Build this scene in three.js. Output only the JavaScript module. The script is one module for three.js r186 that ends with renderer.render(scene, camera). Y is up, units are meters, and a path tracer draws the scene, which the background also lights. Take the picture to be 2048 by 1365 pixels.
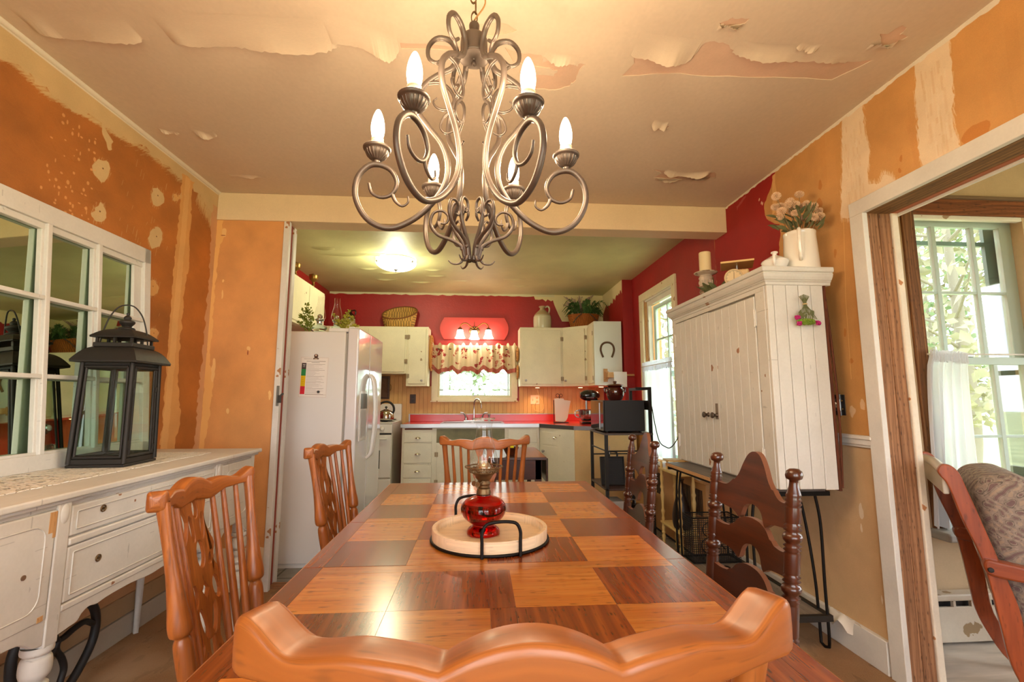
import * as THREE from 'three';
import { RoundedBoxGeometry } from 'three/addons/geometries/RoundedBoxGeometry.js';
import { mergeGeometries } from 'three/addons/utils/BufferGeometryUtils.js';
import { RectAreaLightUniformsLib } from 'three/addons/lights/RectAreaLightUniformsLib.js';

// ---------- camera, sky, exposure ----------
const scene = new THREE.Scene();
const camera = new THREE.PerspectiveCamera(72.55, 2048 / 1365, 0.05, 200);
camera.position.set(0, 1.18, 0);
camera.rotation.order = 'YXZ';
camera.rotation.set(0.1225, -0.07032, 0);
const SKY = 7.5;
scene.background = new THREE.Color(SKY * 0.97, SKY, SKY * 1.03);
const renderer = new THREE.WebGLRenderer({ antialias: true });
renderer.toneMapping = THREE.LinearToneMapping;
renderer.toneMappingExposure = 1.3;
renderer.shadowMap.enabled = true;
RectAreaLightUniformsLib.init();
const LAMP = { chandelier: 0.5, kitchen: 1.7, sconce: 0.16, puck: 0.1 }; // candela
const CEIL = 2.56, TABLE_Y = 0.76;

// ---------- helpers ----------
const V = (x, y, z) => new THREE.Vector3(x, y, z);
const PI = Math.PI, sin = Math.sin, cos = Math.cos, min = Math.min, max = Math.max, abs = Math.abs;
function rng(seed) { let a = seed | 0; return () => { a = (a + 0x6d2b79f5) | 0; let t = Math.imul(a ^ (a >>> 15), 1 | a); t = (t + Math.imul(t ^ (t >>> 7), 61 | t)) ^ t; return ((t ^ (t >>> 14)) >>> 0) / 4294967296; }; }
const lerp = (a, b, t) => a + (b - a) * t, clamp = (x, a = 0, b = 1) => max(a, min(b, x)), sstep = (a, b, x) => { const t = clamp((x - a) / (b - a)); return t * t * (3 - 2 * t); };
function hash(x, y, s) { let h = Math.imul(x | 0, 374761393) + Math.imul(y | 0, 668265263) + Math.imul(s | 0, 2246822519); h = Math.imul(h ^ (h >>> 13), 1274126177); return ((h ^ (h >>> 16)) >>> 0) / 4294967296; }
// value noise that repeats after (px, py) cells
function noise(x, y, px, py, s) {
  const ix = Math.floor(x), iy = Math.floor(y), fx = x - ix, fy = y - iy, u = fx * fx * (3 - 2 * fx), v = fy * fy * (3 - 2 * fy);
  const m = (i, p) => ((i % p) + p) % p, x0 = m(ix, px), x1 = m(ix + 1, px), y0 = m(iy, py), y1 = m(iy + 1, py);
  return lerp(lerp(hash(x0, y0, s), hash(x1, y0, s), u), lerp(hash(x0, y1, s), hash(x1, y1, s), u), v);
}
function fbm(u, v, fx, fy, s, oct = 4) { let a = 0.5, t = 0, n = 0; for (let i = 0; i < oct; i++) { t += a * noise(u * fx, v * fy, fx, fy, s + i * 17); n += a; a *= 0.5; fx *= 2; fy *= 2; } return t / n; }
const lin = (c) => { c /= 255; return c <= 0.04045 ? c / 12.92 : Math.pow((c + 0.055) / 1.055, 2.4); };
const col = (r, g, b) => new THREE.Color().setRGB(lin(r), lin(g), lin(b));
function dataTex(w, h, f, srgb = true, clampEdge = false) {
  const d = new Uint8Array(w * h * 4);
  for (let y = 0; y < h; y++) for (let x = 0; x < w; x++) { const c = f(x / w, y / h, x, y), o = (y * w + x) * 4; d[o] = clamp(c[0], 0, 255); d[o + 1] = clamp(c[1], 0, 255); d[o + 2] = clamp(c[2], 0, 255); d[o + 3] = c[3] ?? 255; }
  const t = new THREE.DataTexture(d, w, h, THREE.RGBAFormat); t.magFilter = THREE.LinearFilter; t.minFilter = THREE.LinearMipmapLinearFilter; t.generateMipmaps = true;
  t.wrapS = t.wrapT = clampEdge ? THREE.ClampToEdgeWrapping : THREE.RepeatWrapping; if (srgb) t.colorSpace = THREE.SRGBColorSpace; t.needsUpdate = true; return t;
}
const rep = (t, u, v) => { const c = t.clone(); c.repeat.set(u, v); c.needsUpdate = true; return c; };
function canvasTex(w, h, draw, srgb = true) {
  const c = document.createElement('canvas'); c.width = w; c.height = h; const g = c.getContext('2d'); draw(g, w, h);
  const t = new THREE.CanvasTexture(c); t.magFilter = THREE.LinearFilter; if (srgb) t.colorSpace = THREE.SRGBColorSpace; return t;
}
const mix3 = (a, b, t) => [lerp(a[0], b[0], t), lerp(a[1], b[1], t), lerp(a[2], b[2], t)];
const mul3 = (a, k) => [a[0] * k, a[1] * k, a[2] * k];
function mat(c, rough = 0.6, o = {}) {
  const phys = ['clearcoat', 'sheen', 'transmission', 'ior', 'specularIntensity'].some((k) => k in o);
  const m = new (phys ? THREE.MeshPhysicalMaterial : THREE.MeshStandardMaterial)({ color: Array.isArray(c) ? col(...c) : c, roughness: rough, metalness: 0, ...o });
  return m;
}
// geometry
const fin = (g) => { if (g.index) g = g.toNonIndexed(); for (const k of Object.keys(g.attributes)) if (!['position', 'normal', 'uv'].includes(k)) g.deleteAttribute(k); return g; };
function J(...gs) { gs = gs.flat(4).filter(Boolean).map(fin); gs.forEach((g) => { if (!g.attributes.uv) g.setAttribute('uv', new THREE.BufferAttribute(new Float32Array(g.attributes.position.count * 2), 2)); }); return gs.length === 1 ? gs[0] : mergeGeometries(gs, false); }
// uv in metres, projected along each triangle's main axis; u runs along the grain axis where it can
function uvm(g, grain = 'x', off = 0) {
  g = fin(g); const p = g.attributes.position, n = p.count, uv = new Float32Array(n * 2), A = V(), Bv = V(), C = V(), ga = 'xyz'.indexOf(grain);
  for (let i = 0; i < n; i += 3) {
    A.fromBufferAttribute(p, i); Bv.fromBufferAttribute(p, i + 1); C.fromBufferAttribute(p, i + 2);
    const N = Bv.clone().sub(A).cross(C.clone().sub(A)), q = [abs(N.x), abs(N.y), abs(N.z)], ax = q.indexOf(max(...q));
    let r = [0, 1, 2].filter((k) => k !== ax); if (r.includes(ga)) r = [ga, r.find((k) => k !== ga)]; else if (ax === 0 && ga !== 0) r = [1, 2];
    for (let k = 0; k < 3; k++) { uv[(i + k) * 2] = p.getComponent(i + k, r[0]) + off; uv[(i + k) * 2 + 1] = p.getComponent(i + k, r[1]) + off * 0.7; }
  }
  g.setAttribute('uv', new THREE.BufferAttribute(uv, 2)); g.userData.uvd = true; return g;
}
function tr(g, x = 0, y = 0, z = 0, rx = 0, ry = 0, rz = 0, s = 1) {
  const m = new THREE.Matrix4().compose(V(x, y, z), new THREE.Quaternion().setFromEuler(new THREE.Euler(rx, ry, rz, 'YXZ')), Array.isArray(s) ? V(...s) : V(s, s, s)); const u = g.userData.uvd; g = g.clone().applyMatrix4(m); g.userData = { uvd: u }; return g;
}
function BB(x0, x1, y0, y1, z0, z1, r = 0) {
  const w = abs(x1 - x0), h = abs(y1 - y0), d = abs(z1 - z0); r = min(r, w / 2.01, h / 2.01, d / 2.01);
  const g = r > 0 ? new RoundedBoxGeometry(w, h, d, 2, r) : new THREE.BoxGeometry(w, h, d); g.translate((x0 + x1) / 2, (y0 + y1) / 2, (z0 + z1) / 2); return fin(g);
}
const B = (w, h, d, x = 0, y = 0, z = 0, r = 0) => BB(x - w / 2, x + w / 2, y - h / 2, y + h / 2, z - d / 2, z + d / 2, r);
function rod(a, b, r0, r1 = r0, seg = 10) {
  a = V(...a); b = V(...b); const d = b.clone().sub(a), g = new THREE.CylinderGeometry(r1, r0, d.length(), seg, 1);
  g.applyQuaternion(new THREE.Quaternion().setFromUnitVectors(V(0, 1, 0), d.clone().normalize())); const c = a.add(b).multiplyScalar(0.5); g.translate(c.x, c.y, c.z); return fin(g);
}
function lathe(pts, seg = 24, x = 0, y = 0, z = 0) { const g = new THREE.LatheGeometry(pts.map((p) => new THREE.Vector2(max(p[0], 0), p[1])), seg); g.translate(x, y, z); return fin(g); }
// turned profile with rounded steps
function smoothProfile(pts, n = 4) { const c = new THREE.CatmullRomCurve3(pts.map((p) => V(p[0], p[1], 0)), false, 'centripetal'); return c.getPoints(pts.length * n).map((p) => [p.x, p.y]); }
function turned(pts, seg = 16, n = 4) { return lathe(smoothProfile(pts, n), seg); }
// lathe profile laid along a line from a to b: pts as [radius, share of the length]
function turnedBetween(a, b, pts, seg = 14, n = 3) {
  a = V(...a); b = V(...b); const d = b.clone().sub(a), L = d.length(), g = lathe(smoothProfile(pts.map((p) => [p[0], p[1] * L]), n), seg);
  g.applyQuaternion(new THREE.Quaternion().setFromUnitVectors(V(0, 1, 0), d.normalize())); g.translate(a.x, a.y, a.z); return g;
}
// tube with its own radius at every point, closed ends
function sweep(pts, rad, n = 40, seg = 8, closed = false, flat = 1) {
  const c = new THREE.CatmullRomCurve3(pts.map((p) => (p.isVector3 ? p : V(...p))), closed, 'centripetal'), fr = c.computeFrenetFrames(n, closed), pos = [], idx = [], nor = [], uv = [];
  const L = c.getLength();
  for (let i = 0; i <= n; i++) {
    const t = i / n, P = c.getPointAt(t), r = typeof rad === 'function' ? rad(t) : rad, N = fr.normals[i], Bn = fr.binormals[i];
    for (let k = 0; k <= seg; k++) { const a = (k / seg) * 2 * PI, d = N.clone().multiplyScalar(cos(a)).addScaledVector(Bn, sin(a) * flat); pos.push(P.x + d.x * r, P.y + d.y * r, P.z + d.z * r); nor.push(d.x, d.y, d.z); uv.push(t * L, (k / seg) * r * 6.3); }
  }
  for (let i = 0; i < n; i++) for (let k = 0; k < seg; k++) { const a = i * (seg + 1) + k, b = a + seg + 1; idx.push(a, a + 1, b, b, a + 1, b + 1); }
  if (!closed) for (const e of [0, n]) { const P = c.getPointAt(e / n), at = pos.length / 3, T = fr.tangents[e].clone().multiplyScalar(e ? 1 : -1); pos.push(P.x, P.y, P.z); nor.push(T.x, T.y, T.z); uv.push(0, 0); for (let k = 0; k < seg; k++) { const a = e * (seg + 1) + k; e ? idx.push(a, a + 1, at) : idx.push(a + 1, a, at); } }
  const g = new THREE.BufferGeometry(); g.setAttribute('position', new THREE.Float32BufferAttribute(pos, 3)); g.setAttribute('normal', new THREE.Float32BufferAttribute(nor, 3)); g.setAttribute('uv', new THREE.Float32BufferAttribute(uv, 2)); g.setIndex(idx);
  const out = fin(g); fixWinding(out); out.userData.uvd = true; return out;
}
function fixWinding(g) { // make triangles agree with their normals
  const p = g.attributes.position, nn = g.attributes.normal, A = V(), Bv = V(), C = V(), N = V();
  for (let i = 0; i < p.count; i += 3) {
    A.fromBufferAttribute(p, i); Bv.fromBufferAttribute(p, i + 1); C.fromBufferAttribute(p, i + 2); N.fromBufferAttribute(nn, i);
    if (Bv.sub(A).cross(C.sub(A)).dot(N) < 0) for (const at of ['position', 'normal', 'uv']) { const q = g.attributes[at]; if (!q) continue; for (let k = 0; k < q.itemSize; k++) { const t = q.getComponent(i + 1, k); q.setComponent(i + 1, k, q.getComponent(i + 2, k)); q.setComponent(i + 2, k, t); } }
  }
}
const shp = (pts, holes = []) => { const s = new THREE.Shape(pts.map((p) => new THREE.Vector2(...p))); for (const h of holes) s.holes.push(h.isPath || h.curves ? h : new THREE.Path(h.map((p) => new THREE.Vector2(...p)))); return s; };
const spl = (pts, n = 6, closed = true) => { const c = new THREE.CatmullRomCurve3(pts.map((p) => V(p[0], p[1], 0)), closed, 'centripetal'), o = c.getPoints(pts.length * n).map((p) => [p.x, p.y]); if (closed) o.pop(); return o; };
const oval = (x, y, rx, ry, rot = 0, n = 18) => Array.from({ length: n }, (_, i) => { const a = (i / n) * 2 * PI, c = rx * cos(a), s = ry * sin(a); return [x + c * cos(rot) - s * sin(rot), y + c * sin(rot) + s * cos(rot)]; });
function ex(shape, d, bev = 0, seg = 1) { const g = new THREE.ExtrudeGeometry(shape, { depth: max(d - 2 * bev, 1e-4), bevelEnabled: bev > 0, bevelThickness: bev, bevelSize: bev, bevelOffset: -bev, bevelSegments: seg, curveSegments: 12 }); g.translate(0, 0, bev); return fin(g); }
// grid surface f(u, v) -> [x, y, z], both in 0..1
function grid(nu, nv, f) {
  const pos = [], uv = [], idx = []; for (let j = 0; j <= nv; j++) for (let i = 0; i <= nu; i++) { pos.push(...f(i / nu, j / nv)); uv.push(i / nu, j / nv); }
  for (let j = 0; j < nv; j++) for (let i = 0; i < nu; i++) { const a = j * (nu + 1) + i, b = a + nu + 1; idx.push(a, a + 1, b, b, a + 1, b + 1); }
  const g = new THREE.BufferGeometry(); g.setAttribute('position', new THREE.Float32BufferAttribute(pos, 3)); g.setAttribute('uv', new THREE.Float32BufferAttribute(uv, 2)); g.setIndex(idx); g.computeVertexNormals(); const o = fin(g); o.userData.uvd = true; return o;
}
const ball = (r, x, y, z, w = 12, h = 8, sy = 1) => { const g = new THREE.SphereGeometry(r, w, h); g.scale(1, sy, 1); g.translate(x, y, z); return fin(g); };
const ring = (R, r, x, y, z, rx = PI / 2, seg = 28, arc = 2 * PI, ts = 8) => { const g = new THREE.TorusGeometry(R, r, ts, seg, arc); g.rotateX(rx); g.translate(x, y, z); return fin(g); };
const disc = (r, h, x, y, z, seg = 24, r2 = r) => { const g = new THREE.CylinderGeometry(r2, r, h, seg); g.translate(x, y, z); return fin(g); };
// objects
const used = new Map();
function numbered(n) { const k = used.get(n) || 0; used.set(n, k + 1); return k ? n + '_' + String(k).padStart(3, '0') : n; }
function tag(o, label, category, group) { o.userData.label = label; o.userData.category = category; if (group) o.userData.group = group; return o; }
function thing(name, label, category, pos = [0, 0, 0], turn = 0, group) { const o = new THREE.Group(); o.name = numbered(name); o.position.set(...pos); o.rotation.y = turn; scene.add(o); return tag(o, label, category, group); }
function part(name, g, m, parent, label, grain, off) {
  if (Array.isArray(g)) g = J(g.flat(4).map((q, i) => { const e = (i % 5) * 0.00018; q = fin(q); const u = q.userData.uvd; q = q.clone().translate(e, e, e); q.userData = { uvd: u }; return q; })); if (grain || !g.userData.uvd) g = uvm(g, grain || 'x', off || 0);
  const o = new THREE.Mesh(g, m); o.name = name; o.castShadow = o.receiveShadow = true; parent.add(o); if (label) o.userData.label = label; return o;
}
function solo(name, g, m, label, category, group, grain) { const o = part(numbered(name), g, m, scene, null, grain); return tag(o, label, category, group); }
function struct(name, g, m, parent = scene, grain) { const o = part(name, g, m, parent, null, grain); if (parent === scene) o.userData.kind = 'structure'; return o; }
function structGroup(name) { const o = new THREE.Group(); o.name = name; o.userData.kind = 'structure'; scene.add(o); return o; }
function copyOf(src, label, pos, turn) { const c = src.clone(); c.name = numbered(src.name.replace(/_\d{3}$/, '')); c.userData = { ...src.userData }; if (label) c.userData.label = label; if (pos) c.position.set(...pos); if (turn !== undefined) c.rotation.y = turn; scene.add(c); return c; }
// ---------- surface textures and materials ----------
function woodTex(dark, light, seed, { along = 3, across = 14, pore = 0.5, w = 512, h = 512, fig = 0.6 } = {}) {
  return dataTex(w, h, (u, v) => {
    const wv = fbm(u, v, along, 6, seed, 3), t = fbm(u, v + 0.06 * wv, along, across * 4, seed + 5, 4), rg = 0.5 + 0.5 * sin(2 * PI * (v * across + 2.4 * wv)), f = noise(u * 12, v * 220, 12, 220, seed + 9), p = noise(u * 40, v * 180, 40, 180, seed + 11);
    let c = mix3(dark, light, clamp(0.15 + 0.85 * lerp(t, rg * t * 1.6, fig * 0.5))); c = mul3(c, 0.94 + 0.1 * f); if (p > 0.78) c = mul3(c, 1 - pore * 0.45 * (p - 0.78) / 0.22); return c;
  });
}
function paintTex(base, seed, { var_ = 0.05, chip = null, chipAt = 0.8, scratch = 0, w = 512, fx = 8 } = {}) {
  return dataTex(w, w, (u, v) => {
    const t = fbm(u, v, fx, fx, seed, 5), s = noise(u * 160, v * 160, 160, 160, seed + 3); let c = mul3(base, 1 - var_ + 2 * var_ * t + (s - 0.5) * 0.02);
    if (chip) { const k = fbm(u, v, 14, 14, seed + 31, 4), q = fbm(u, v, 3, 3, seed + 77, 2); if (k * 0.75 + q * 0.35 > chipAt) c = chip; }
    if (scratch) { const k = noise(u * 9, v * 140, 9, 140, seed + 41), q = noise(u * 120, v * 6, 120, 6, seed + 43); if (k > 0.965 || q > 0.975) c = mul3(c, 1 - scratch); }
    return c;
  });
}
const bumpTex = (seed, f = 40, oct = 4, w = 256) => dataTex(w, w, (u, v) => { const k = 255 * fbm(u, v, f, f, seed, oct); return [k, k, k]; }, false);
const BUMP = bumpTex(3, 24), FINE = bumpTex(4, 70, 2);
const T = {};
T.oak = woodTex([120, 62, 20], [182, 108, 46], 21, { across: 12 }); T.oak.repeat.set(1, 2);
T.veneerL = woodTex([184, 100, 30], [220, 146, 64], 31, { along: 3, across: 10, pore: 0.8 }); T.veneerL.repeat.set(1, 2);
T.veneerD = woodTex([112, 46, 12], [162, 82, 30], 41, { along: 2, across: 16, pore: 0.8, fig: 1 }); T.veneerD.repeat.set(1, 2);
T.mahog = woodTex([48, 20, 9], [92, 42, 20], 51, { across: 8, fig: 0.4 }); T.mahog.repeat.set(1, 2);
T.dark = woodTex([44, 28, 22], [84, 54, 42], 61); T.dark.repeat.set(1, 2);
T.maple = woodTex([228, 194, 150], [244, 218, 182], 71, { pore: 0.3, fig: 0.3 }); T.maple.repeat.set(1, 2);
T.rough = woodTex([112, 74, 48], [190, 138, 96], 81, { along: 2, across: 20, pore: 1, fig: 0.8 }); T.rough.repeat.set(1, 2);
T.bare = woodTex([176, 128, 78], [214, 170, 116], 91, { fig: 0.3 }); T.bare.repeat.set(1, 2);
const oak = mat([255, 255, 255], 0.4, { map: T.oak, bumpMap: FINE, bumpScale: 0.0004, clearcoat: 0.2, clearcoatRoughness: 0.25 });
const veneerL = [1, 0.93, 1.05].map((k) => mat([min(255, 255 * k), min(255, 252 * k), 250 * min(k, 1)], 0.24, { map: T.veneerL, clearcoat: 0.35, clearcoatRoughness: 0.2 }));
const veneerD = [1, 0.9, 0.95].map((k) => mat([255 * k, 250 * k, 245 * k], 0.24, { map: T.veneerD, clearcoat: 0.35, clearcoatRoughness: 0.2 }));
const mahog = mat([255, 255, 255], 0.3, { map: T.mahog, clearcoat: 0.5, clearcoatRoughness: 0.2 });
const mahogEdge = mat([116, 74, 54], 0.35);
const darkWood = mat([255, 255, 255], 0.3, { map: T.dark, clearcoat: 0.3, clearcoatRoughness: 0.2 });
const maple = mat([255, 255, 255], 0.5, { map: T.maple });
const roughWood = mat([255, 255, 255], 0.9, { map: T.rough, bumpMap: BUMP, bumpScale: 0.003 });
const bareWood = mat([255, 255, 255], 0.75, { map: T.bare });
const WHITE_TEX = paintTex([208, 205, 197], 101, { var_: 0.035, chip: [150, 100, 62], chipAt: 0.9, scratch: 0.12 });
const white = mat([255, 255, 255], 0.5, { map: WHITE_TEX, bumpMap: FINE, bumpScale: 0.0003 });
const chippedWhite = mat([255, 255, 255], 0.55, { map: paintTex([206, 203, 195], 111, { var_: 0.05, chip: [136, 92, 60], chipAt: 0.81, scratch: 0.14 }), bumpMap: BUMP, bumpScale: 0.0006 });
const trimWhite = mat([255, 255, 255], 0.55, { map: paintTex([216, 212, 204], 121, { var_: 0.05, chip: [170, 120, 80], chipAt: 0.82 }) });
const creamTex = paintTex([226, 216, 186], 131, { var_: 0.04, chip: [150, 120, 88], chipAt: 0.8 });
const cream = mat([255, 255, 255], 0.45, { map: creamTex });
const beamCream = mat([255, 255, 255], 0.6, { map: paintTex([228, 204, 166], 133, { var_: 0.05, fx: 4, chip: [150, 110, 80], chipAt: 0.86 }), bumpMap: BUMP, bumpScale: 0.0006 });
const blackIron = mat([30, 27, 25], 0.5, { metalness: 0.7, bumpMap: FINE, bumpScale: 0.0004 });
const bronze = mat([96, 84, 76], 0.42, { metalness: 0.6, bumpMap: FINE, bumpScale: 0.0003 });
const matteBlack = mat([24, 23, 23], 0.6);
const chrome = mat([205, 205, 208], 0.14, { metalness: 1 });
const steel = mat([176, 178, 180], 0.32, { metalness: 0.9 });
const brass = mat([150, 116, 62], 0.34, { metalness: 0.9 });
const agedBrass = mat([120, 96, 66], 0.45, { metalness: 0.85, bumpMap: FINE, bumpScale: 0.0004 });
const enamel = mat([232, 230, 226], 0.22, { clearcoat: 0.4, clearcoatRoughness: 0.1 });
const fridgeWhite = mat([226, 223, 219], 0.34, { bumpMap: FINE, bumpScale: 0.0002 });
const fridgeGloss = mat([222, 222, 226], 0.1, { clearcoat: 0.8, clearcoatRoughness: 0.05 });
const ceramic = mat([232, 226, 214], 0.2, { clearcoat: 0.5, clearcoatRoughness: 0.08 });
const porcelain = mat([236, 232, 226], 0.2, { clearcoat: 0.5 });
const glassPane = mat([240, 248, 244], 0.02, { transmission: 1, thickness: 0, ior: 1.5 });
const lanternGlass = mat([228, 242, 234], 0.02, { transmission: 1, thickness: 0, ior: 1.5 });
const clearGlass = mat([250, 250, 250], 0.02, { transmission: 1, thickness: 0, ior: 1.45 });
const grime = mat([110, 86, 66], 0.9);
const orangeRGB = [200, 118, 42];
// ---- painted walls, each with its own patches of filler where they are
function rag(g, pts, jit, seed, step = 10) {
  g.beginPath(); const n = pts.length; let first = true;
  for (let i = 0; i < n; i++) { const a = pts[i], b = pts[(i + 1) % n], L = Math.hypot(b[0] - a[0], b[1] - a[1]), k = max(1, Math.round(L / step)); for (let j = 0; j < k; j++) { const t = j / k, x = lerp(a[0], b[0], t), y = lerp(a[1], b[1], t), q = jit * (fbm(x / 997, y / 997, 60, 60, seed, 3) - 0.5) * 2, w = jit * (fbm(x / 997, y / 997, 60, 60, seed + 50, 3) - 0.5) * 2; first ? g.moveTo(x + q, y + w) : g.lineTo(x + q, y + w); first = false; } }
  g.closePath(); g.fill();
}
function brushy(g, pts, color, seed, n = 500, len = 30, ang = 1.57, wid = 1.5, alpha = 0.5) { // bristle marks round the rim of a patch
  const r = rng(seed); g.strokeStyle = color; g.lineWidth = wid; g.globalAlpha = alpha;
  for (let i = 0; i < n; i++) { const k = Math.floor(r() * pts.length), a = pts[k], b = pts[(k + 1) % pts.length], t = r(), x = lerp(a[0], b[0], t) + (r() - 0.5) * 8, y = lerp(a[1], b[1], t) + (r() - 0.5) * 8, q = ang + (r() - 0.5) * 0.5, L = len * (0.3 + r()); g.beginPath(); g.moveTo(x - cos(q) * L / 2, y - sin(q) * L / 2); g.lineTo(x + cos(q) * L / 2, y + sin(q) * L / 2); g.stroke(); }
  g.globalAlpha = 1;
}
function mottle(g, w, h, seed, amt, fx, grit = 0.03) {
  const d = g.getImageData(0, 0, w, h), p = d.data; for (let y = 0; y < h; y++) for (let x = 0; x < w; x++) { const u = x / w, v = y / h, k = 1 + amt * (fbm(u, v, fx, Math.round(fx * h / w), seed, 5) - 0.5) * 2 + grit * (hash(x, y, seed) - 0.5), o = (y * w + x) * 4; p[o] *= k; p[o + 1] *= k; p[o + 2] *= k; } g.putImageData(d, 0, 0);
}
function wallTex(w, h, z0, z1, draw) { const Z = (z) => ((z - z0) / (z1 - z0)) * w, Y = (y) => (1 - y / CEIL) * h; return canvasTex(w, h, (g) => draw(g, (q) => q.map(([z, y]) => [Z(z), Y(y)]), Z, Y, w, h)); }
const rgb = (c, a = 1) => `rgba(${c.map((x) => Math.round(x)).join(',')},${a})`;
const MUD = [206, 176, 128], MUDW = [232, 208, 176];
T.wallLeft = wallTex(1400, 1700, -3.27, -0.9, (g, P, Z, Y, w, h) => {
  g.fillStyle = rgb([170, 104, 46]); g.fillRect(0, 0, w, h);
  const r = rng(5); for (let i = 0; i < 2600; i++) { g.strokeStyle = rgb(mix3([136, 72, 22], [196, 130, 66], r()), 0.12); g.lineWidth = 1 + r() * 3; const x = r() * w, y = r() * h, a = -0.5 + (r() - 0.5) * 1.6, L = 20 + r() * 80; g.beginPath(); g.moveTo(x, y); g.quadraticCurveTo(x + cos(a) * L * 0.5, y + sin(a) * L * 0.5 + 8, x + cos(a) * L, y + sin(a) * L); g.stroke(); }
  mottle(g, w, h, 7, 0.2, 9, 0.05);
  const mud = (pts, c, j, s) => { g.fillStyle = rgb(c); rag(g, P(pts), j, s); };
  const low = [[-0.9, 2.42], [-1.69, 2.42], [-1.74, 2.44], [-1.8, 2.43], [-1.88, 2.41], [-1.94, 2.42], [-2.01, 2.42], [-2.09, 2.44], [-2.14, 2.44], [-2.25, 2.45], [-2.33, 2.46], [-2.43, 2.48], [-2.51, 2.47], [-2.65, 2.47], [-2.74, 2.45]];
  mud([...low, [-2.8, 2.47], [-2.9, 2.46], [-2.98, 2.42], [-3.06, 2.4], [-3.09, 2.33], [-3.27, 2.33], [-3.27, 2.56], [-0.9, 2.56]], MUD, 22, 3);
  brushy(g, P([...low].reverse()), rgb(MUD), 4, 900, 34, 0.6, 2, 0.4); brushy(g, P([[-2.9, 2.46], [-2.98, 2.42], [-3.06, 2.38], [-3.09, 2.33]]), rgb(MUD), 5, 350, 90, 1.5, 2, 0.45);
  g.fillStyle = rgb([222, 210, 192]); g.fillRect(0, 0, w, Y(2.535));
  mud([[-2.74, 2.5], [-2.74, 1.96], [-2.74, 1.69], [-2.745, 1.52], [-2.76, 0.96], [-2.76, 0.8], [-2.9, 0.8], [-2.885, 0.91], [-2.92, 1.09], [-2.86, 1.28], [-2.852, 1.55], [-2.85, 1.85], [-2.87, 1.96], [-2.84, 2.44], [-2.85, 2.5]], [214, 158, 92], 10, 6);
  mud([[-2.77, 2.5], [-2.765, 0.8], [-2.82, 0.8], [-2.815, 2.5]], [222, 172, 108], 4, 8);
  mud([[-3.06, 2.45], [-3.085, 1.91], [-3.08, 1.56], [-3.07, 1.16], [-3.065, 0.7], [-3.27, 0.7], [-3.27, 2.45]], [206, 158, 116], 14, 9);
  for (const [z, y, a, b, s] of [[-2.18, 2.235, 0.045, 0.052, 1], [-2.19, 2.03, 0.033, 0.05, 2], [-2.55, 2.27, 0.047, 0.058, 3], [-2.57, 2.045, 0.048, 0.066, 4], [-2.58, 1.77, 0.042, 0.048, 5], [-2.62, 1.52, 0.034, 0.044, 6], [-2.71, 2.34, 0.022, 0.04, 7], [-2.42, 1.66, 0.02, 0.03, 8]]) { const q = oval(z, y, a, b, 0.15 * s, 26); mud(q, s > 4 ? [212, 160, 96] : MUD, 12, 20 + s); brushy(g, P(q), rgb(MUD), 40 + s, 40, 16, 1.4, 2, 0.4); g.fillStyle = s < 5 ? 'rgba(60,30,10,.75)' : 'rgba(120,70,30,.5)'; g.beginPath(); g.arc(Z(z - 0.005), Y(y + 0.01), 2.4, 0, 7); g.fill(); }
  mud([[-2.14, 2.46], [-2.16, 2.46], [-2.22, 2.4], [-2.23, 2.36], [-2.2, 2.35], [-2.16, 2.4]], MUD, 10, 31);
  for (let i = 0; i < 70; i++) { g.fillStyle = rgb([228, 170, 110], 0.7); const z = -1.9 - r() * 0.25, y = 1.85 + r() * 0.55; g.beginPath(); g.ellipse(Z(z), Y(y), 1.5 + r() * 3, 2 + r() * 5, 0, 0, 7); g.fill(); }
  for (let i = 0; i < 30; i++) { g.strokeStyle = rgb(MUD, 0.6); g.lineWidth = 1.5; const x = Z(-2.3 - r() * 0.4), y = Y(1.6 + r() * 0.8); g.beginPath(); g.moveTo(x, y); g.lineTo(x + 3, y + 10 + r() * 24); g.stroke(); }
  g.fillStyle = rgb([196, 150, 110]); g.fillRect(0, Y(0.62), w, h); for (let i = 0; i < 18; i++) { g.fillStyle = rgb([176, 120, 60], 0.5); const x = r() * w, y = Y(r() * 0.6); g.fillRect(x, y, 20 + r() * 20, 60 + r() * 120); } mottle(g, w, h, 9, 0.06, 20, 0.04);
});
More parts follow.
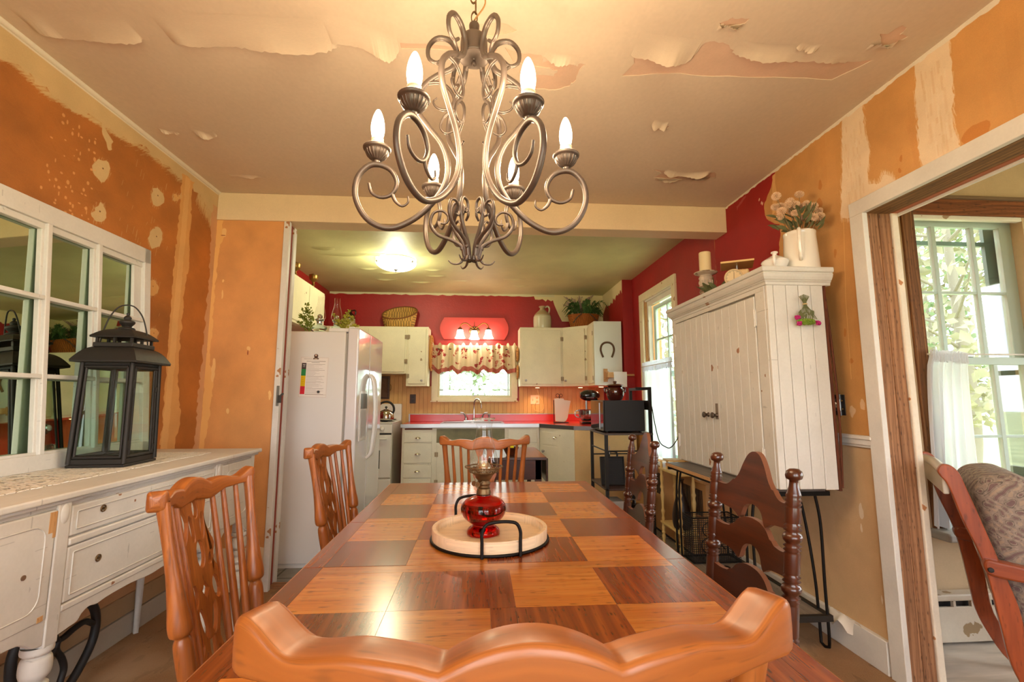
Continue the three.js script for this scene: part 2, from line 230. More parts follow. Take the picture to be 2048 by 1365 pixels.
T.wallRight = wallTex(1536, 1740, -3.3, -1.0, (g, P, Z, Y, w, h) => {
  g.fillStyle = rgb([204, 150, 88]); g.fillRect(0, 0, w, h);
  const r = rng(15); for (let i = 0; i < 500; i++) { g.strokeStyle = rgb(mix3([184, 124, 60], [214, 166, 106], r()), 0.1); g.lineWidth = 6 + r() * 22; const x = r() * w, y = r() * h; g.beginPath(); g.moveTo(x, y); g.lineTo(x + (r() - 0.5) * 30, y + 60 + r() * 160); g.stroke(); }
  mottle(g, w, h, 17, 0.06, 10, 0.03);
  g.fillStyle = rgb([160, 26, 22]); rag(g, P([[-2.55, 2.56], [-2.55, 2.54], [-2.58, 2.49], [-2.63, 2.43], [-2.68, 2.39], [-2.67, 2.32], [-2.65, 2.28], [-2.61, 2.25], [-2.54, 2.2], [-2.54, 2.15], [-2.56, 2.09], [-2.57, 1.94], [-2.6, 0.99], [-3.3, 0.99], [-3.3, 2.56]]), 7, 61);
  for (const [z, y] of [[-2.72, 2.44], [-2.7, 2.41], [-2.69, 2.4], [-2.95, 2.05]]) { g.fillStyle = rgb([236, 206, 170]); g.beginPath(); g.ellipse(Z(z), Y(y), 4, 7, 0.5, 0, 7); g.fill(); }
  g.fillStyle = rgb([196, 120, 110], 0.5); rag(g, P([[-2.98, 2.5], [-2.86, 2.54], [-2.86, 2.52], [-2.98, 2.475]]), 6, 62);
  g.fillStyle = rgb([226, 176, 112]); rag(g, P([[-2.575, 2.53], [-2.55, 2.53], [-2.552, 2.3], [-2.6, 2.29], [-2.59, 2.4]]), 5, 63);
  const m1 = [[-2.02, 2.56], [-2.05, 2.32], [-2.08, 2.1], [-2.08, 2.06], [-2.01, 2.03], [-1.985, 2.1], [-1.92, 2.12], [-1.91, 2.21], [-1.885, 2.31], [-1.9, 2.39], [-1.9, 2.56]], m1b = [[-1.93, 2.17], [-1.86, 2.13], [-1.83, 2.165], [-1.79, 2.13], [-1.75, 2.06], [-1.98, 2.02], [-1.99, 2.1]], m2 = [[-1.63, 2.56], [-1.65, 2.4], [-1.655, 2.27], [-1.66, 2.16], [-1.645, 2.04], [-1.5, 2.04], [-1.52, 2.22], [-1.505, 2.34], [-1.5, 2.46], [-1.5, 2.56]];
  for (const [q, s] of [[m1, 1], [m1b, 2], [m2, 3]]) { g.fillStyle = rgb(MUDW); rag(g, P(q), 8, 70 + s); brushy(g, P(q), rgb(MUDW), 80 + s, 240, 26, 1.5, 2, 0.4); }
  for (let i = 0; i < 160; i++) { g.strokeStyle = rgb(mix3([214, 176, 128], [240, 224, 200], r()), 0.35); g.lineWidth = 2 + r() * 5; const two = r() < 0.5, z = two ? -1.62 + r() * 0.1 : -2.04 + r() * 0.12, y = 2.5 - r() * 0.35; g.beginPath(); g.moveTo(Z(z), Y(y)); g.lineTo(Z(z), Y(y - 0.1 * r())); g.stroke(); }
  g.fillStyle = rgb([232, 220, 200]); rag(g, P([[-3.3, 2.56], [-1, 2.56], [-1, 2.535], [-3.3, 2.545]]), 7, 90);
  for (const [z, y, a, b] of [[-2.22, 2.19, 0.022, 0.035], [-1.74, 2.19, 0.01, 0.014], [-1.45, 2.13, 0.05, 0.03], [-2.2, 2.29, 0.012, 0.03], [-1.75, 2.14, 0.007, 0.01], [-2.12, 1.5, 0.01, 0.02], [-2.1, 1.36, 0.012, 0.014], [-2.0, 1.22, 0.01, 0.016], [-2.14, 1.9, 0.008, 0.02]]) { g.fillStyle = rgb([176, 96, 30], 0.45); rag(g, P(oval(z, y, a, b)), 6, 95); }
  g.strokeStyle = rgb([232, 188, 120], 0.8); g.lineWidth = 2; g.beginPath(); g.moveTo(Z(-2.07), Y(2.05)); g.lineTo(Z(-2.1), Y(1.66)); g.lineTo(Z(-2.11), Y(1.27)); g.stroke();
  for (const [z, y] of [[-2.3, 1.66], [-2.33, 1.75], [-2.12, 1.12], [-2.06, 1.15]]) { g.fillStyle = rgb([228, 196, 160], 0.8); rag(g, P(oval(z, y, 0.012, 0.03)), 8, 97); }
  g.fillStyle = rgb([206, 170, 126]); g.fillRect(0, Y(0.985), w, h); for (let i = 0; i < 60; i++) { g.fillStyle = rgb(r() < 0.5 ? [216, 182, 138] : [196, 158, 112], 0.25); rag(g, P(oval(-1.05 - r() * 2.2, r() * 0.95, 0.03 + r() * 0.1, 0.05 + r() * 0.12)), 12, 200 + i, 14); }
  for (const [z, y, a, b] of [[-2.12, 0.66, 0.012, 0.04], [-2.13, 0.58, 0.006, 0.02], [-2.03, 0.5, 0.004, 0.02], [-2.05, 0.3, 0.006, 0.02]]) { g.fillStyle = rgb([232, 216, 192], 0.8); rag(g, P(oval(z, y, a, b)), 5, 99); }
  mottle(g, w, h, 19, 0.05, 24, 0.04);
});
T.partition = canvasTex(420, 1500, (g, w, h) => { // x -1.9..-1.3, y 0..CEIL
  const X = (x) => ((x + 1.9) / 0.6) * w, Y = (y) => (1 - y / CEIL) * h, P = (q) => q.map(([x, y]) => [X(x), Y(y)]);
  g.fillStyle = rgb([214, 150, 88]); g.fillRect(0, 0, w, h); const r = rng(8);
  mottle(g, w, h, 27, 0.08, 5, 0.04);
  g.fillStyle = rgb([232, 176, 104]); rag(g, P([[-1.76, 2.4], [-1.725, 2.37], [-1.72, 2.3], [-1.71, 2.25], [-1.73, 2.2], [-1.74, 1.9], [-1.735, 1.4], [-1.7, 1.3], [-1.71, 1.1], [-1.73, 0.9], [-1.73, 0.2], [-1.76, 0.2]]), 8, 33);
  for (const [x, y, a, b] of [[-1.71, 2.28, 0.016, 0.03], [-1.69, 1.86, 0.006, 0.03], [-1.5, 1.5, 0.012, 0.012], [-1.69, 1.95, 0.008, 0.012], [-1.71, 1.36, 0.012, 0.08], [-1.35, 1.2, 0.01, 0.03], [-1.6, 1.1, 0.01, 0.02]]) { g.fillStyle = rgb([236, 190, 124]); rag(g, P(oval(x, y, a, b)), 5, 34, 6); }
  g.fillStyle = rgb([130, 50, 26], 0.8); rag(g, P(oval(-1.503, 1.475, 0.004, 0.016)), 2, 35, 4); rag(g, P(oval(-1.715, 2.26, 0.015, 0.003)), 2, 36, 4);
  g.fillStyle = rgb([232, 206, 168]); rag(g, P([[-1.9, 0.26], [-1.3, 0.26], [-1.3, 0], [-1.9, 0]]), 3, 37);
});
T.ceil = dataTex(512, 512, (u, v) => { const k = fbm(u, v, 3, 3, 201, 4), s = noise(u * 170, v * 170, 170, 170, 203), wv = noise(u * 256, v * 128, 256, 128, 205); return mul3([212, 192, 170], 0.95 + 0.09 * k + 0.02 * (s - 0.5) + 0.015 * (wv - 0.5)); });
T.ceil.repeat.set(0.5, 0.5);
const ceilPaper = mat([255, 255, 255], 0.85, { map: T.ceil });
const ceilBack = mat([255, 255, 255], 0.9, { map: paintTex([214, 180, 156], 211, { var_: 0.1, fx: 5 }) });
const kitchenCeil = mat([255, 255, 255], 0.55, { map: paintTex([204, 200, 148], 221, { var_: 0.06, fx: 4 }), bumpMap: BUMP, bumpScale: 0.001 });
const leftWallM = mat([255, 255, 255], 0.55, { map: T.wallLeft, bumpMap: BUMP, bumpScale: 0.0008 });
const rightWallM = mat([255, 255, 255], 0.7, { map: T.wallRight, bumpMap: FINE, bumpScale: 0.0005 });
const partitionM = mat([255, 255, 255], 0.7, { map: T.partition });
const redWall = mat([255, 255, 255], 0.5, { map: paintTex([158, 28, 26], 231, { var_: 0.07, fx: 5 }), bumpMap: FINE, bumpScale: 0.0008 });
const tanWall = mat([255, 255, 255], 0.7, { map: paintTex([214, 172, 116], 241, { var_: 0.06, fx: 5 }) });
const orangePlain = mat([216, 140, 62], 0.75);
const livingWall = mat([255, 255, 255], 0.85, { map: paintTex([196, 172, 138], 251, { var_: 0.05 }) });
const floorM = mat([255, 255, 255], 0.9, { map: dataTex(1024, 1024, (u, v) => { const k = fbm(u, v, 4, 4, 261, 5), g = hash((u * 1024) | 0, (v * 1024) | 0, 5), d = fbm(u, v, 22, 9, 263, 4), s = fbm(u, v, 3, 3, 267, 3); let c = mix3([140, 102, 68], [178, 140, 100], k); c = mul3(c, 0.86 + 0.22 * g); if (d > 0.7) c = mul3(c, 0.9); return mix3(c, [186, 158, 128], clamp((s - 0.55) * 2)); }), bumpMap: BUMP, bumpScale: 0.002 });
T.vinyl = dataTex(512, 512, (u, v) => { const k = fbm(u, v, 8, 8, 271, 4); const U = u * 3, W = v * 3, fx = U - Math.floor(U), fy = W - Math.floor(W), e = min(fx, 1 - fx, fy, 1 - fy), dg = abs(fx + fy - 0.5), dh = abs(fx + fy - 1.5); let c = mul3([150, 146, 134], 0.8 + 0.4 * k); if (e < 0.02 || dg < 0.02 || dh < 0.02) c = mul3(c, 0.6); return c; });
const vinyl = mat([255, 255, 255], 0.5, { map: T.vinyl });
const livingFloor = mat([255, 255, 255], 0.45, { map: dataTex(512, 512, (u, v) => { const k = fbm(u + v * 0.2, v, 5, 30, 281, 4), g = fbm(u, v, 6, 6, 283, 4); return mul3([212, 202, 188], 0.78 + 0.28 * k + 0.1 * (g - 0.5)); }) });
// ---------- large structure ----------
const faceUV = (g, f) => { g = fin(g); const p = g.attributes.position, uv = new Float32Array(p.count * 2); for (let i = 0; i < p.count; i++) { const q = f(p.getX(i), p.getY(i), p.getZ(i)); uv[2 * i] = q[0]; uv[2 * i + 1] = q[1]; } g.setAttribute('uv', new THREE.BufferAttribute(uv, 2)); g.userData.uvd = true; return g; };
struct('floor', BB(-1.95, 1.95, -0.12, 0, -3.2, 1.95), floorM);
struct('floor_kitchen', BB(-2.45, 1.95, -0.12, 0, -6.3, -3.215), vinyl);
struct('floor_living', BB(1.955, 4.7, -0.12, 0.0, -2.5, 1.95), livingFloor, scene, 'x');
solo('threshold_strip', BB(-1.3, 1.7, 0, 0.014, -3.235, -3.16, 0.004), roughWood, 'worn brown wooden threshold strip between dining room and kitchen floors', 'threshold', null, 'x');
struct('wall_left', faceUV(BB(-1.9, -1.76, 0, CEIL, -3.27, -0.9), (x, y, z) => [(z + 3.27) / 2.37, y / CEIL]), leftWallM);
struct('wall_left_rear', BB(-1.9, -1.76, 0, CEIL, -0.9, 1.95), orangePlain);
const wallPart = struct('wall_partition', faceUV(BB(-1.9, -1.318, 0, 2.37, -3.27, -3.126), (x, y, z) => [(x + 1.9) / 0.6, y / CEIL]), partitionM);
struct('wall_right', faceUV(J(BB(1.775, 1.95, 0, CEIL, -3.3, -1.975), BB(1.775, 1.95, 2.1, CEIL, -1.975, -1.0)), (x, y, z) => [(z + 3.3) / 2.3, y / CEIL]), rightWallM);
struct('wall_right_rear', J(BB(1.775, 1.95, 2.1, CEIL, -1.0, -0.1), BB(1.775, 1.95, 0, CEIL, -0.1, 1.95)), orangePlain);
struct('wall_right_kitchen', J(BB(1.775, 1.95, 0.99, CEIL, -4.08, -3.3), BB(1.775, 1.95, 2.225, CEIL, -4.84, -4.08), BB(1.775, 1.95, 0.99, CEIL, -5.22, -4.84), BB(1.66, 1.95, 0.99, CEIL, -6.085, -5.22)), redWall);
struct('wall_right_lower', J(BB(1.775, 1.95, 0, 0.99, -4.08, -3.3), BB(1.775, 1.95, 0, 0.6, -4.84, -4.08), BB(1.775, 1.95, 0, 0.99, -5.22, -4.84), BB(1.66, 1.95, 0, 0.99, -6.085, -5.22)), tanWall);
const wallBack = struct('wall_back', J(BB(-2.45, -0.535, 0, CEIL, -6.25, -6.085), BB(0.425, 1.95, 0, CEIL, -6.25, -6.085), BB(-0.535, 0.425, 0, 1.19, -6.25, -6.085), BB(-0.535, 0.425, 1.78, CEIL, -6.25, -6.085)), redWall);
struct('wall_left_kitchen', BB(-2.45, -1.95, 0, CEIL, -6.085, -3.2), redWall);
struct('wall_partition_side', BB(-2.45, -1.9, 0, CEIL, -3.27, -3.126), redWall);
// unpainted filler showing where the red paint stops in the kitchen corner
{
  const cr = rng(41), edge = (a, b, y0, amp, n) => Array.from({ length: n + 1 }, (_, i) => [lerp(a, b, i / n), y0 + amp * (cr() - 0.5) + (i % 3 === 0 ? -amp * 0.4 * cr() : 0)]);
  const q = [[0.72, 2.548], ...edge(0.74, 0.98, 2.49, 0.03, 10), [1.0, 2.42], [1.05, 2.3], [1.1, 2.2], [1.659, 2.2], [1.659, 2.56], [0.72, 2.56]];
  struct('bare_plaster', tr(ex(shp(q), 0.002), 0, 0, -6.0849), mat([226, 210, 160], 0.8), wallBack);
  const q2 = [[5.23, 2.56], ...edge(5.24, 5.6, 2.43, 0.07, 12), ...edge(5.62, 5.9, 2.38, 0.06, 8), [6.08, 2.3], [6.08, 2.56]];
  const g = ex(shp(q2), 0.002); g.rotateY(PI / 2); g.translate(1.6578, 0, 0); struct('bare_plaster_001', g, mat([226, 210, 160], 0.8), wallBack);
  struct('bare_plaster_002', tr(ex(shp([[-2.2, 2.56], ...edge(-2.2, 1.0, 2.535, 0.014, 60), [1.0, 2.56]]), 0.002), 0, 0, -6.0848), mat([214, 206, 170], 0.8), wallBack);
}
// rear of the dining room, with the two windows that light it
const rearHoles = [[-1.6, -0.15], [0.15, 1.6]];
struct('wall_rear', J(BB(-1.95, 1.95, 0, 0.55, 1.8, 1.95), BB(-1.95, 1.95, 2.3, CEIL, 1.8, 1.95), BB(-1.95, -1.6, 0.55, 2.3, 1.8, 1.95), BB(-0.15, 0.15, 0.55, 2.3, 1.8, 1.95), BB(1.6, 1.95, 0.55, 2.3, 1.8, 1.95)), orangePlain);
const living = 4.55;
struct('wall_living_far', J(BB(1.95, 2.37, 0, CEIL, -2.45, -2.3), BB(3.03, 4.7, 0, CEIL, -2.45, -2.3), BB(2.37, 3.03, 0, 0.52, -2.45, -2.3), BB(2.37, 3.03, 2.19, CEIL, -2.45, -2.3)), livingWall);
struct('wall_living_side', J(BB(living, 4.7, 0, 0.55, -2.45, 1.95), BB(living, 4.7, 2.25, CEIL, -2.45, 1.95), BB(living, 4.7, 0.55, 2.25, -2.45, -1.9), BB(living, 4.7, 0.55, 2.25, -0.7, 0.0), BB(living, 4.7, 0.55, 2.25, 1.2, 1.95)), livingWall);
struct('wall_living_rear', BB(1.95, 4.7, 0, CEIL, 1.8, 1.95), livingWall);
// ceiling: boards behind, painted paper in front of them, torn open where it hangs
const ceiling = struct('ceiling', BB(-2.45, 1.95, CEIL, CEIL + 0.12, -3.2, 1.95), ceilBack);
struct('ceiling_kitchen', BB(-2.45, 1.95, CEIL, CEIL + 0.12, -6.25, -3.2), kitchenCeil);
struct('ceiling_living', BB(1.95, 4.7, CEIL, CEIL + 0.12, -2.45, 1.95), mat([206, 186, 156], 0.9));
{
  const jag = (pts, amp, seed, n = 3) => { const r = rng(seed), o = []; pts.forEach((p, i) => { const q = pts[(i + 1) % pts.length]; for (let k = 0; k < n; k++) { const t = k / n; o.push([lerp(p[0], q[0], t) + (k ? (r() - 0.5) * amp : 0), lerp(p[1], q[1], t) + (k ? (r() - 0.5) * amp : 0)]); } }); return o; };
  const holes = [
    [[0.09, -1.68], [0.17, -1.71], [0.24, -1.71], [0.25, -1.76], [0.28, -1.73], [0.33, -1.71], [0.38, -1.75], [0.43, -1.75], [0.41, -1.79], [0.41, -1.85], [0.39, -1.89], [0.33, -1.92], [0.25, -1.92], [0.19, -1.87], [0.2, -1.835], [0.31, -1.83], [0.32, -1.795], [0.27, -1.785], [0.2, -1.775], [0.13, -1.76]],
    [[-0.01, -1.57], [0.08, -1.56], [0.13, -1.59], [0.09, -1.61], [-0.01, -1.64], [-0.05, -1.6]],
    [[0.62, -1.68], [0.84, -1.675], [0.87, -1.6], [0.9, -1.59], [0.95, -1.6], [1.0, -1.63], [1.1, -1.65], [1.29, -1.65], [1.4, -1.655], [1.52, -1.66], [1.6, -1.64], [1.52, -1.77], [1.33, -1.77], [1.12, -1.78], [0.94, -1.785], [0.8, -1.78], [0.6, -1.81], [0.63, -1.73]],
    [[0.875, -1.505], [0.9, -1.49], [0.91, -1.475], [0.92, -1.482], [0.96, -1.48], [0.98, -1.475], [0.97, -1.5], [0.94, -1.51], [0.9, -1.52]],
    [[1.57, -1.58], [1.54, -1.54], [1.51, -1.51], [1.54, -1.51], [1.56, -1.465], [1.585, -1.475], [1.59, -1.51], [1.63, -1.515], [1.61, -1.55]],
    [[1.04, -2.6], [1.12, -2.615], [1.15, -2.65], [1.22, -2.64], [1.32, -2.635], [1.43, -2.59], [1.46, -2.65], [1.48, -2.69], [1.33, -2.725], [1.16, -2.715], [1.08, -2.71], [1.11, -2.65]],
    [[-0.35, -1.68], [-0.22, -1.683], [0.06, -1.69], [0.06, -1.715], [-0.2, -1.71], [-0.36, -1.712]],
    [[-1.47, -2.86], [-1.4, -2.862], [-1.34, -2.858], [-1.36, -2.875], [-1.43, -2.88]],
    [[0.9, -2.135], [0.94, -2.12], [0.96, -2.17], [0.92, -2.185]],
  ].map((h, i) => jag(h, 0.012, 300 + i));
  const sheet = (x0, x1, z0, z1, hs, name) => { const g = ex(shp([[x0, z0], [x1, z0], [x1, z1], [x0, z1]], hs), 0.003); g.rotateX(PI / 2); g.translate(0, CEIL, 0); struct(name, g, ceilPaper, ceiling); };
  sheet(-1.76, 1.775, -3.13, 1.8, holes, 'ceiling_paper');
  // flaps of paper that have come away along the seam and round the holes
  const flap = (edge, depth, drop, seed, dirx = 0, dirz = 1) => {
    const r = rng(seed), c = spl(edge, 8, false), n = c.length - 1; const J1 = c.map(() => (r() - 0.5) * 0.012);
    part('paper_flap', grid(n, 8, (u, v) => { const i = Math.round(u * n), p = c[i], w = sin(PI * clamp(u * 1.15 - 0.02, 0, 1)) ** 0.4, k = 1 - v; return [p[0] + dirx * depth * k, CEIL - 0.0036 - drop * w * v * v * (1 + 0.6 * sin(9 * u + seed)), p[1] + dirz * depth * k + J1[i] * v]; }), ceilPaper, ceiling);
  };
  flap([[-1.68, -1.72], [-1.63, -1.73], [-1.59, -1.745], [-1.48, -1.742], [-1.34, -1.742], [-1.28, -1.735]], 0.13, 0.016, 1);
  flap([[-1.2, -1.735], [-1.1, -1.75], [-0.94, -1.74], [-0.79, -1.74], [-0.61, -1.735], [-0.54, -1.715]], 0.15, 0.02, 2);
  flap([[-0.6, -1.7], [-0.51, -1.705], [-0.44, -1.73], [-0.4, -1.745], [-0.36, -1.76], [-0.335, -1.735], [-0.32, -1.715]], 0.13, 0.02, 3);
  flap([[0.6, -1.69], [0.7, -1.695], [0.78, -1.698], [0.84, -1.7], [0.86, -1.65]], 0.12, 0.022, 4);
  flap([[1.0, -1.645], [1.1, -1.66], [1.25, -1.66], [1.4, -1.665], [1.5, -1.67]], 0.07, 0.014, 5);
  flap([[1.1, -2.705], [1.2, -2.695], [1.32, -2.69], [1.47, -2.67]], 0.045, -0.0 + 0.026, 6, 0, -1);
  flap([[1.12, -2.63], [1.2, -2.655], [1.32, -2.65], [1.44, -2.61]], 0.04, 0.024, 7);
  flap([[0.88, -1.51], [0.92, -1.5], [0.97, -1.505]], 0.04, 0.02, 8, 0, -1);
  flap([[1.52, -1.56], [1.57, -1.545], [1.62, -1.53]], 0.05, 0.02, 9, 0, -1);
  flap([[0.25, -1.72], [0.3, -1.745], [0.36, -1.745], [0.4, -1.76]], 0.05, 0.012, 10);
  flap([[-1.5, -2.385], [-1.46, -2.41], [-1.42, -2.425], [-1.38, -2.4]], 0.05, 0.014, 11);
  flap([[-1.66, -2.375], [-1.62, -2.4], [-1.57, -2.405]], 0.03, 0.009, 12);
  flap([[0.86, -2.15], [0.91, -2.17], [0.95, -2.16]], 0.05, 0.02, 13);
  flap([[1.24, -1.6], [1.29, -1.61], [1.34, -1.6]], 0.03, 0.01, 14);
  flap([[-1.56, -2.86], [-1.46, -2.87], [-1.34, -2.872]], 0.03, 0.008, 15);
  const kf = (x, z, L, d, s) => { const r = rng(s); part('paint_flake', grid(8, 4, (u, v) => [x + (u - 0.5) * L, CEIL - 0.001 - d * v * v * sin(PI * u), z + (1 - v) * 0.05 + (r() - 0.5) * 0.012]), kitchenCeil, ceiling); };
  for (const [x, z, L, d, s] of [[-1.3, -4.48, 0.5, 0.012, 1], [-0.95, -4.46, 0.3, 0.01, 2], [-1.2, -4.95, 0.2, 0.01, 3], [-1.0, -5.1, 0.25, 0.012, 4], [-0.5, -5.2, 0.22, 0.01, 5], [-0.7, -5.5, 0.3, 0.012, 6], [-0.2, -5.4, 0.2, 0.01, 7], [0.4, -5.3, 0.26, 0.012, 8], [0.5, -5.6, 0.2, 0.012, 9], [-1.1, -5.4, 0.24, 0.012, 10], [-0.5, -4.95, 0.2, 0.01, 11], [-1.45, -4.3, 0.2, 0.014, 12]]) kf(x, z, L, d, s);
}
struct('trim_1', J(sweep([[-1.757, 2.556, 1.8], [-1.757, 2.556, -3.12]], 0.014, 2, 8)), mat([226, 216, 198], 0.7), scene, 'z');
struct('beam', BB(-1.76, 1.775, 2.367, 2.557, -3.27, -3.115, 0.004), beamCream);
// partition casing and jamb
struct('trim_2', BB(-1.32, -1.282, 0, 2.365, -3.145, -3.112, 0.003), trimWhite, scene, 'y');
struct('trim_3', J(BB(-1.318, -1.304, 0, 2.366, -3.225, -3.145)), mat([150, 60, 40], 0.7));
struct('trim_4', BB(-1.318, -1.296, 0, 2.366, -3.28, -3.23, 0.003), trimWhite, scene, 'y');
// baseboards
struct('baseboard_left', J(BB(-1.762, -1.742, 0, 0.105, -3.126, 1.8, 0.003)), mat([216, 208, 196], 0.6, { map: WHITE_TEX }), scene, 'z');
struct('baseboard_left_upper', BB(-1.762, -1.748, 0.109, 0.2, -3.126, 1.8, 0.003), mat([206, 176, 142], 0.7, { map: WHITE_TEX }), scene, 'z');
struct('baseboard_right', BB(1.752, 1.777, 0, 0.14, -3.3, -2.02, 0.004), trimWhite, scene, 'z');
struct('trim_5', J(BB(1.752, 1.777, 0.965, 1.01, -2.35, -2.0, 0.006), BB(1.744, 1.777, 0.992, 1.006, -2.35, -2.0, 0.004), BB(1.76, 1.777, 0.955, 0.97, -2.35, -2.0, 0.003)), trimWhite, scene, 'z');
part('torn_paper', grid(10, 6, (u, v) => [1.75 - 0.02 * v * sin(5 * u) - 0.006 * v, 0.15 - 0.05 * v * (1 + 0.4 * sin(12 * u)) + 0.006 * sin(17 * u), -2.34 + 0.19 * u]), mat([232, 222, 206], 0.9), scene.getObjectByName('wall_right'));
// doorway to the living room: white casing, bare stud, raw header
struct('trim_6', BB(1.752, 1.777, 0, 2.03, -2.01, -1.935, 0.003), trimWhite, scene, 'y');
struct('trim_7', J(tr(BB(1.752, 1.777, 2.03, 2.098, -2.01, -0.1, 0.003))), trimWhite, scene, 'z');
struct('door_frame_stud', J(BB(1.779, 1.86, 0, 2.1, -1.992, -1.968, 0.003), BB(1.862, 1.918, 0, 2.1, -1.99, -1.966, 0.004)), roughWood, scene, 'y');
struct('door_frame_plaster_edge', J(BB(1.92, 1.952, 0, 2.06, -1.985, -1.958, 0.006)), mat([255, 255, 255], 0.8, { map: paintTex([226, 214, 194], 301, { var_: 0.1, chip: [190, 130, 84], chipAt: 0.66 }), bumpMap: BUMP, bumpScale: 0.004 }), scene, 'y');
struct('door_frame_header', J(BB(1.779, 1.918, 2.04, 2.1, -1.97, -0.1, 0.003)), mat([214, 214, 176], 0.9, { map: T.rough }), scene, 'z');
struct('door_frame_header_edge', BB(1.92, 1.952, 2.04, 2.062, -1.97, -0.1, 0.004), mat([178, 108, 72], 0.8), scene, 'z');
struct('door_frame_header_trim', BB(1.952, 1.966, 2.03, 2.075, -1.985, -0.1, 0.003), trimWhite, scene, 'z');
// ---------- windows ----------
const winWhite = mat([255, 255, 255], 0.5, { map: paintTex([226, 222, 208], 401, { var_: 0.05, chip: [170, 140, 110], chipAt: 0.78 }) });
const winGreen = mat([176, 196, 186], 0.5), stormGrey = mat([112, 134, 130], 0.5);
const creamCasing = mat([255, 255, 255], 0.5, { map: paintTex([232, 220, 184], 403, { var_: 0.04, chip: [176, 140, 90], chipAt: 0.8 }) });
{ // over the sink
  const w = structGroup('window_1');
  part('casing', BB(-0.612, -0.53, 1.18, 1.845, -6.087, -6.065, 0.004), creamCasing, w, null, 'y'); part('casing', BB(0.42, 0.5, 1.18, 1.845, -6.087, -6.065, 0.004), creamCasing, w, null, 'y'); part('casing', BB(-0.53, 0.42, 1.775, 1.845, -6.087, -6.066, 0.004), creamCasing, w);
  part('sill', [BB(-0.62, 0.5, 1.132, 1.15, -6.087, -6.035, 0.004), BB(-0.61, 0.49, 1.15, 1.19, -6.087, -6.06, 0.004)], creamCasing, w);
  part('sash', [BB(-0.53, 0.42, 1.19, 1.215, -6.12, -6.09, 0.003), BB(-0.53, 0.42, 1.75, 1.78, -6.12, -6.09, 0.003), BB(-0.53, -0.51, 1.19, 1.78, -6.12, -6.09, 0.003), BB(0.4, 0.42, 1.19, 1.78, -6.12, -6.09, 0.003)], mat([214, 206, 164], 0.5), w);
  part('storm_frame', [BB(-0.535, -0.47, 1.19, 1.78, -6.25, -6.22), BB(0.37, 0.425, 1.19, 1.78, -6.25, -6.22), BB(-0.535, 0.425, 1.19, 1.225, -6.25, -6.22)], mat([190, 222, 222], 0.4), w);
  part('pane', BB(-0.51, 0.4, 1.215, 1.75, -6.108, -6.104), glassPane, w);
  part('latch', [B(0.018, 0.012, 0.012, -0.06, 1.21, -6.085, 0.003), rod([-0.06, 1.205, -6.08], [-0.045, 1.222, -6.076], 0.003)], steel, w);
}
{ // right wall of the kitchen, half hidden by the cupboard
  const w = structGroup('window_2');
  part('casing', BB(1.752, 1.777, 0.55, 2.2245, -4.94, -4.84, 0.004), creamCasing, w, null, 'y'); part('casing', BB(1.752, 1.777, 0.55, 2.2245, -4.08, -4.0, 0.004), creamCasing, w, null, 'y'); part('casing', BB(1.752, 1.777, 2.225, 2.305, -4.94, -4.0, 0.004), creamCasing, w, null, 'z');
  part('sill', BB(1.735, 1.95, 0.575, 0.602, -4.96, -3.98, 0.004), winWhite, w);
  part('jamb', BB(1.777, 1.95, 0.6, 2.225, -4.84, -4.825), bareWood, w, null, 'y'); part('jamb', [BB(1.777, 1.95, 0.6, 2.225, -4.095, -4.08), BB(1.777, 1.95, 2.21, 2.225, -4.84, -4.08)], winWhite, w, null, 'y'); part('stop', [BB(1.8, 1.84, 0.6, 2.21, -4.825, -4.79, 0.003), BB(1.8, 1.84, 2.16, 2.21, -4.825, -4.095, 0.003)], winWhite, w, null, 'y');
  const sash = (x, y0, y1, rows) => {
    part('sash', [BB(x, x + 0.03, y0, y1, -4.8, -4.745, 0.003), BB(x, x + 0.03, y0, y1, -4.15, -4.095, 0.003), BB(x, x + 0.03, y1 - 0.045, y1, -4.8, -4.095, 0.003), BB(x, x + 0.03, y0, y0 + 0.045, -4.8, -4.095, 0.003)], winGreen, w);
    part('muntin', BB(x + 0.004, x + 0.026, y0, y1, -4.46, -4.436), winGreen, w); for (const y of rows) part('muntin', BB(x + 0.006, x + 0.024, y - 0.009, y + 0.009, -4.75, -4.14), winGreen, w);
    part('pane', BB(x + 0.014, x + 0.016, y0 + 0.03, y1 - 0.03, -4.76, -4.13), glassPane, w);
  };
  sash(1.86, 1.4, 2.16, [1.79]); sash(1.83, 0.61, 1.43, [1.02]);
}
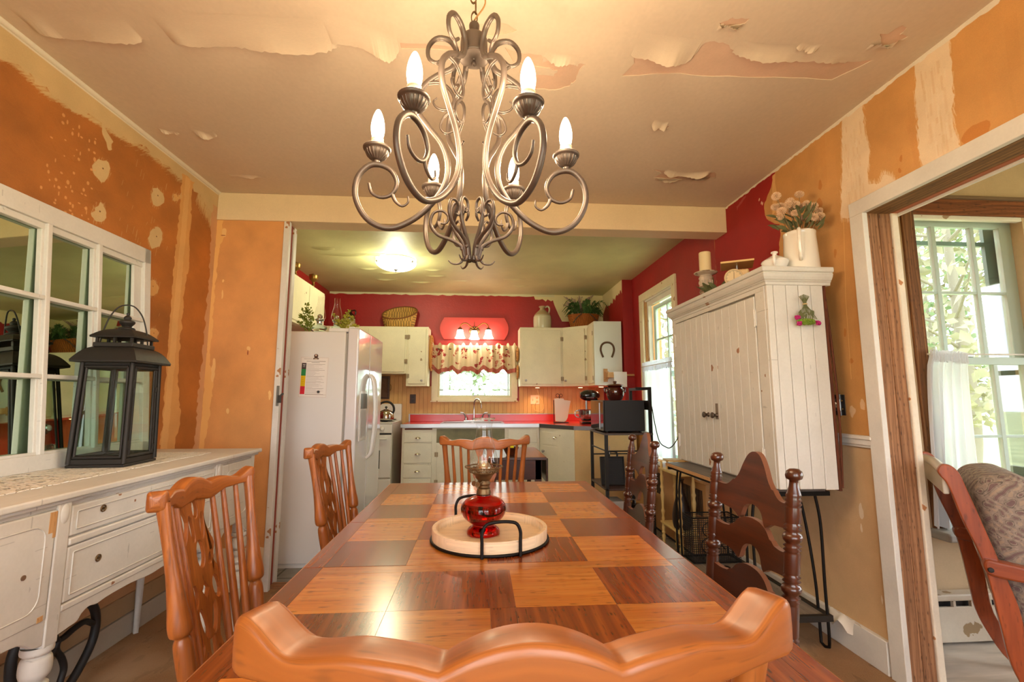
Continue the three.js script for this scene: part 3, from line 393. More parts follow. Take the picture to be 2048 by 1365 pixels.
{ // living room
  const w = structGroup('window_3');
  const sash = (z, y0, y1, ys) => {
    part('sash', [BB(2.37, 2.402, y0, y1, z, z + 0.03, 0.003), BB(2.955, 3.03, y0, y1, z, z + 0.03, 0.003), BB(2.37, 3.03, y1 - 0.04, y1, z, z + 0.03, 0.003), BB(2.37, 3.03, y0, y0 + 0.04, z, z + 0.03, 0.003)], winGreen, w);
    for (const x of [2.554, 2.791]) part('muntin', BB(x - 0.012, x + 0.012, y0, y1, z + 0.002, z + 0.028, 0.002), winGreen, w);
    for (const y of ys) part('muntin', BB(2.4, 2.96, y - 0.007, y + 0.007, z + 0.004, z + 0.026, 0.002), winGreen, w);
    part('pane', BB(2.4, 2.96, y0 + 0.03, y1 - 0.03, z + 0.014, z + 0.016), glassPane, w);
  };
  sash(-2.39, 1.36, 2.185, [1.765]); sash(-2.355, 0.53, 1.4, [0.978]);
  part('storm_frame', [BB(2.37, 3.03, 2.06, 2.085, -2.45, -2.43), BB(2.94, 3.03, 0.53, 2.185, -2.45, -2.43), BB(2.37, 3.03, 0.53, 0.58, -2.45, -2.43)], stormGrey, w);
  part('sash_lock', [B(0.05, 0.014, 0.02, 2.65, 1.408, -2.34, 0.004)], steel, w);
  part('sill', BB(2.27, 3.2, 0.485, 0.527, -2.34, -2.185, 0.012), mat([168, 168, 160], 0.6), w);
  part('stud', BB(2.3, 2.372, 0.527, 2.3, -2.32, -2.288, 0.003), mat([200, 190, 170], 0.9, { map: T.rough }), w, 'rough bare wood stud', 'y');
  part('header', [BB(2.2, 3.4, 2.187, 2.29, -2.32, -2.29, 0.004)], mat([205, 170, 130], 0.9, { map: T.rough }), w, 'rough wooden header above the sash');
  part('head_trim', BB(2.372, 3.03, 2.165, 2.19, -2.33, -2.3, 0.003), winWhite, w);
  part('torn_edge', BB(2.2, 3.4, 2.278, 2.296, -2.306, -2.275, 0.004), mat([120, 96, 72], 0.9), w);
}
{ // windows behind the camera and in the side wall of the living room
  let n = 4; const simple = (ax, a0, a1, y0, y1, at) => { const w = structGroup('window_' + n++); const bar = (p, q, r, s, t = 0.02) => part('sash', ax === 'z' ? BB(p, q, r, s, at - t, at + t) : BB(at - t, at + t, r, s, p, q), winWhite, w); bar(a0, a0 + 0.05, y0, y1); bar(a1 - 0.05, a1, y0, y1); bar(a0, a1, y0, y0 + 0.05); bar(a0, a1, y1 - 0.05, y1); bar(a0, a1, (y0 + y1) / 2 - 0.02, (y0 + y1) / 2 + 0.02); bar((a0 + a1) / 2 - 0.012, (a0 + a1) / 2 + 0.012, y0, y1, 0.012); };
  for (const [a, b] of rearHoles) simple('z', a, b, 0.55, 2.3, 1.88); simple('x', -1.9, -0.7, 0.55, 2.25, 4.62); simple('x', 0.0, 1.2, 0.55, 2.25, 4.62);
}
// ---------- outside ----------
struct('ground_outside', BB(-60, 60, -0.6, -0.35, -70, 60), mat([255, 255, 255], 0.95, { map: rep(paintTex([196, 198, 150], 421, { var_: 0.2, fx: 10 }), 0.2, 0.2) }));
{
  const g = new THREE.BufferGeometry(); g.setAttribute('position', new THREE.Float32BufferAttribute([0, 0, 0, 0.28, 0.5, 0.05, 0, 1, 0, -0.28, 0.5, 0.05], 3)); g.setIndex([0, 1, 2, 0, 2, 3]); g.computeVertexNormals();
  const leafM = [[118, 136, 98], [108, 126, 88], [138, 132, 108]].map((c) => mat(c, 0.8)), bark = mat([126, 116, 104], 0.9);
  const tree = (label, x, z, y0, y1, rad, count, seed, ls, lm) => {
    const t = thing('leafy_tree', label, 'tree', [x, -0.35, z]), r = rng(seed);
    part('trunk', sweep([[0, 0, 0], [0.1, 1, 0.05], [0.05, y1 * 0.7, 0], [0, y1, 0]], (q) => lerp(0.16, 0.03, q), 12, 8), bark, t, null, 'y');
    for (let i = 0; i < 14; i++) { const a = r() * 6.28, h = lerp(y0 * 0.6, y1 * 0.85, r()), L = rad * (0.6 + 0.5 * r()); part('branch', sweep([[0.05, h, 0], [cos(a) * L * 0.5, h + L * 0.25, sin(a) * L * 0.5], [cos(a) * L, h + L * 0.7, sin(a) * L]], (q) => lerp(0.04, 0.008, q), 8, 5), bark, t); }
    const m = new THREE.InstancedMesh(g, leafM[lm], count); m.name = 'foliage'; m.userData.kind = 'stuff'; const M4 = new THREE.Matrix4(), Q = new THREE.Quaternion();
    for (let i = 0; i < count; i++) { const a = r() * 6.28, k = Math.cbrt(r()), h = lerp(y0, y1, r()), e = Math.sqrt(max(0.05, 1 - ((h - (y0 + y1) / 2) / ((y1 - y0) / 2 + 0.3)) ** 2)), R = rad * e * k; Q.setFromEuler(new THREE.Euler(r() * 6, r() * 6, r() * 6)); const s = ls * (0.6 + 0.8 * r()); M4.compose(V(cos(a) * R, h, sin(a) * R), Q, V(s, s, s)); m.setMatrixAt(i, M4); }
    t.add(m);
  };
  tree('leafy tree filling the left half of the sink window', -1.3, -10.5, 0.6, 4.4, 1.9, 1500, 1, 0.17, 0);
  tree('leafy tree filling the right half of the sink window', 1.0, -11.5, 0.5, 4.6, 2.0, 1800, 2, 0.17, 1);
  tree('pale tree seen through the upper panes of the half-curtained kitchen window', 4.9, -10.5, 0.6, 6.0, 2.3, 2200, 3, 0.2, 2);
  tree('leafy tree behind the left panes of the living room window', 10.2, -9.2, 1.0, 7.5, 2.8, 2600, 4, 0.24, 2);
  tree('leafy tree behind the right panes of the living room window', 14.5, -10.2, 1.2, 8.0, 3.0, 2600, 5, 0.25, 1);
  tree('farther tree standing between the two living room window trees', 15.0, -14.5, 1.0, 8.5, 3.2, 2000, 6, 0.28, 2);
}
// ---------- lamps ----------
function lampLight(parent, x, y, z, color, cd, radius = 1) { const l = new THREE.PointLight(color, cd, 0, 2); l.position.set(x, y, z); l.castShadow = true; l.shadow.radius = radius; parent.add(l); return l; }
const WARM = new THREE.Color(1, 0.76, 0.48), WARMW = new THREE.Color(1, 0.82, 0.6), KIT = new THREE.Color(1, 0.96, 0.62);
const glow = (c, k) => { const m = new THREE.MeshStandardMaterial({ color: 0xffffff, roughness: 0.4, emissive: c, emissiveIntensity: k }); return m; };
{
  const t = thing('chandelier', 'dark bronze six-light scrolled iron chandelier hanging over the dining table', 'chandelier', [-0.022, 0, -1.179]);
  // profile points as [distance from the axis, height]
  const arm = [[0.079, 2.108], [0.1, 2.09], [0.121, 2.1], [0.124, 2.135], [0.1, 2.163], [0.067, 2.158], [0.048, 2.13], [0.048, 2.1], [0.06, 2.075], [0.09, 2.057], [0.125, 2.03], [0.15, 1.99], [0.148, 1.945], [0.118, 1.9], [0.082, 1.85], [0.066, 1.795], [0.074, 1.74], [0.108, 1.685], [0.16, 1.638], [0.216, 1.617], [0.27, 1.64], [0.303, 1.7], [0.298, 1.755], [0.27, 1.787], [0.245, 1.79], [0.214, 1.775], [0.198, 1.74], [0.21, 1.71], [0.236, 1.7], [0.262, 1.712], [0.27, 1.738]];
  const hook = [[0.21, 1.712], [0.2, 1.69], [0.182, 1.678], [0.168, 1.688], [0.168, 1.705]];
  const hook2 = [[0.1, 2.09], [0.088, 2.078], [0.084, 2.06], [0.092, 2.05]];
  const inner = [[0.128, 2.028], [0.09, 2.03], [0.064, 2.012], [0.052, 1.985], [0.058, 1.955], [0.08, 1.93], [0.087, 1.9], [0.072, 1.885], [0.054, 1.892]];
  const inner2 = [[0.058, 1.958], [0.078, 1.952], [0.1, 1.96], [0.108, 1.976], [0.098, 1.986]];
  const low = [[0.018, 1.545], [0.026, 1.572], [0.05, 1.588], [0.09, 1.604], [0.108, 1.632], [0.1, 1.662], [0.078, 1.668], [0.062, 1.652], [0.068, 1.634], [0.082, 1.634]];
  const low2 = [[0.012, 1.535], [0.02, 1.575], [0.044, 1.615], [0.056, 1.655], [0.046, 1.69], [0.026, 1.688], [0.022, 1.665], [0.034, 1.655]];
  const foot = [[0.016, 1.55], [0.03, 1.528], [0.05, 1.526], [0.06, 1.535]];
  const pol = (p, a) => [p[0] * cos(a), p[1], -p[0] * sin(a)];
  part('hub', [turned([[0, 2.105], [0.04, 2.107], [0.042, 2.112], [0.038, 2.12], [0.036, 2.165], [0.03, 2.172], [0.014, 2.176], [0.014, 2.21], [0.008, 2.216], [0, 2.217]], 28, 3), disc(0.041, 0.004, 0, 2.108, 0, 28)], bronze, t);
  part('finial', [lathe(smoothProfile([[0, 2.085], [0.006, 2.088], [0.007, 2.095], [0.004, 2.1], [0.006, 2.106]], 3), 12)], bronze, t);
  for (let k = 0; k < 6; k++) {
    const a = (k * PI) / 3, cup = pol([0.252, 0], a);
    const s = (pts, r0, r1, n) => sweep(pts.map((p) => pol(p, a)), (q) => lerp(r0, r1, q), n, 8);
    const A = part('arm', [sweep(arm.map((p) => pol(p, a)), (q) => q < 0.12 ? lerp(0.0045, 0.0075, q / 0.12) : q > 0.85 ? lerp(0.0075, 0.0035, (q - 0.85) / 0.15) : 0.0078, 150, 9), rod(pol([0.03, 2.12], a), pol([0.052, 2.09], a), 0.005)], bronze, t);
    part('scroll', s(hook, 0.005, 0.0022, 20), bronze, A); part('scroll', s(hook2, 0.0048, 0.0022, 14), bronze, A); part('scroll', s(inner, 0.0056, 0.0028, 44), bronze, A); part('scroll', s(inner2, 0.0046, 0.002, 20), bronze, A); part('scroll', s(low, 0.0058, 0.003, 44), bronze, A); part('scroll', s(low2, 0.0064, 0.0034, 40), bronze, A); part('scroll', [s(foot, 0.004, 0.0015, 12), ball(0.005, ...pol([0.026, 1.566], a))], bronze, A);
    const c = part('candle_cup', [lathe(smoothProfile([[0, 1.793], [0.007, 1.794], [0.008, 1.8], [0.014, 1.803], [0.026, 1.816], [0.03, 1.826], [0.035, 1.83], [0.036, 1.836], [0.03, 1.838], [0, 1.838]], 3), 28, cup[0], 0, cup[2]), Array.from({ length: 18 }, (_, i) => { const b = (i / 18) * 2 * PI; return sweep([[cup[0] + 0.013 * cos(b), 1.804, cup[2] + 0.013 * sin(b)], [cup[0] + 0.0235 * cos(b), 1.813, cup[2] + 0.0235 * sin(b)], [cup[0] + 0.029 * cos(b), 1.825, cup[2] + 0.029 * sin(b)]], 0.0022, 4, 5); })], bronze, t);
    part('candle_sleeve', lathe([[0, 1.836], [0.0145, 1.836], [0.0145, 1.842], [0.0165, 1.843], [0.0165, 1.847], [0.0148, 1.848], [0.0165, 1.85], [0.0165, 1.854], [0.0148, 1.855], [0.016, 1.857], [0.016, 1.862], [0.013, 1.866], [0, 1.867]], 20, cup[0], 0, cup[2]), mat([226, 204, 172], 0.6), c);
    part('bulb', lathe(smoothProfile([[0, 1.862], [0.012, 1.864], [0.0175, 1.884], [0.0168, 1.906], [0.011, 1.93], [0.004, 1.944], [0, 1.946]], 4), 20, cup[0], 0, cup[2]), glow(new THREE.Color(1, 0.86, 0.66), 5), c);
    lampLight(t, cup[0], 1.895, cup[2], WARM, LAMP.chandelier, 1);
  }
  for (let k = 0; k < 11; k++) { const y = 2.232 + k * 0.031; if (y > 2.545) break; const g = ring(0.011, 0.0022, 0, 0, 0, 0, 18); g.scale(0.75, 1.6, 1); if (k % 2) g.rotateY(PI / 2); g.translate(0.004 * sin(k * 2), y, 0); part('chain_link', g, agedBrass, t); }
  part('wire', sweep([[0.0, 2.215, 0.01], [0.03, 2.26, 0.02], [0.012, 2.33, 0.012], [0.034, 2.4, 0.0], [0.0, 2.47, 0.012], [0.006, 2.55, 0]], 0.0022, 40, 6), mat([150, 110, 64], 0.4), t);
  part('ceiling_rose', turned([[0, 2.53], [0.02, 2.532], [0.05, 2.545], [0.062, 2.557], [0, 2.557]], 24), bronze, t);
}
{
  const t = thing('ceiling_lamp', 'lit frosted glass dome lamp on the kitchen ceiling', 'ceiling light', [-0.84, 0, -4.6]);
  part('dome', lathe(smoothProfile([[0, 2.455], [0.08, 2.458], [0.15, 2.475], [0.19, 2.505], [0.2, 2.53], [0.195, 2.548]], 4), 40), glow(new THREE.Color(1, 0.95, 0.74), 3.2), t);
  part('mounting_ring', [ring(0.18, 0.01, 0, 2.55, 0)], steel, t); part('finial', turned([[0, 2.43], [0.006, 2.436], [0.008, 2.444], [0.02, 2.452], [0.022, 2.458], [0, 2.46]], 14), steel, t);
  for (let k = 0; k < 3; k++) { const a = 0.5 + k * 2.09; part('clip', B(0.02, 0.02, 0.012, 0.198 * cos(a), 2.515, 0.198 * sin(a), 0.003), steel, t); }
  lampLight(t, 0, 2.465, 0, KIT, LAMP.kitchen, 3);
}
// ---------- dining table ----------
{
  const t = thing('dining_table', 'long polished wooden dining table with checkered light and dark veneer top', 'table', [0, 0, 0]);
  const X0 = -0.433, X1 = 0.545, Z0 = -2.415, Z1 = -0.52, Y = TABLE_Y, D = 0.0012;
  part('table_core', [BB(X0 + 0.001, X1 - 0.001, Y - 0.028, Y - D, Z0, -1.6815, 0.004), BB(X0 + 0.001, X1 - 0.001, Y - 0.028, Y - D, -1.6795, -1.2535, 0.004), BB(X0 + 0.001, X1 - 0.001, Y - 0.028, Y - D, -1.2515, Z1, 0.004)], oak, t, null, 'z');
  const cols = [-0.385, -0.181, 0.026, 0.286, 0.494], xs = [[-0.385, -0.181], [-0.181, 0.026], [0.078, 0.286], [0.286, 0.494]];
  const r = rng(77); let n = 0;
  const tile = (x0, x1, z0, z1, dark, grain) => { const e = 0.0004; const m = (dark ? veneerD : veneerL)[Math.floor(r() * 3)]; part('veneer_tile', BB(x0 + e, x1 - e, Y - D, Y + (r() - 0.5) * 0.0001, z0 + e, z1 - e), m, t, null, grain || (dark ? 'z' : 'x'), 0.37 * ++n); };
  const rows = (zs, first) => zs.forEach(([a, b], k) => { xs.forEach(([p, q], i) => tile(p, q, a, b, (i + k + first) % 2 === 1)); tile(0.026, 0.078, a, b, true); });
  const borders = (a, b) => { tile(X0, -0.385, a, b, true); tile(0.494, X1, a, b, true); };
  // near leaf
  tile(-0.385, 0.494, -1.2515, -1.205, false); rows([[-1.205, -0.996], [-0.996, -0.787], [-0.787, -0.578]], 0); tile(-0.385, 0.494, -0.578, Z1, true, 'x'); borders(-1.2515, Z1);
  rows([[-1.466, -1.2535], [-1.6795, -1.466]], 1); borders(-1.6795, -1.2535);
  tile(-0.385, 0.494, -1.727, -1.6815, false); rows([[-1.936, -1.727], [-2.145, -1.936], [-2.354, -2.145]], 1); tile(-0.385, 0.494, Z0, -2.354, true, 'x'); borders(Z0, -1.6815);
  part('edge_band', [BB(X0 - 0.004, X0, Y - 0.03, Y - 0.001, Z0, Z1, 0.002), BB(X1, X1 + 0.004, Y - 0.03, Y - 0.001, Z0, Z1, 0.002), BB(X0 - 0.004, X1 + 0.004, Y - 0.03, Y - 0.001, Z0 - 0.004, Z0, 0.002), BB(X0 - 0.004, X1 + 0.004, Y - 0.03, Y - 0.001, Z1, Z1 + 0.004, 0.002)], oak, t, null, 'z');
  part('apron', [BB(X0 + 0.07, X0 + 0.09, Y - 0.12, Y - 0.028, Z0 + 0.1, Z1 - 0.1, 0.002), BB(X1 - 0.09, X1 - 0.07, Y - 0.12, Y - 0.028, Z0 + 0.1, Z1 - 0.1, 0.002), BB(X0 + 0.08, X1 - 0.08, Y - 0.12, Y - 0.028, Z0 + 0.09, Z0 + 0.11), BB(X0 + 0.08, X1 - 0.08, Y - 0.12, Y - 0.028, Z1 - 0.11, Z1 - 0.09)], oak, t, null, 'z');
  for (const x of [-0.03, 0.14]) for (const z of [-1.99, -0.95]) part('leg', turnedBetween([x, 0, z], [x, Y - 0.028, z], [[0.018, 0], [0.022, 0.03], [0.018, 0.08], [0.024, 0.3], [0.036, 0.6], [0.028, 0.66], [0.038, 0.7], [0.036, 0.72], [0.04, 0.78], [0.04, 1]]), oak, t, null, 'y');
}
// ---------- chairs with spindles and a pierced splat ----------
function crest(W, h, topF, botF, bow, T0, n = 72) {
  const pos = [], idx = [], uv = [], m = 20; // rounded-rectangle section swept along the bow
  for (let i = 0; i <= n; i++) {
    const u = (i / n) * 2 - 1, yt = h + topF(u), yb = h + botF(u), e = 1 - max(0, abs(u) - 0.965) / 0.035 * 0.35, cx = u * W / 2, cz = -bow * (1 - u * u), sl = 2 * bow * u / (W / 2), nx = -sl / Math.hypot(1, sl) * -1, nz = 1 / Math.hypot(1, sl);
    for (let k = 0; k <= m; k++) { const a = (k / m) * 2 * PI, p = 0.34, ca = cos(a), sa = sin(a), q = Math.sign(ca) * abs(ca) ** p * T0 / 2 * e, y = (yt + yb) / 2 + Math.sign(sa) * abs(sa) ** p * (yt - yb) / 2 * e; pos.push(cx - nx * 0 + (-sl / Math.hypot(1, sl)) * q * -1 * -1, y, cz + nz * q); uv.push(cx, k / m * 0.2); }
  }
  for (let i = 0; i < n; i++) for (let k = 0; k < m; k++) { const a = i * (m + 1) + k, b = a + m + 1; idx.push(a, b, a + 1, b, b + 1, a + 1); }
  for (const e of [0, n]) { let c = [0, 0, 0]; for (let k = 0; k < m; k++) for (let j = 0; j < 3; j++) c[j] += pos[(e * (m + 1) + k) * 3 + j] / m; const at = pos.length / 3; pos.push(...c); uv.push(0, 0); for (let k = 0; k < m; k++) { const a = e * (m + 1) + k; e ? idx.push(a, at, a + 1) : idx.push(a, a + 1, at); } }
  const g = new THREE.BufferGeometry(); g.setAttribute('position', new THREE.Float32BufferAttribute(pos, 3)); g.setAttribute('uv', new THREE.Float32BufferAttribute(uv, 2)); g.setIndex(idx); g.computeVertexNormals(); const o = fin(g); o.userData.uvd = true; return o;
}
const knots = (ks) => (u) => { u = abs(u); for (let i = 0; i < ks.length - 1; i++) if (u <= ks[i + 1][0]) { const t = (u - ks[i][0]) / (ks[i + 1][0] - ks[i][0]), s = ks[i][2] === 'l' ? t : t * t * (3 - 2 * t); return lerp(ks[i][1], ks[i + 1][1], s); } return ks[ks.length - 1][1]; };
const crestTop = (() => { const c = (u) => { u = abs(u); if (u < 0.29) { const t = u / 0.29; return lerp(-0.002, -0.025, t * t); } if (u < 0.55) { const t = (u - 0.29) / 0.26; return lerp(-0.025, -0.017, Math.sqrt(max(0, 1 - (1 - t) * (1 - t)))); } if (u < 0.76) { const t = (u - 0.55) / 0.21; return lerp(-0.017, -0.024, t * t * (3 - 2 * t)); } const t = min(1, (u - 0.76) / 0.2); return lerp(-0.024, 0, t * t * (3 - 2 * t)); }; return c; })();
const crestBot = knots([[0, -0.062, 'l'], [0.06, -0.066], [0.3, -0.072], [0.6, -0.052], [0.8, -0.048], [1, -0.05]]);
function spindleChair(W, h, label) {
  const t = thing('spindle_back_chair', label, 'chair', [0, 0, 0]), bow = 0.06, zEnd = -0.25, seatY = 0.445;
  const lean = (y) => lerp(-0.165, zEnd, (y - seatY) / (h - 0.03 - seatY)), zb = (u) => -bow * (1 - u * u);
  part('crest_rail', tr(crest(W, h, crestTop, crestBot, bow, 0.042), 0, 0, zEnd), oak, t);
  const sx = (W / 2 - 0.022), sb = 0.165, at = (u, y) => { const k = (y - seatY) / (h - 0.04 - seatY); return [lerp(u * sb * (W / 0.46), u * sx / 1.0, k), y, lean(y) + zb(u) * lerp(0.55, 1, k)]; };
  for (const s of [-1, 1]) part('back_post', turnedBetween(at(s, seatY - 0.01), at(s, h - 0.03), [[0.014, 0], [0.018, 0.12], [0.0205, 0.27], [0.019, 0.36], [0.0145, 0.385], [0.0235, 0.4], [0.0255, 0.44], [0.021, 0.52], [0.0145, 0.68], [0.0135, 0.85], [0.0155, 1]]), oak, t, null, 'y');
  for (const s of [-1, 1]) for (const k of [0.8, 0.6, 0.41]) part('spindle', turnedBetween(at(s * k, seatY - 0.01), at(s * k, h - 0.045), [[0.0075, 0], [0.0105, 0.3], [0.0095, 0.55], [0.0068, 1]], 10, 2), oak, t, null, 'y');
  { // pierced splat, bent to the bow
    const H = h - 0.05 - seatY, o = [[-0.058, 0], [-0.06, 0.08], [-0.036, 0.2], [-0.05, 0.3], [-0.078, 0.4], [-0.082, 0.48], [-0.066, 0.56], [-0.05, 0.62], [-0.064, 0.7], [-0.046, 0.78], [-0.036, 0.86], [-0.052, 0.95], [-0.058, 1]], out = [...o, ...o.slice().reverse().map(([x, y]) => [-x, y])].map(([x, y]) => [x, y * H]);
    const hl = (x, y, a, b, r) => oval(x, y * H, a * 1.35, b * 1.2, r, 14), holes = [hl(0, 0.92, 0.008, 0.02, 0), hl(-0.022, 0.82, 0.006, 0.03, 0.12), hl(0.022, 0.82, 0.006, 0.03, -0.12), hl(0, 0.67, 0.012, 0.03, 0), hl(-0.04, 0.63, 0.007, 0.016, 0.5), hl(0.04, 0.63, 0.007, 0.016, -0.5), [[0, 0.53 * H], [0.017, 0.475 * H], [0, 0.42 * H], [-0.017, 0.475 * H]], hl(-0.047, 0.46, 0.011, 0.026, -0.2), hl(0.047, 0.46, 0.011, 0.026, 0.2), hl(-0.022, 0.31, 0.008, 0.034, 0.25), hl(0.022, 0.31, 0.008, 0.034, -0.25), hl(0, 0.17, 0.009, 0.04, 0), hl(-0.03, 0.1, 0.006, 0.025, -0.2), hl(0.03, 0.1, 0.006, 0.025, 0.2)];
    const g = ex(shp(spl(out, 3), holes), 0.011, 0.0015); const p = g.attributes.position; for (let i = 0; i < p.count; i++) { const y = p.getY(i) + seatY, x = p.getX(i); p.setXYZ(i, x, y, p.getZ(i) + lean(y) - bow * lerp(0.6, 1, p.getY(i) / H) - 0.005); } part('splat', g, oak, t, null, 'y');
  }
  part('seat', [(() => { const s = ex(shp(spl([[-0.19, -0.2], [0, -0.215], [0.19, -0.2], [0.235, 0.0], [0.24, 0.18], [0.12, 0.225], [0, 0.23], [-0.12, 0.225], [-0.24, 0.18], [-0.235, 0]], 5)), 0.04, 0.01, 3); s.rotateX(PI / 2); s.scale(W / 0.5, 1, 1); s.translate(0, seatY, 0); return s; })()], oak, t, null, 'z');
  for (const s of [-1, 1]) for (const f of [-1, 1]) part('leg', turnedBetween([s * 0.215, 0, f * 0.2], [s * 0.16, seatY - 0.03, f * 0.15], [[0.011, 0], [0.014, 0.1], [0.02, 0.3], [0.013, 0.36], [0.019, 0.42], [0.023, 0.6], [0.014, 0.72], [0.02, 0.76], [0.016, 1]]), oak, t, null, 'y');
  for (const s of [-1, 1]) part('stretcher', turnedBetween([s * 0.195, 0.16, -0.18], [s * 0.195, 0.16, 0.18], [[0.008, 0], [0.014, 0.5], [0.008, 1]], 10), oak, t, null, 'z');
  part('stretcher', turnedBetween([-0.19, 0.16, 0], [0.19, 0.16, 0], [[0.008, 0], [0.015, 0.5], [0.008, 1]], 10), oak, t);
  return t;
}
{
  const host = spindleChair(0.482, 1.0, 'honey-brown spindle-back chair in the foreground at the near end of the table');
  host.position.set(0.041, 0, -0.7); host.rotation.y = PI;
  copyOf(host, 'honey-brown spindle-back chair at the far end of the table behind the oil lamp', [0.033, 0, -2.76], 0).scale.set(0.97, 0.985, 0.97);
  const side = spindleChair(0.43, 0.965, 'worn spindle-back chair beside the white sideboard, left side of the table');
  side.position.set(-0.485, 0, -1.374); side.rotation.y = PI / 2 - 0.03;
  copyOf(side, 'worn spindle-back chair in front of the white refrigerator, left side of the table', [-0.46, 0, -2.305], PI / 2 - 0.14);
}
// ---------- dark ladderback chairs ----------
{
  const t = thing('ladderback_chair', 'dark mahogany ladderback chair with turned posts beside the white cupboard, nearer of the two', 'chair', [0.552, 0, -1.345], -PI / 2 + 0.03);
  const Pz = (y) => (y < 0.43 ? lerp(-0.2, -0.19, y / 0.43) : -0.19 - (y - 0.43) * 0.105), px = 0.1835;
  const prof = [[0.016, 0], [0.019, 0.02], [0.0185, 0.3], [0.019, 0.45], [0.0185, 0.5]];
  const ringG = (y) => { prof.push([0.0185, y - 0.037], [0.0145, y - 0.034], [0.0205, y - 0.029], [0.0148, y - 0.024], [0.021, y - 0.019], [0.0135, y - 0.0145], [0.0215, y - 0.006], [0.0232, y + 0.001], [0.0215, y + 0.008], [0.0135, y + 0.0145], [0.021, y + 0.019], [0.0148, y + 0.024], [0.0205, y + 0.029], [0.0145, y + 0.034], [0.0185, y + 0.037]); };
  ringG(0.565); ringG(0.71); ringG(0.832); prof.push([0.0185, 0.905], [0.0155, 0.908], [0.0195, 0.913], [0.016, 0.918], [0.0195, 0.923], [0.016, 0.928], [0.0185, 0.934], [0.0165, 0.94], [0.0115, 0.956], [0.0105, 0.966], [0.0105, 0.972], [0.0185, 0.976], [0.0205, 0.984], [0.0185, 0.994], [0.011, 1.0], [0, 1.0015]);
  for (const s of [-1, 1]) { const g = lathe(prof, 20), p = g.attributes.position; for (let i = 0; i < p.count; i++) p.setXYZ(i, p.getX(i) + s * px, p.getY(i), p.getZ(i) + Pz(p.getY(i))); g.computeVertexNormals(); const q = lathe(prof, 20); g.setAttribute('normal', q.attributes.normal); part('back_post', g, mahog, t, null, 'y'); }
  const slat = (y, top, bot) => { // stations across the slat, bent to its bow
    const f = (a) => (u) => { const q = a.slice().sort((m, n) => m[0] - n[0]); u = abs(u); for (let i = 0; i < q.length - 1; i++) if (u <= q[i + 1][0]) return lerp(q[i][1], q[i + 1][1], (u - q[i][0]) / max(1e-6, q[i + 1][0] - q[i][0])); return q[q.length - 1][1]; };
    const tf = f(top), bf = f(bot), N = 110, zc = (x, yy) => Pz(yy) - 0.018 * (1 - (x / px) ** 2), P = (u, v, k) => { const U = (u * 2 - 1) * 0.96, x = U * px, yy = y + lerp(bf(U), tf(U), v); return [x, yy, zc(x, yy) + k * 0.0075]; };
    part('slat', J(grid(N, 8, (u, v) => P(u, v, 1)), grid(N, 8, (u, v) => P(1 - u, v, -1))), mahog, t, null, 'x');
    const sl = t.children[t.children.length - 1]; part('slat_edge', J(grid(N, 1, (u, v) => P(1 - u, 1, lerp(-1, 1, v))), grid(N, 1, (u, v) => P(u, 0, lerp(-1, 1, v)))), mahogEdge, sl, 'paler worn top and bottom edge', 'x');
  };
  const curve = (a) => spl(a, 4, false);
  const T1 = [...curve([[0.96, 0.035], [0.8, 0.03], [0.66, 0.033], [0.58, 0.042]]), [0.52, 0.052], [0.47, 0.053], ...curve([[0.46, 0.056], [0.38, 0.072], [0.28, 0.105], [0.17, 0.132], [0.07, 0.143], [0, 0.145]])], B1 = [...curve([[0.96, -0.03], [0.75, -0.033], [0.5, -0.04], [0.42, -0.047]]), [0.34, -0.056], [0.3, -0.05], ...curve([[0.29, -0.046], [0.24, -0.025], [0.14, -0.01], [0, -0.005]])];
  slat(0.878, T1, B1);
  const T2 = [...curve([[0.96, 0.03], [0.75, 0.024], [0.58, 0.026]]), [0.5, 0.036], [0.46, 0.036], ...curve([[0.45, 0.039], [0.36, 0.055], [0.2, 0.068], [0, 0.072]])], B2 = [...curve([[0.96, -0.03], [0.75, -0.034], [0.5, -0.04], [0.42, -0.046]]), [0.33, -0.056], [0.29, -0.05], ...curve([[0.28, -0.046], [0.23, -0.022], [0.13, -0.006], [0, -0.001]])];
  slat(0.762, T2, B2); slat(0.63, T2, B2);
  part('seat', [(() => { const s = ex(shp([[-0.19, -0.2], [0.19, -0.2], [0.235, 0.22], [-0.235, 0.22]]), 0.035, 0.008, 2); s.rotateX(PI / 2); s.translate(0, 0.455, 0); return s; })()], mahog, t, null, 'z');
  for (const s of [-1, 1]) { part('leg', turnedBetween([s * 0.21, 0, 0.19], [s * 0.21, 0.43, 0.19], [[0.014, 0], [0.02, 0.1], [0.016, 0.2], [0.022, 0.3], [0.015, 0.42], [0.022, 0.5], [0.021, 1]]), mahog, t, null, 'y'); for (const y of [0.15, 0.28]) part('stretcher', rod([s * 0.185, y, -0.19], [s * 0.21, y, 0.19], 0.01), mahog, t, null, 'z'); }
  for (const [y, z] of [[0.2, -0.195], [0.18, 0.19], [0.3, 0.19]]) part('stretcher', turnedBetween([-0.2, y, z], [0.2, y, z], [[0.009, 0], [0.014, 0.5], [0.009, 1]], 10), mahog, t);
  copyOf(t, 'dark mahogany ladderback chair near the microwave cart, farther of the two', [0.505, 0, -2.15], -PI / 2 - 0.07);
}
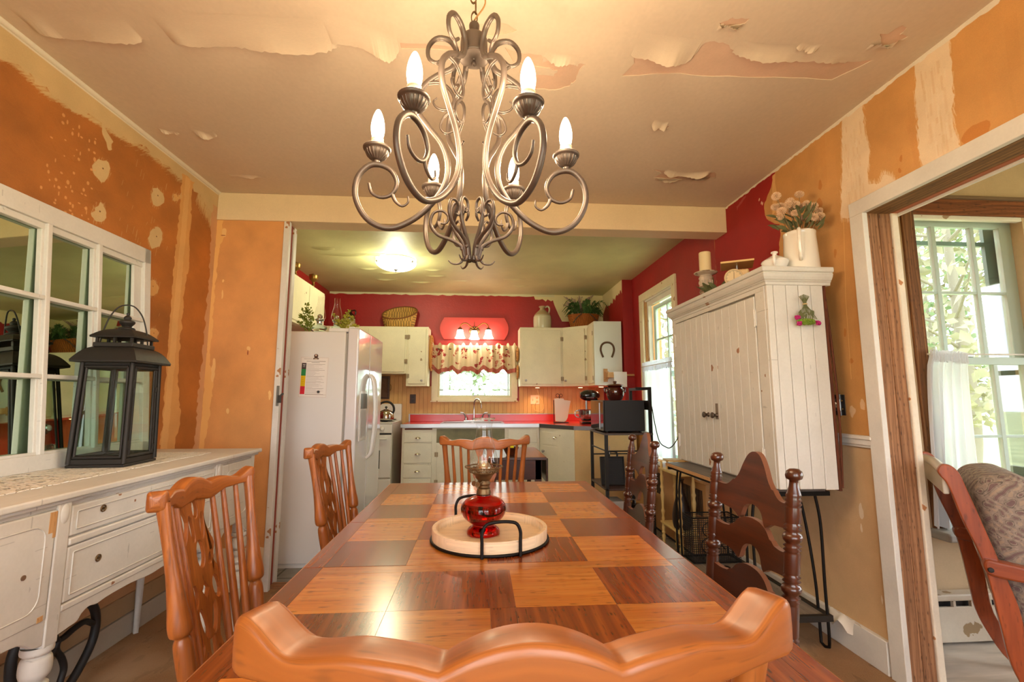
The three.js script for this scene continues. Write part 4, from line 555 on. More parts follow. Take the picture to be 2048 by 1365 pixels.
// ---------- tray and oil lamp on the table ----------
{
  const t = thing('serving_tray', 'round pale wooden tray with black iron band and handles on the table', 'tray', [0.036, TABLE_Y + 0.0005, -1.463]);
  part('tray_body', lathe([[0, 0.004], [0.17, 0.004], [0.172, 0.006], [0.1725, 0.037], [0.17, 0.039], [0.161, 0.039], [0.159, 0.036], [0.158, 0.014], [0, 0.0135]], 72), maple, t, null, 'x');
  part('iron_band', [ring(0.1745, 0.004, 0, 0.0042, 0, PI / 2, 64)], blackIron, t);
  const hd = (a, w) => { const c = cos(a), s = sin(a), o = 0.177, pt = (q, y) => [c * o - s * q, y, s * o + c * q]; part('handle', sweep([pt(-w, 0.001), pt(-w, 0.04), pt(-w, 0.065), pt(-w + 0.01, 0.085), pt(-w + 0.03, 0.091), pt(w - 0.03, 0.091), pt(w - 0.01, 0.085), pt(w, 0.065), pt(w, 0.04), pt(w, 0.001)], 0.0046, 40, 8), blackIron, t); };
  hd(PI / 2 - 0.15, 0.052); hd(-PI / 2 - 0.35, 0.052);
  const L = thing('oil_lamp', 'red glass oil lamp with clear chimney standing on the round tray', 'oil lamp', [0.0165, TABLE_Y + 0.0152, -1.462]);
  const redGlass = mat([255, 140, 150], 0.03, { transmission: 1, thickness: 0.05, ior: 1.45, attenuationColor: new THREE.Color(0.8, 0.02, 0.06), attenuationDistance: 0.03 });
  part('font', lathe(smoothProfile([[0, 0.0], [0.047, 0.0], [0.05, 0.004], [0.049, 0.012], [0.042, 0.02], [0.034, 0.026], [0.033, 0.03], [0.045, 0.037], [0.061, 0.052], [0.0685, 0.07], [0.066, 0.086], [0.052, 0.1], [0.034, 0.108], [0.022, 0.112], [0.021, 0.12], [0, 0.12]], 4), 48), redGlass, L);
  part('collar', lathe([[0, 0.114], [0.021, 0.114], [0.0225, 0.118], [0.021, 0.121], [0.0215, 0.125], [0.0195, 0.128], [0.0205, 0.131], [0.019, 0.135], [0, 0.136]], 28), agedBrass, L);
  const bn = part('burner', lathe(smoothProfile([[0, 0.134], [0.017, 0.135], [0.018, 0.142], [0.021, 0.148], [0.018, 0.155], [0.023, 0.162], [0.027, 0.17], [0.033, 0.176], [0.036, 0.18], [0.034, 0.183], [0, 0.183]], 3), 28), agedBrass, L);
  part('gallery', [ring(0.055, 0.0022, 0, 0.197, 0, PI / 2, 48), ring(0.04, 0.0016, 0, 0.181, 0, PI / 2, 40), ring(0.046, 0.0014, 0, 0.19, 0, PI / 2, 40), Array.from({ length: 40 }, (_, i) => { const a = i / 40 * 2 * PI; return ball(0.0024, 0.0565 * cos(a), 0.197, 0.0565 * sin(a), 6, 4); }), Array.from({ length: 16 }, (_, i) => { const a = i / 16 * 2 * PI; const g = ring(0.0055, 0.0011, 0, 0, 0, 0, 12, 2 * PI, 5); g.rotateY(PI / 2); g.translate(0.0445, 0.187, 0); g.rotateY(a); return g; }), Array.from({ length: 4 }, (_, i) => { const a = i / 4 * 2 * PI + 0.5; return rod([0.034 * cos(a), 0.181, 0.034 * sin(a)], [0.055 * cos(a), 0.197, 0.055 * sin(a)], 0.0015); })], agedBrass, bn);
  part('wick_dome', lathe(smoothProfile([[0, 0.214], [0.008, 0.213], [0.02, 0.202], [0.024, 0.19], [0.024, 0.183]], 4), 24), mat([200, 190, 170], 0.25, { metalness: 0.9 }), bn);
  part('wick_knob', [rod([0, 0.158, 0.015], [-0.018, 0.15, 0.036], 0.0022), tr(disc(0.0085, 0.003, 0, 0, 0, 20), -0.019, 0.15, 0.037, PI / 2, -0.4), ring(0.006, 0.0014, -0.019, 0.15, 0.0395, -0.2, 18), tr(disc(0.0075, 0.003, 0, 0, 0, 20), -0.03, 0.152, 0.03, PI / 2, -0.5)], agedBrass, bn);
  part('chimney', lathe(smoothProfile([[0.028, 0.184], [0.036, 0.19], [0.0425, 0.203], [0.043, 0.215], [0.038, 0.24], [0.03, 0.27], [0.0245, 0.295], [0.0235, 0.312], [0.026, 0.325], [0.0305, 0.336], [0.032, 0.341]], 5), 48), clearGlass, L);
  part('chimney_rim', [ring(0.032, 0.0012, 0, 0.341, 0, PI / 2, 48), Array.from({ length: 34 }, (_, i) => { const a = i / 34 * 2 * PI; return ball(0.0021, 0.032 * cos(a), 0.3415, 0.032 * sin(a), 6, 5); })], mat([250, 250, 250], 0.05, { transmission: 1, thickness: 0.004, ior: 1.45 }), L);
}
// ---------- white sideboard along the left wall ----------
{
  const t = thing('sideboard', 'chipped white painted wooden sideboard with turned legs along the orange wall', 'sideboard', [0, 0, 0]), X = -1.21, TOP = 0.9075;
  part('top', [BB(-1.757, -1.185, TOP - 0.02, TOP, -2.7, -1.15, 0.006), BB(-1.757, -1.197, TOP - 0.032, TOP - 0.019, -2.685, -1.163, 0.005)], chippedWhite, t, null, 'z');
  part('carcass', [BB(-1.75, X - 0.006, 0.56, TOP - 0.03, -2.665, -1.18)], chippedWhite, t, null, 'z');
  part('backboard', [(() => { const s = ex(shp(spl([[-2.69, 0], [-2.69, 0.018], [-2.66, 0.03], [-2.6, 0.034], [-2.55, 0.028], [-2.5, 0.03], [-1.2, 0.03], [-1.16, 0]], 3)), 0.012); s.rotateY(-PI / 2); s.translate(-1.745, TOP, 0); return s; })()], chippedWhite, t, null, 'z');
  const front = (name, z0, z1, y0, y1, x = X, r = 0.003, m = chippedWhite) => part(name, BB(x - 0.016, x, y0, y1, z0, z1, r), m, t, null, 'z');
  front('rail', -2.66, -1.18, TOP - 0.044, TOP - 0.028, X - 0.001);
  for (const [a, b] of [[-1.522, -1.478], [-2.345, -2.292]]) { const p = part('pilaster', BB(X - 0.02, X + 0.006, 0.485, TOP - 0.03, a, b, 0.004), chippedWhite, t, null, 'y'); const c = (a + b) / 2; const g = ball(0.03, 0, 0, 0, 16, 12); g.scale(0.22, 1, 0.55); g.translate(X + 0.004, 0.845, c); part('drop_moulding', g, chippedWhite, p); }
  part('end_post', BB(X - 0.03, X + 0.003, 0.49, TOP - 0.03, -2.665, -2.632, 0.004), chippedWhite, t, null, 'y'); part('end_post', BB(X - 0.03, X + 0.003, 0.49, TOP - 0.03, -1.213, -1.18, 0.004), chippedWhite, t, null, 'y');
  // doors with an incised panel line
  const bead = (z0, z1, y0, y1, c) => { const P = (z, y) => [X + 0.0052, y, z], q = []; const cr = (cz, cy, a0) => { for (let i = 0; i <= 5; i++) { const a = a0 + (i / 5) * PI / 2; q.push(P(cz + c * cos(a), cy + c * sin(a))); } }; cr(z1 - c, y1 - c, 0); cr(z0 + c, y1 - c, PI / 2); cr(z0 + c, y0 + c, PI); cr(z1 - c, y0 + c, 1.5 * PI); const out = []; q.forEach((p, i) => { const n = q[(i + 1) % q.length]; out.push(rod(p, n, 0.0022, 0.0022, 5)); }); return J(out); };
  const door = (z0, z1) => { const d = part('door', BB(X - 0.014, X + 0.005, 0.565, TOP - 0.046, z0, z1, 0.004), chippedWhite, t, null, 'z'); part('panel_bead', bead(z0 + 0.03, z1 - 0.03, 0.6, TOP - 0.08, 0.04), chippedWhite, d); return d; };
  const d1 = door(-1.475, -1.216); part('bare_chip', [BB(X + 0.002, X + 0.0056, 0.8, 0.858, -1.476, -1.452, 0.001), BB(X + 0.002, X + 0.0056, 0.785, 0.81, -1.476, -1.466, 0.001), BB(X + 0.002, X + 0.0056, 0.565, 0.58, -1.466, -1.448, 0.001)], bareWood, d1); part('keyhole', tr(disc(0.007, 0.004, 0, 0, 0, 12), X + 0.005, 0.705, -1.392, 0, 0, PI / 2), grime, d1);
  door(-2.63, -2.348);
  const drawer = (y0, y1) => { const d = part('drawer', BB(X - 0.014, X + 0.004, y0, y1, -2.286, -1.527, 0.005), chippedWhite, t, null, 'z'); part('inset_bead', bead(-2.268, -1.545, y0 + 0.018, y1 - 0.018, 0.004), chippedWhite, d); const yk = (y0 + y1) / 2 + 0.012; for (const z of [-1.642, -2.165]) part('rosette', [tr(ring(0.0095, 0.0022, 0, 0, 0, 0, 18), X + 0.006, yk, z, 0, PI / 2), tr(disc(0.0045, 0.006, 0, 0, 0, 10), X + 0.004, yk, z, 0, 0, PI / 2)], agedBrass, d); return d; };
  drawer(0.772, 0.86); const d2 = drawer(0.585, 0.742); part('pull', [rod([X + 0.002, 0.8, -2.165], [X + 0.03, 0.8, -2.165], 0.003), ball(0.006, X + 0.03, 0.8, -2.165, 10, 8)], white, d2);
  part('drawer_rail', BB(X - 0.014, X + 0.008, 0.746, 0.768, -2.29, -1.524, 0.006), chippedWhite, t, null, 'z'); front('lower_rail', -2.29, -1.524, 0.562, 0.582, X + 0.006, 0.005);
  const apron = (z0, z1, pts) => { const s = ex(shp([[z0, 0.57], [z1, 0.57], ...spl(pts, 5, false)]), 0.016, 0.002); s.rotateY(-PI / 2); s.translate(X + 0.002, 0, 0); s.scale(1, 1, 1); part('apron', s, chippedWhite, t, null, 'z'); };
  const fl = (g) => g; // aprons run in z; shape x is z
  apron(-2.292, -1.522, [[-1.522, 0.5], [-1.56, 0.505], [-1.59, 0.51], [-1.605, 0.525], [-1.63, 0.535], [-1.66, 0.53], [-1.7, 0.535], [-1.8, 0.538], [-1.907, 0.532], [-2.0, 0.538], [-2.12, 0.535], [-2.16, 0.53], [-2.19, 0.535], [-2.21, 0.525], [-2.225, 0.51], [-2.25, 0.505], [-2.292, 0.5]].map(([z, y]) => [z, y]));
  apron(-1.478, -1.2, [[-1.2, 0.53], [-1.25, 0.53], [-1.4, 0.53], [-1.43, 0.515], [-1.45, 0.5], [-1.478, 0.495]]);
  apron(-2.64, -2.345, [[-2.345, 0.5], [-2.37, 0.505], [-2.39, 0.53], [-2.43, 0.555], [-2.49, 0.56], [-2.55, 0.555], [-2.59, 0.53], [-2.61, 0.505], [-2.64, 0.5]]);
  const prof = [[0.018, 0], [0.024, 0.012], [0.022, 0.05], [0.016, 0.07], [0.02, 0.12], [0.026, 0.19], [0.031, 0.25], [0.031, 0.275], [0.019, 0.287], [0.02, 0.292], [0.034, 0.304], [0.034, 0.312], [0.02, 0.324], [0.033, 0.338], [0.035, 0.348], [0.022, 0.362], [0.031, 0.375], [0.032, 0.384], [0.022, 0.392], [0.034, 0.41], [0.036, 0.435], [0.033, 0.455], [0.026, 0.462], [0.036, 0.47], [0.036, 0.488]];
  const leg = (x, z) => part('leg', [tr(turned(prof, 22, 3), x, 0, z), BB(x - 0.03, x + 0.03, 0.485, 0.565, z - 0.022, z + 0.022, 0.004)], chippedWhite, t, null, 'y');
  leg(X - 0.028, -1.5); leg(X - 0.028, -2.318); leg(X - 0.036, -2.636); leg(X - 0.036, -1.21);
  for (const z of [-2.645, -1.9, -1.2]) part('rear_leg', turnedBetween([-1.725, 0, z], [-1.725, 0.565, z], [[0.014, 0], [0.02, 0.4], [0.024, 1]], 4), chippedWhite, t, null, 'y');
}
{ // black treadle iron below the sideboard
  const t = thing('sewing_treadle', 'black cast iron sewing machine treadle standing under the sideboard', 'treadle', [-1.6, 0, -2.02]), P = (q) => q.map(([z, y]) => [0, y, z + 2.02]);
  part('rim', sweep(P([[-2.12, 0.36], [-2.18, 0.318], [-2.204, 0.255], [-2.199, 0.185], [-2.16, 0.12], [-2.1, 0.06], [-2.03, 0.025], [-1.96, 0.03], [-1.9, 0.08], [-1.86, 0.16], [-1.843, 0.25], [-1.846, 0.3], [-1.87, 0.345], [-1.93, 0.38], [-2.03, 0.39]]), 0.016, 60, 8, true), matteBlack, t);
  part('scroll', sweep(P([[-2.19, 0.245], [-2.147, 0.272], [-2.099, 0.27], [-2.051, 0.258], [-2.025, 0.255], [-2.02, 0.229], [-2.05, 0.182], [-2.066, 0.135], [-2.054, 0.09], [-2.05, 0.05]]), 0.0115, 40, 8), matteBlack, t);
  part('scroll', sweep(P([[-2.025, 0.255], [-2.005, 0.285], [-2.01, 0.33], [-2.03, 0.385]]), 0.011, 16, 8), matteBlack, t); part('scroll', sweep(P([[-1.86, 0.16], [-1.93, 0.165], [-1.98, 0.2], [-2.02, 0.235]]), 0.0115, 24, 8), matteBlack, t);
  part('foot', [BB(-0.03, 0.03, 0, 0.024, -0.06, 0.05, 0.006)], matteBlack, t);
}
{ // window sash leaning on the sideboard with a mirror behind it
  const t = thing('window_sash', 'old white twelve-light window sash leaning against the orange wall on the sideboard', 'window frame', [-1.632, 0.911, -2.04]); t.rotation.z = 0.078;
  const zz = (z) => z + 2.055, bar = (n, y0, y1, z0, z1, x0 = -0.034, x1 = 0, r = 0.003) => part(n, BB(x0, x1, y0, y1, zz(z0), zz(z1), r), white, t, null, y1 - y0 > abs(z1 - z0) ? 'y' : 'z');
  bar('bottom_rail', 0, 0.06, -2.49, -1.62); bar('top_rail', 0.96, 1.037, -2.49, -1.62); bar('stile', 0, 1.037, -2.493, -2.448); bar('stile', 0, 1.037, -1.662, -1.618);
  bar('moulding', 0.935, 0.962, -2.45, -1.66, -0.034, -0.012); bar('moulding', 0.058, 0.07, -2.45, -1.66, -0.034, -0.012); bar('moulding', 0.06, 0.96, -2.45, -2.4, -0.034, -0.018); bar('moulding', 0.06, 0.96, -1.682, -1.66, -0.034, -0.01);
  for (const z of [-2.172, -1.922]) { bar('muntin', 0.058, 0.962, z - 0.011, z + 0.011, -0.034, 0.0, 0.004); bar('muntin_bead', 0.058, 0.962, z - 0.022, z + 0.022, -0.034, -0.014, 0.003); }
  for (const y of [0.354, 0.66]) { bar('muntin', y - 0.0085, y + 0.0085, -2.45, -1.66, -0.033, -0.002, 0.003); }
  part('screw', [tr(disc(0.006, 0.003, 0, 0, 0, 12), -0.01, 0.955, zz(-2.41), 0, 0, PI / 2), tr(disc(0.006, 0.003, 0, 0, 0, 12), -0.01, 0.955, zz(-1.75), 0, 0, PI / 2)], white, t);
  const m = thing('mirror', 'tinted old mirror glass standing behind the white window sash', 'mirror', [-1.684, 0.9115, -2.04]); m.rotation.z = 0.062;
  part('glass', BB(-0.006, 0, 0.02, 1.0, -0.41, 0.41), mat([196, 214, 196], 0.015, { metalness: 1 }), m); part('backing', BB(-0.012, -0.006, 0.0, 1.02, -0.42, 0.42), bareWood, m);
}
{ // lace runner
  const edge = []; const r = rng(9); const N = 44, xb = -1.635; for (let i = 0; i <= N; i++) { const z = lerp(-1.17, -2.48, i / N); edge.push([-1.345 + 0.016 * abs(sin(i * PI / 2 + 0.6)) + 0.008 * (r() - 0.5) + (z < -2.3 ? -0.0 : 0), z]); }
  for (let i = 1; i <= 10; i++) edge.push([lerp(-1.345, xb, i / 10), -2.485 - 0.014 * abs(sin(i * 1.6))]); edge.push([xb, -1.17]);
  const lace = dataTex(256, 256, (u, v) => { const a = u * 10, b = v * 10, fa = a - Math.floor(a) - 0.5, fb = b - Math.floor(b) - 0.5, d = Math.hypot(fa, fb), pet = 0.2 + 0.09 * cos(6 * Math.atan2(fb, fa)), fill = noise(u * 90, v * 90, 90, 90, 5); const hole = (d > pet && d < pet + 0.09) || (d > 0.43 && fill > 0.55); const k = hole ? 0 : 255; return [k, k, k]; }, false);
  lace.repeat.set(1.7, 1.7); const g = ex(shp(edge.map(([x, z]) => [x, z])), 0.0022); g.rotateX(PI / 2); g.translate(0, 0.9106, 0); g.computeVertexNormals();
  solo('lace_runner', uvm(g), mat([240, 236, 226], 0.9, { alphaMap: lace, alphaTest: 0.5, bumpMap: FINE, bumpScale: 0.001 }), 'cream crocheted lace runner with scalloped edges on top of the sideboard', 'table runner');
}
{ // candle lantern
  const t = thing('lantern', 'large black metal candle lantern with glass sides standing on the lace runner', 'lantern', [-1.4965, 0.912, -2.066], 0.07), hb = 0.098, ht = 0.09, H = 0.415;
  const blk = mat([44, 41, 38], 0.55, { metalness: 0.4, bumpMap: FINE, bumpScale: 0.0006 }), pt = (sx, sz, k, h = 0) => [sx * lerp(hb, ht, k), h + H * k, sz * lerp(hb, ht, k)];
  part('base', [BB(-hb - 0.006, hb + 0.006, 0, 0.01, -hb - 0.006, hb + 0.006, 0.003), BB(-hb, hb, 0.01, 0.03, -hb, hb, 0.002)], blk, t);
  for (const [a, b] of [[1, 1], [1, -1], [-1, 1], [-1, -1]]) part('corner_post', turnedBetween(pt(a, b, 0.03), pt(a, b, 1), [[0.0095, 0], [0.0095, 1]], 4), blk, t);
  const face = (i) => { const ang = i * PI / 2, R = (x, y, z) => [x * cos(ang) + z * sin(ang), y, -x * sin(ang) + z * cos(ang)]; // panel whose outward side is +z before turning
    const q = (u, k) => { const h = lerp(hb, ht, k); return R(u * (h - 0.012), H * k, h - 0.003); }, out = [];
    const strip = (u0, k0, u1, k1, w) => out.push(rod(q(u0, k0), q(u1, k1), w, w, 4)); strip(-1, 0.09, 1, 0.09, 0.008); strip(-1, 0.95, 1, 0.95, 0.01); strip(-0.96, 0.08, -0.96, 0.95, 0.006); strip(0.96, 0.08, 0.96, 0.95, 0.006);
    if (i === 1) { strip(-0.8, 0.1, -0.8, 0.95, 0.006); strip(0.8, 0.1, 0.8, 0.95, 0.006); for (const k of [0.2, 0.78]) { const p = q(-0.92, k); out.push(B(0.012, 0.03, 0.012, p[0], p[1], p[2], 0.003)); const p2 = q(0.98, k - 0.05); out.push(B(0.012, 0.024, 0.012, p2[0], p2[1], p2[2], 0.003)); } }
    part(i === 1 ? 'door_frame' : 'side_frame', out, blk, t); const m = (u, k) => { const h = lerp(hb, ht, k); return R(u * (h - 0.018), H * k, h - 0.006); }, A = m(-1, 0.08), Bq = m(1, 0.08), C = m(1, 0.95), Dq = m(-1, 0.95);
    part('glass_panel', grid(1, 1, (u, v) => [0, 1, 2].map((j) => lerp(lerp(A[j], Bq[j], u), lerp(Dq[j], C[j], u), v))), lanternGlass, t); };
  [0, 1, 2, 3].forEach(face);
  const roof = (y0, y1, a0, a1, sag, n = 8) => { const out = []; for (let s = 0; s < 4; s++) { const ang = s * PI / 2; out.push(grid(6, n, (u, v) => { const k = v, h = lerp(a0, a1, k), y = lerp(y0, y1, k) + sag * sin(PI * k), x = (u * 2 - 1) * h; return [x * cos(ang) + h * sin(ang), y, -x * sin(ang) + h * cos(ang)]; })); } return J(out); };
  part('roof', [roof(H + 0.004, H + 0.062, 0.121, 0.07, 0.012), BB(-0.12, 0.12, H - 0.004, H + 0.005, -0.12, 0.12, 0.002), BB(-ht, ht, H - 0.02, H, -ht, ht)], blk, t);
  part('vent_base', [BB(-0.074, 0.074, H + 0.062, H + 0.08, -0.074, 0.074, 0.003)], blk, t); for (const [a, b] of [[1, 1], [1, -1], [-1, 1], [-1, -1], [0, 1], [1, 0], [-1, 0], [0, -1]]) part('vent_post', B(0.009, 0.03, 0.009, a * 0.064, H + 0.093, b * 0.064), blk, t);
  part('vent_roof', [roof(H + 0.106, H + 0.142, 0.084, 0.024, 0.008), BB(-0.083, 0.083, H + 0.1, H + 0.106, -0.083, 0.083, 0.002)], blk, t);
  part('finial', [turned([[0, H + 0.14], [0.03, H + 0.142], [0.026, H + 0.15], [0.016, H + 0.152], [0.02, H + 0.16], [0.027, H + 0.17], [0.026, H + 0.178], [0.012, H + 0.184], [0.014, H + 0.192], [0.009, H + 0.2], [0.005, H + 0.203], [0.006, H + 0.212], [0, H + 0.216]], 24)], blk, t);
  part('handle', sweep([[-0.07, H + 0.078, 0.04], [-0.064, H + 0.13, 0.036], [-0.045, H + 0.2, 0.03], [-0.018, H + 0.24, 0.02], [0.018, H + 0.244, 0.006], [0.045, H + 0.21, -0.01], [0.064, H + 0.14, -0.022], [0.07, H + 0.078, -0.03]], 0.0028, 40, 6), blk, t);
}
// ---------- cupboard on its iron bench, right wall ----------
{
  const b = thing('iron_bench', 'black wrought iron bench with wooden top carrying the white cupboard', 'bench', [0, 0, 0]);
  part('top_board', BB(1.225, 1.64, 0.742, 0.764, -3.04, -2.16, 0.004), mat([255, 255, 255], 0.5, { map: woodTex([70, 64, 60], [112, 102, 94], 501) }), b, null, 'z'); part('board_edge', BB(1.221, 1.226, 0.743, 0.761, -3.04, -2.16, 0.001), mat([255, 255, 255], 0.6, { map: T.bare }), b, 'worn brown front edge of the top', 'z');
  part('top_frame', [BB(1.23, 1.64, 0.722, 0.742, -3.03, -3.01), BB(1.23, 1.66, 0.722, 0.742, -2.2, -2.16), BB(1.25, 1.27, 0.722, 0.742, -3.03, -2.16), BB(1.62, 1.64, 0.722, 0.742, -3.03, -2.16)], blackIron, b);
  const Y = 0.165; part('lower_frame', [BB(1.3, 1.67, Y - 0.028, Y, -2.24, -2.215, 0.002), BB(1.3, 1.67, Y - 0.028, Y, -3.1, -3.075, 0.002), BB(1.3, 1.325, Y - 0.028, Y, -3.1, -2.215, 0.002), BB(1.645, 1.67, Y - 0.028, Y, -3.1, -2.215, 0.002)], mat([52, 48, 44], 0.55, { metalness: 0.5 }), b, null, 'z');
  part('lower_shelf', BB(1.322, 1.648, Y - 0.02, Y - 0.006, -3.08, -2.235), mat([255, 255, 255], 0.8, { map: woodTex([108, 96, 84], [158, 146, 130], 503) }), b, null, 'z');
  for (const [x, z] of [[1.655, -2.235], [1.315, -2.235], [1.315, -3.06], [1.655, -3.06]]) { const s = x > 1.5 ? -1 : 1, o = 0.055; part('hairpin_leg', sweep([[x + s * 0.02, 0.735, z], [x, 0.6, z], [x, 0.3, z], [x, 0.03, z], [x + 0.004, 0.009, z - 0.012], [x, 0.006, z - o * 0.5], [x - 0.004, 0.012, z - o + 0.008], [x, 0.035, z - o], [x, 0.3, z - o - 0.01], [x + s * 0.02, 0.6, z - o - 0.03], [x + s * 0.04, 0.735, z - o - 0.04]], 0.0068, 60, 8), blackIron, b); }
  part('brace', [rod([1.32, 0.12, -2.3], [1.65, 0.11, -3.0], 0.005), rod([1.65, 0.12, -2.3], [1.32, 0.11, -3.0], 0.005), ring(0.05, 0.004, 1.33, 0.23, -2.55, 0, 20)], blackIron, b);
}
{
  const t = thing('cupboard', 'white beadboard two-door wall cupboard with moulded cornice standing on the iron bench', 'cupboard', [0, 0, 0]), y0 = 0.766, y1 = 1.73, xf = 1.37, xb = 1.655, zn = -2.092, zf = -3.17;
  part('carcass', [BB(xf + 0.02, xb, y0 + 0.004, y1, zf, zn - 0.014), BB(xf + 0.006, xf + 0.02, 1.7, y1, zf, zn - 0.012), BB(xf + 0.006, xf + 0.02, y0, y0 + 0.03, zf, zn - 0.012)], white, t, null, 'y');
  part('frame_rail', BB(xf - 0.002, xf + 0.02, 1.698, 1.735, zf, zn - 0.0172, 0.002), chippedWhite, t, null, 'z');
  part('frame_stile', BB(xf - 0.002, xf + 0.02, y0, 1.698, zn - 0.092, zn - 0.0172, 0.002), chippedWhite, t, 'near stile with chipped corner', 'y'); part('frame_stile', BB(xf - 0.002, xf + 0.02, y0, 1.698, zf, zf + 0.042, 0.002), white, t, null, 'y');
  const door = (z0, z1, yt, hz) => { const d = part('door', BB(xf + 0.004, xf + 0.014, y0 + 0.006, yt, z0, z1), white, t, null, 'y'); const n = 6, w = (z1 - z0) / n; for (let i = 0; i < n; i++) part('plank', BB(xf - 0.005, xf + 0.006, y0 + 0.006 + (i % 2) * 0.001, yt, z0 + i * w + 0.0016, z0 + (i + 1) * w - 0.0016, 0.0045), white, d, null, 'y', i * 0.31); for (const y of [0.9, 1.575]) part('hinge', [BB(xf - 0.009, xf - 0.003, y - 0.04, y + 0.04, hz - 0.01, hz + 0.01, 0.002), rod([xf - 0.01, y - 0.045, hz], [xf - 0.01, y + 0.045, hz], 0.005)], white, d); return d; };
  const dl = door(-3.125, -2.662, 1.693, -3.13), dr = door(-2.658, -2.19, 1.686, -2.188);
  const knob = (z, p) => part('knob', [tr(turned([[0, 0], [0.014, 0.001], [0.012, 0.006], [0.008, 0.012], [0.012, 0.022], [0.017, 0.028], [0.016, 0.035], [0, 0.038]], 14), xf - 0.004, 1.083, z, 0, 0, PI / 2)], mat([86, 74, 64], 0.4, { metalness: 0.6 }), p); knob(-2.712, dl); knob(-2.612, dr);
  part('latch_plate', BB(xf - 0.0065, xf - 0.004, 1.06, 1.15, -2.626, -2.598, 0.001), mat([120, 104, 88], 0.6), dr);
  for (let i = 0; i < 5; i++) { const w = (xb - xf) / 4.55, a = xf + (i ? (i - 0.45) * w : 0), bq = min(xb + 0.004, xf + (i + 0.55) * w); part('side_plank', BB(a + 0.001, bq - 0.001, y0 + (i === 4 ? -0.004 : 0), y1 - 0.004, zn - 0.016, zn, 0.0025), i === 0 ? chippedWhite : white, t, null, 'y', i * 0.41); }
  // cornice: stacked mouldings mitred round the front and the near side
  const P = [[0, 1.72], [0.006, 1.722], [0.008, 1.733], [0.015, 1.739], [0.013, 1.742], [0.019, 1.746], [0.026, 1.758], [0.031, 1.772], [0.027, 1.776], [0.027, 1.779], [0.035, 1.782], [0.037, 1.79], [0.036, 1.801], [0.033, 1.805]];
  const run = [[xb + 0.03, 'z', 0], [xf, 'c', 0], [xf, 'x', zf - 0.02]]; const pos = [], idx = []; P.forEach(([o, y]) => { pos.push(xb + 0.035, y, zn + o, xf - o, y, zn + o, xf - o, y, zf - o); });
  for (let i = 0; i < P.length - 1; i++) for (let k = 0; k < 2; k++) { const a = i * 3 + k, b = a + 3; idx.push(a, a + 1, b, b, a + 1, b + 1); } const cg = new THREE.BufferGeometry(); cg.setAttribute('position', new THREE.Float32BufferAttribute(pos, 3)); cg.setIndex(idx); const cf = cg.toNonIndexed(); cf.computeVertexNormals();
  part('cornice', [cf, BB(xf - 0.033, xb + 0.035, 1.796, 1.8052, zf - 0.033, zn + 0.033, 0.002), BB(xf + 0.002, xb + 0.03, 1.72, 1.8, zf, zn - 0.002)], white, t, null, 'z');
  part('back_board', [tr(BB(xb + 0.001, xb + 0.014, y0 - 0.01, y1, zf, zn + 0.002, 0.002)), sweep([[xb + 0.02, 1.7, zn - 0.02], [xb + 0.026, 1.4, zn - 0.005], [xb + 0.03, 1.1, zn - 0.003], [xb + 0.018, 0.77, zn - 0.003]], 0.006, 20, 5)], mat([150, 110, 84], 0.9, { map: T.rough }), t, null, 'y');
}
{ // bunch of drying flowers on the cupboard side
  const t = thing('dried_bouquet', 'small bunch of green and magenta drying flowers hanging on the cupboard side', 'bouquet', [1.54, 1.52, -2.073]), r = rng(12), grn = mat([122, 150, 44], 0.9), dg = mat([96, 100, 60], 0.9), mg = mat([176, 30, 110], 0.8);
  part('stem', Array.from({ length: 11 }, (_, i) => { const a = (i / 10 - 0.5); return sweep([[a * 0.05, 0.152 - abs(a) * 0.02, 0.004], [a * 0.012, 0.105, 0.006], [a * 0.05, 0.07, 0.012], [a * 0.1, 0.03, 0.012]], 0.0014, 12, 5); }), dg, t, null, 'y'); part('twine', [ring(0.008, 0.003, 0, 0.104, 0.006, PI / 2, 14)], mat([198, 168, 116], 0.9), t);
  part('blossom', Array.from({ length: 220 }, () => { const a = r() * 6.28, q = Math.sqrt(r()); return tr(ball(0.006, 0, 0, 0, 5, 4), q * 0.045 * cos(a), 0.018 + 0.014 * sin(a) * q + 0.006 * (1 - q), 0.004 + 0.026 * (1 - q * q) * r(), 0, 0, 0, [1, 0.6, 1]); }), grn, t, 'pale green flower head');
  for (const [x, y] of [[-0.042, 0.008], [0.05, 0.012], [-0.05, 0.036]]) part('petal', Array.from({ length: 26 }, () => ball(0.005, x + (r() - 0.5) * 0.018, y + (r() - 0.5) * 0.016, 0.012 + r() * 0.01, 5, 4)), mg, t, 'magenta flower');
  part('leaf', Array.from({ length: 24 }, () => { const g = ball(0.011, 0, 0, 0, 6, 4); g.scale(0.35, 1, 0.2); return tr(g, (r() - 0.5) * 0.07, 0.04 + r() * 0.03, 0.012, 0, 0, (r() - 0.5) * 1.5); }), dg, t);
}
const leafGeo = (L, W, bend = 0.2) => grid(2, 5, (u, v) => { const w = W * sin(PI * (0.08 + 0.9 * v)) ** 0.8; return [(u - 0.5) * w, v * L, -bend * L * v * v + abs(u - 0.5) * w * 0.25]; });
function placeAlong(g, p, dir, roll = 0) { const q = new THREE.Quaternion().setFromUnitVectors(V(0, 1, 0), V(...dir).normalize()), m = new THREE.Matrix4().compose(V(...p), q.multiply(new THREE.Quaternion().setFromAxisAngle(V(0, 1, 0), roll)), V(1, 1, 1)); const o = g.clone().applyMatrix4(m); o.userData = g.userData; return o; }
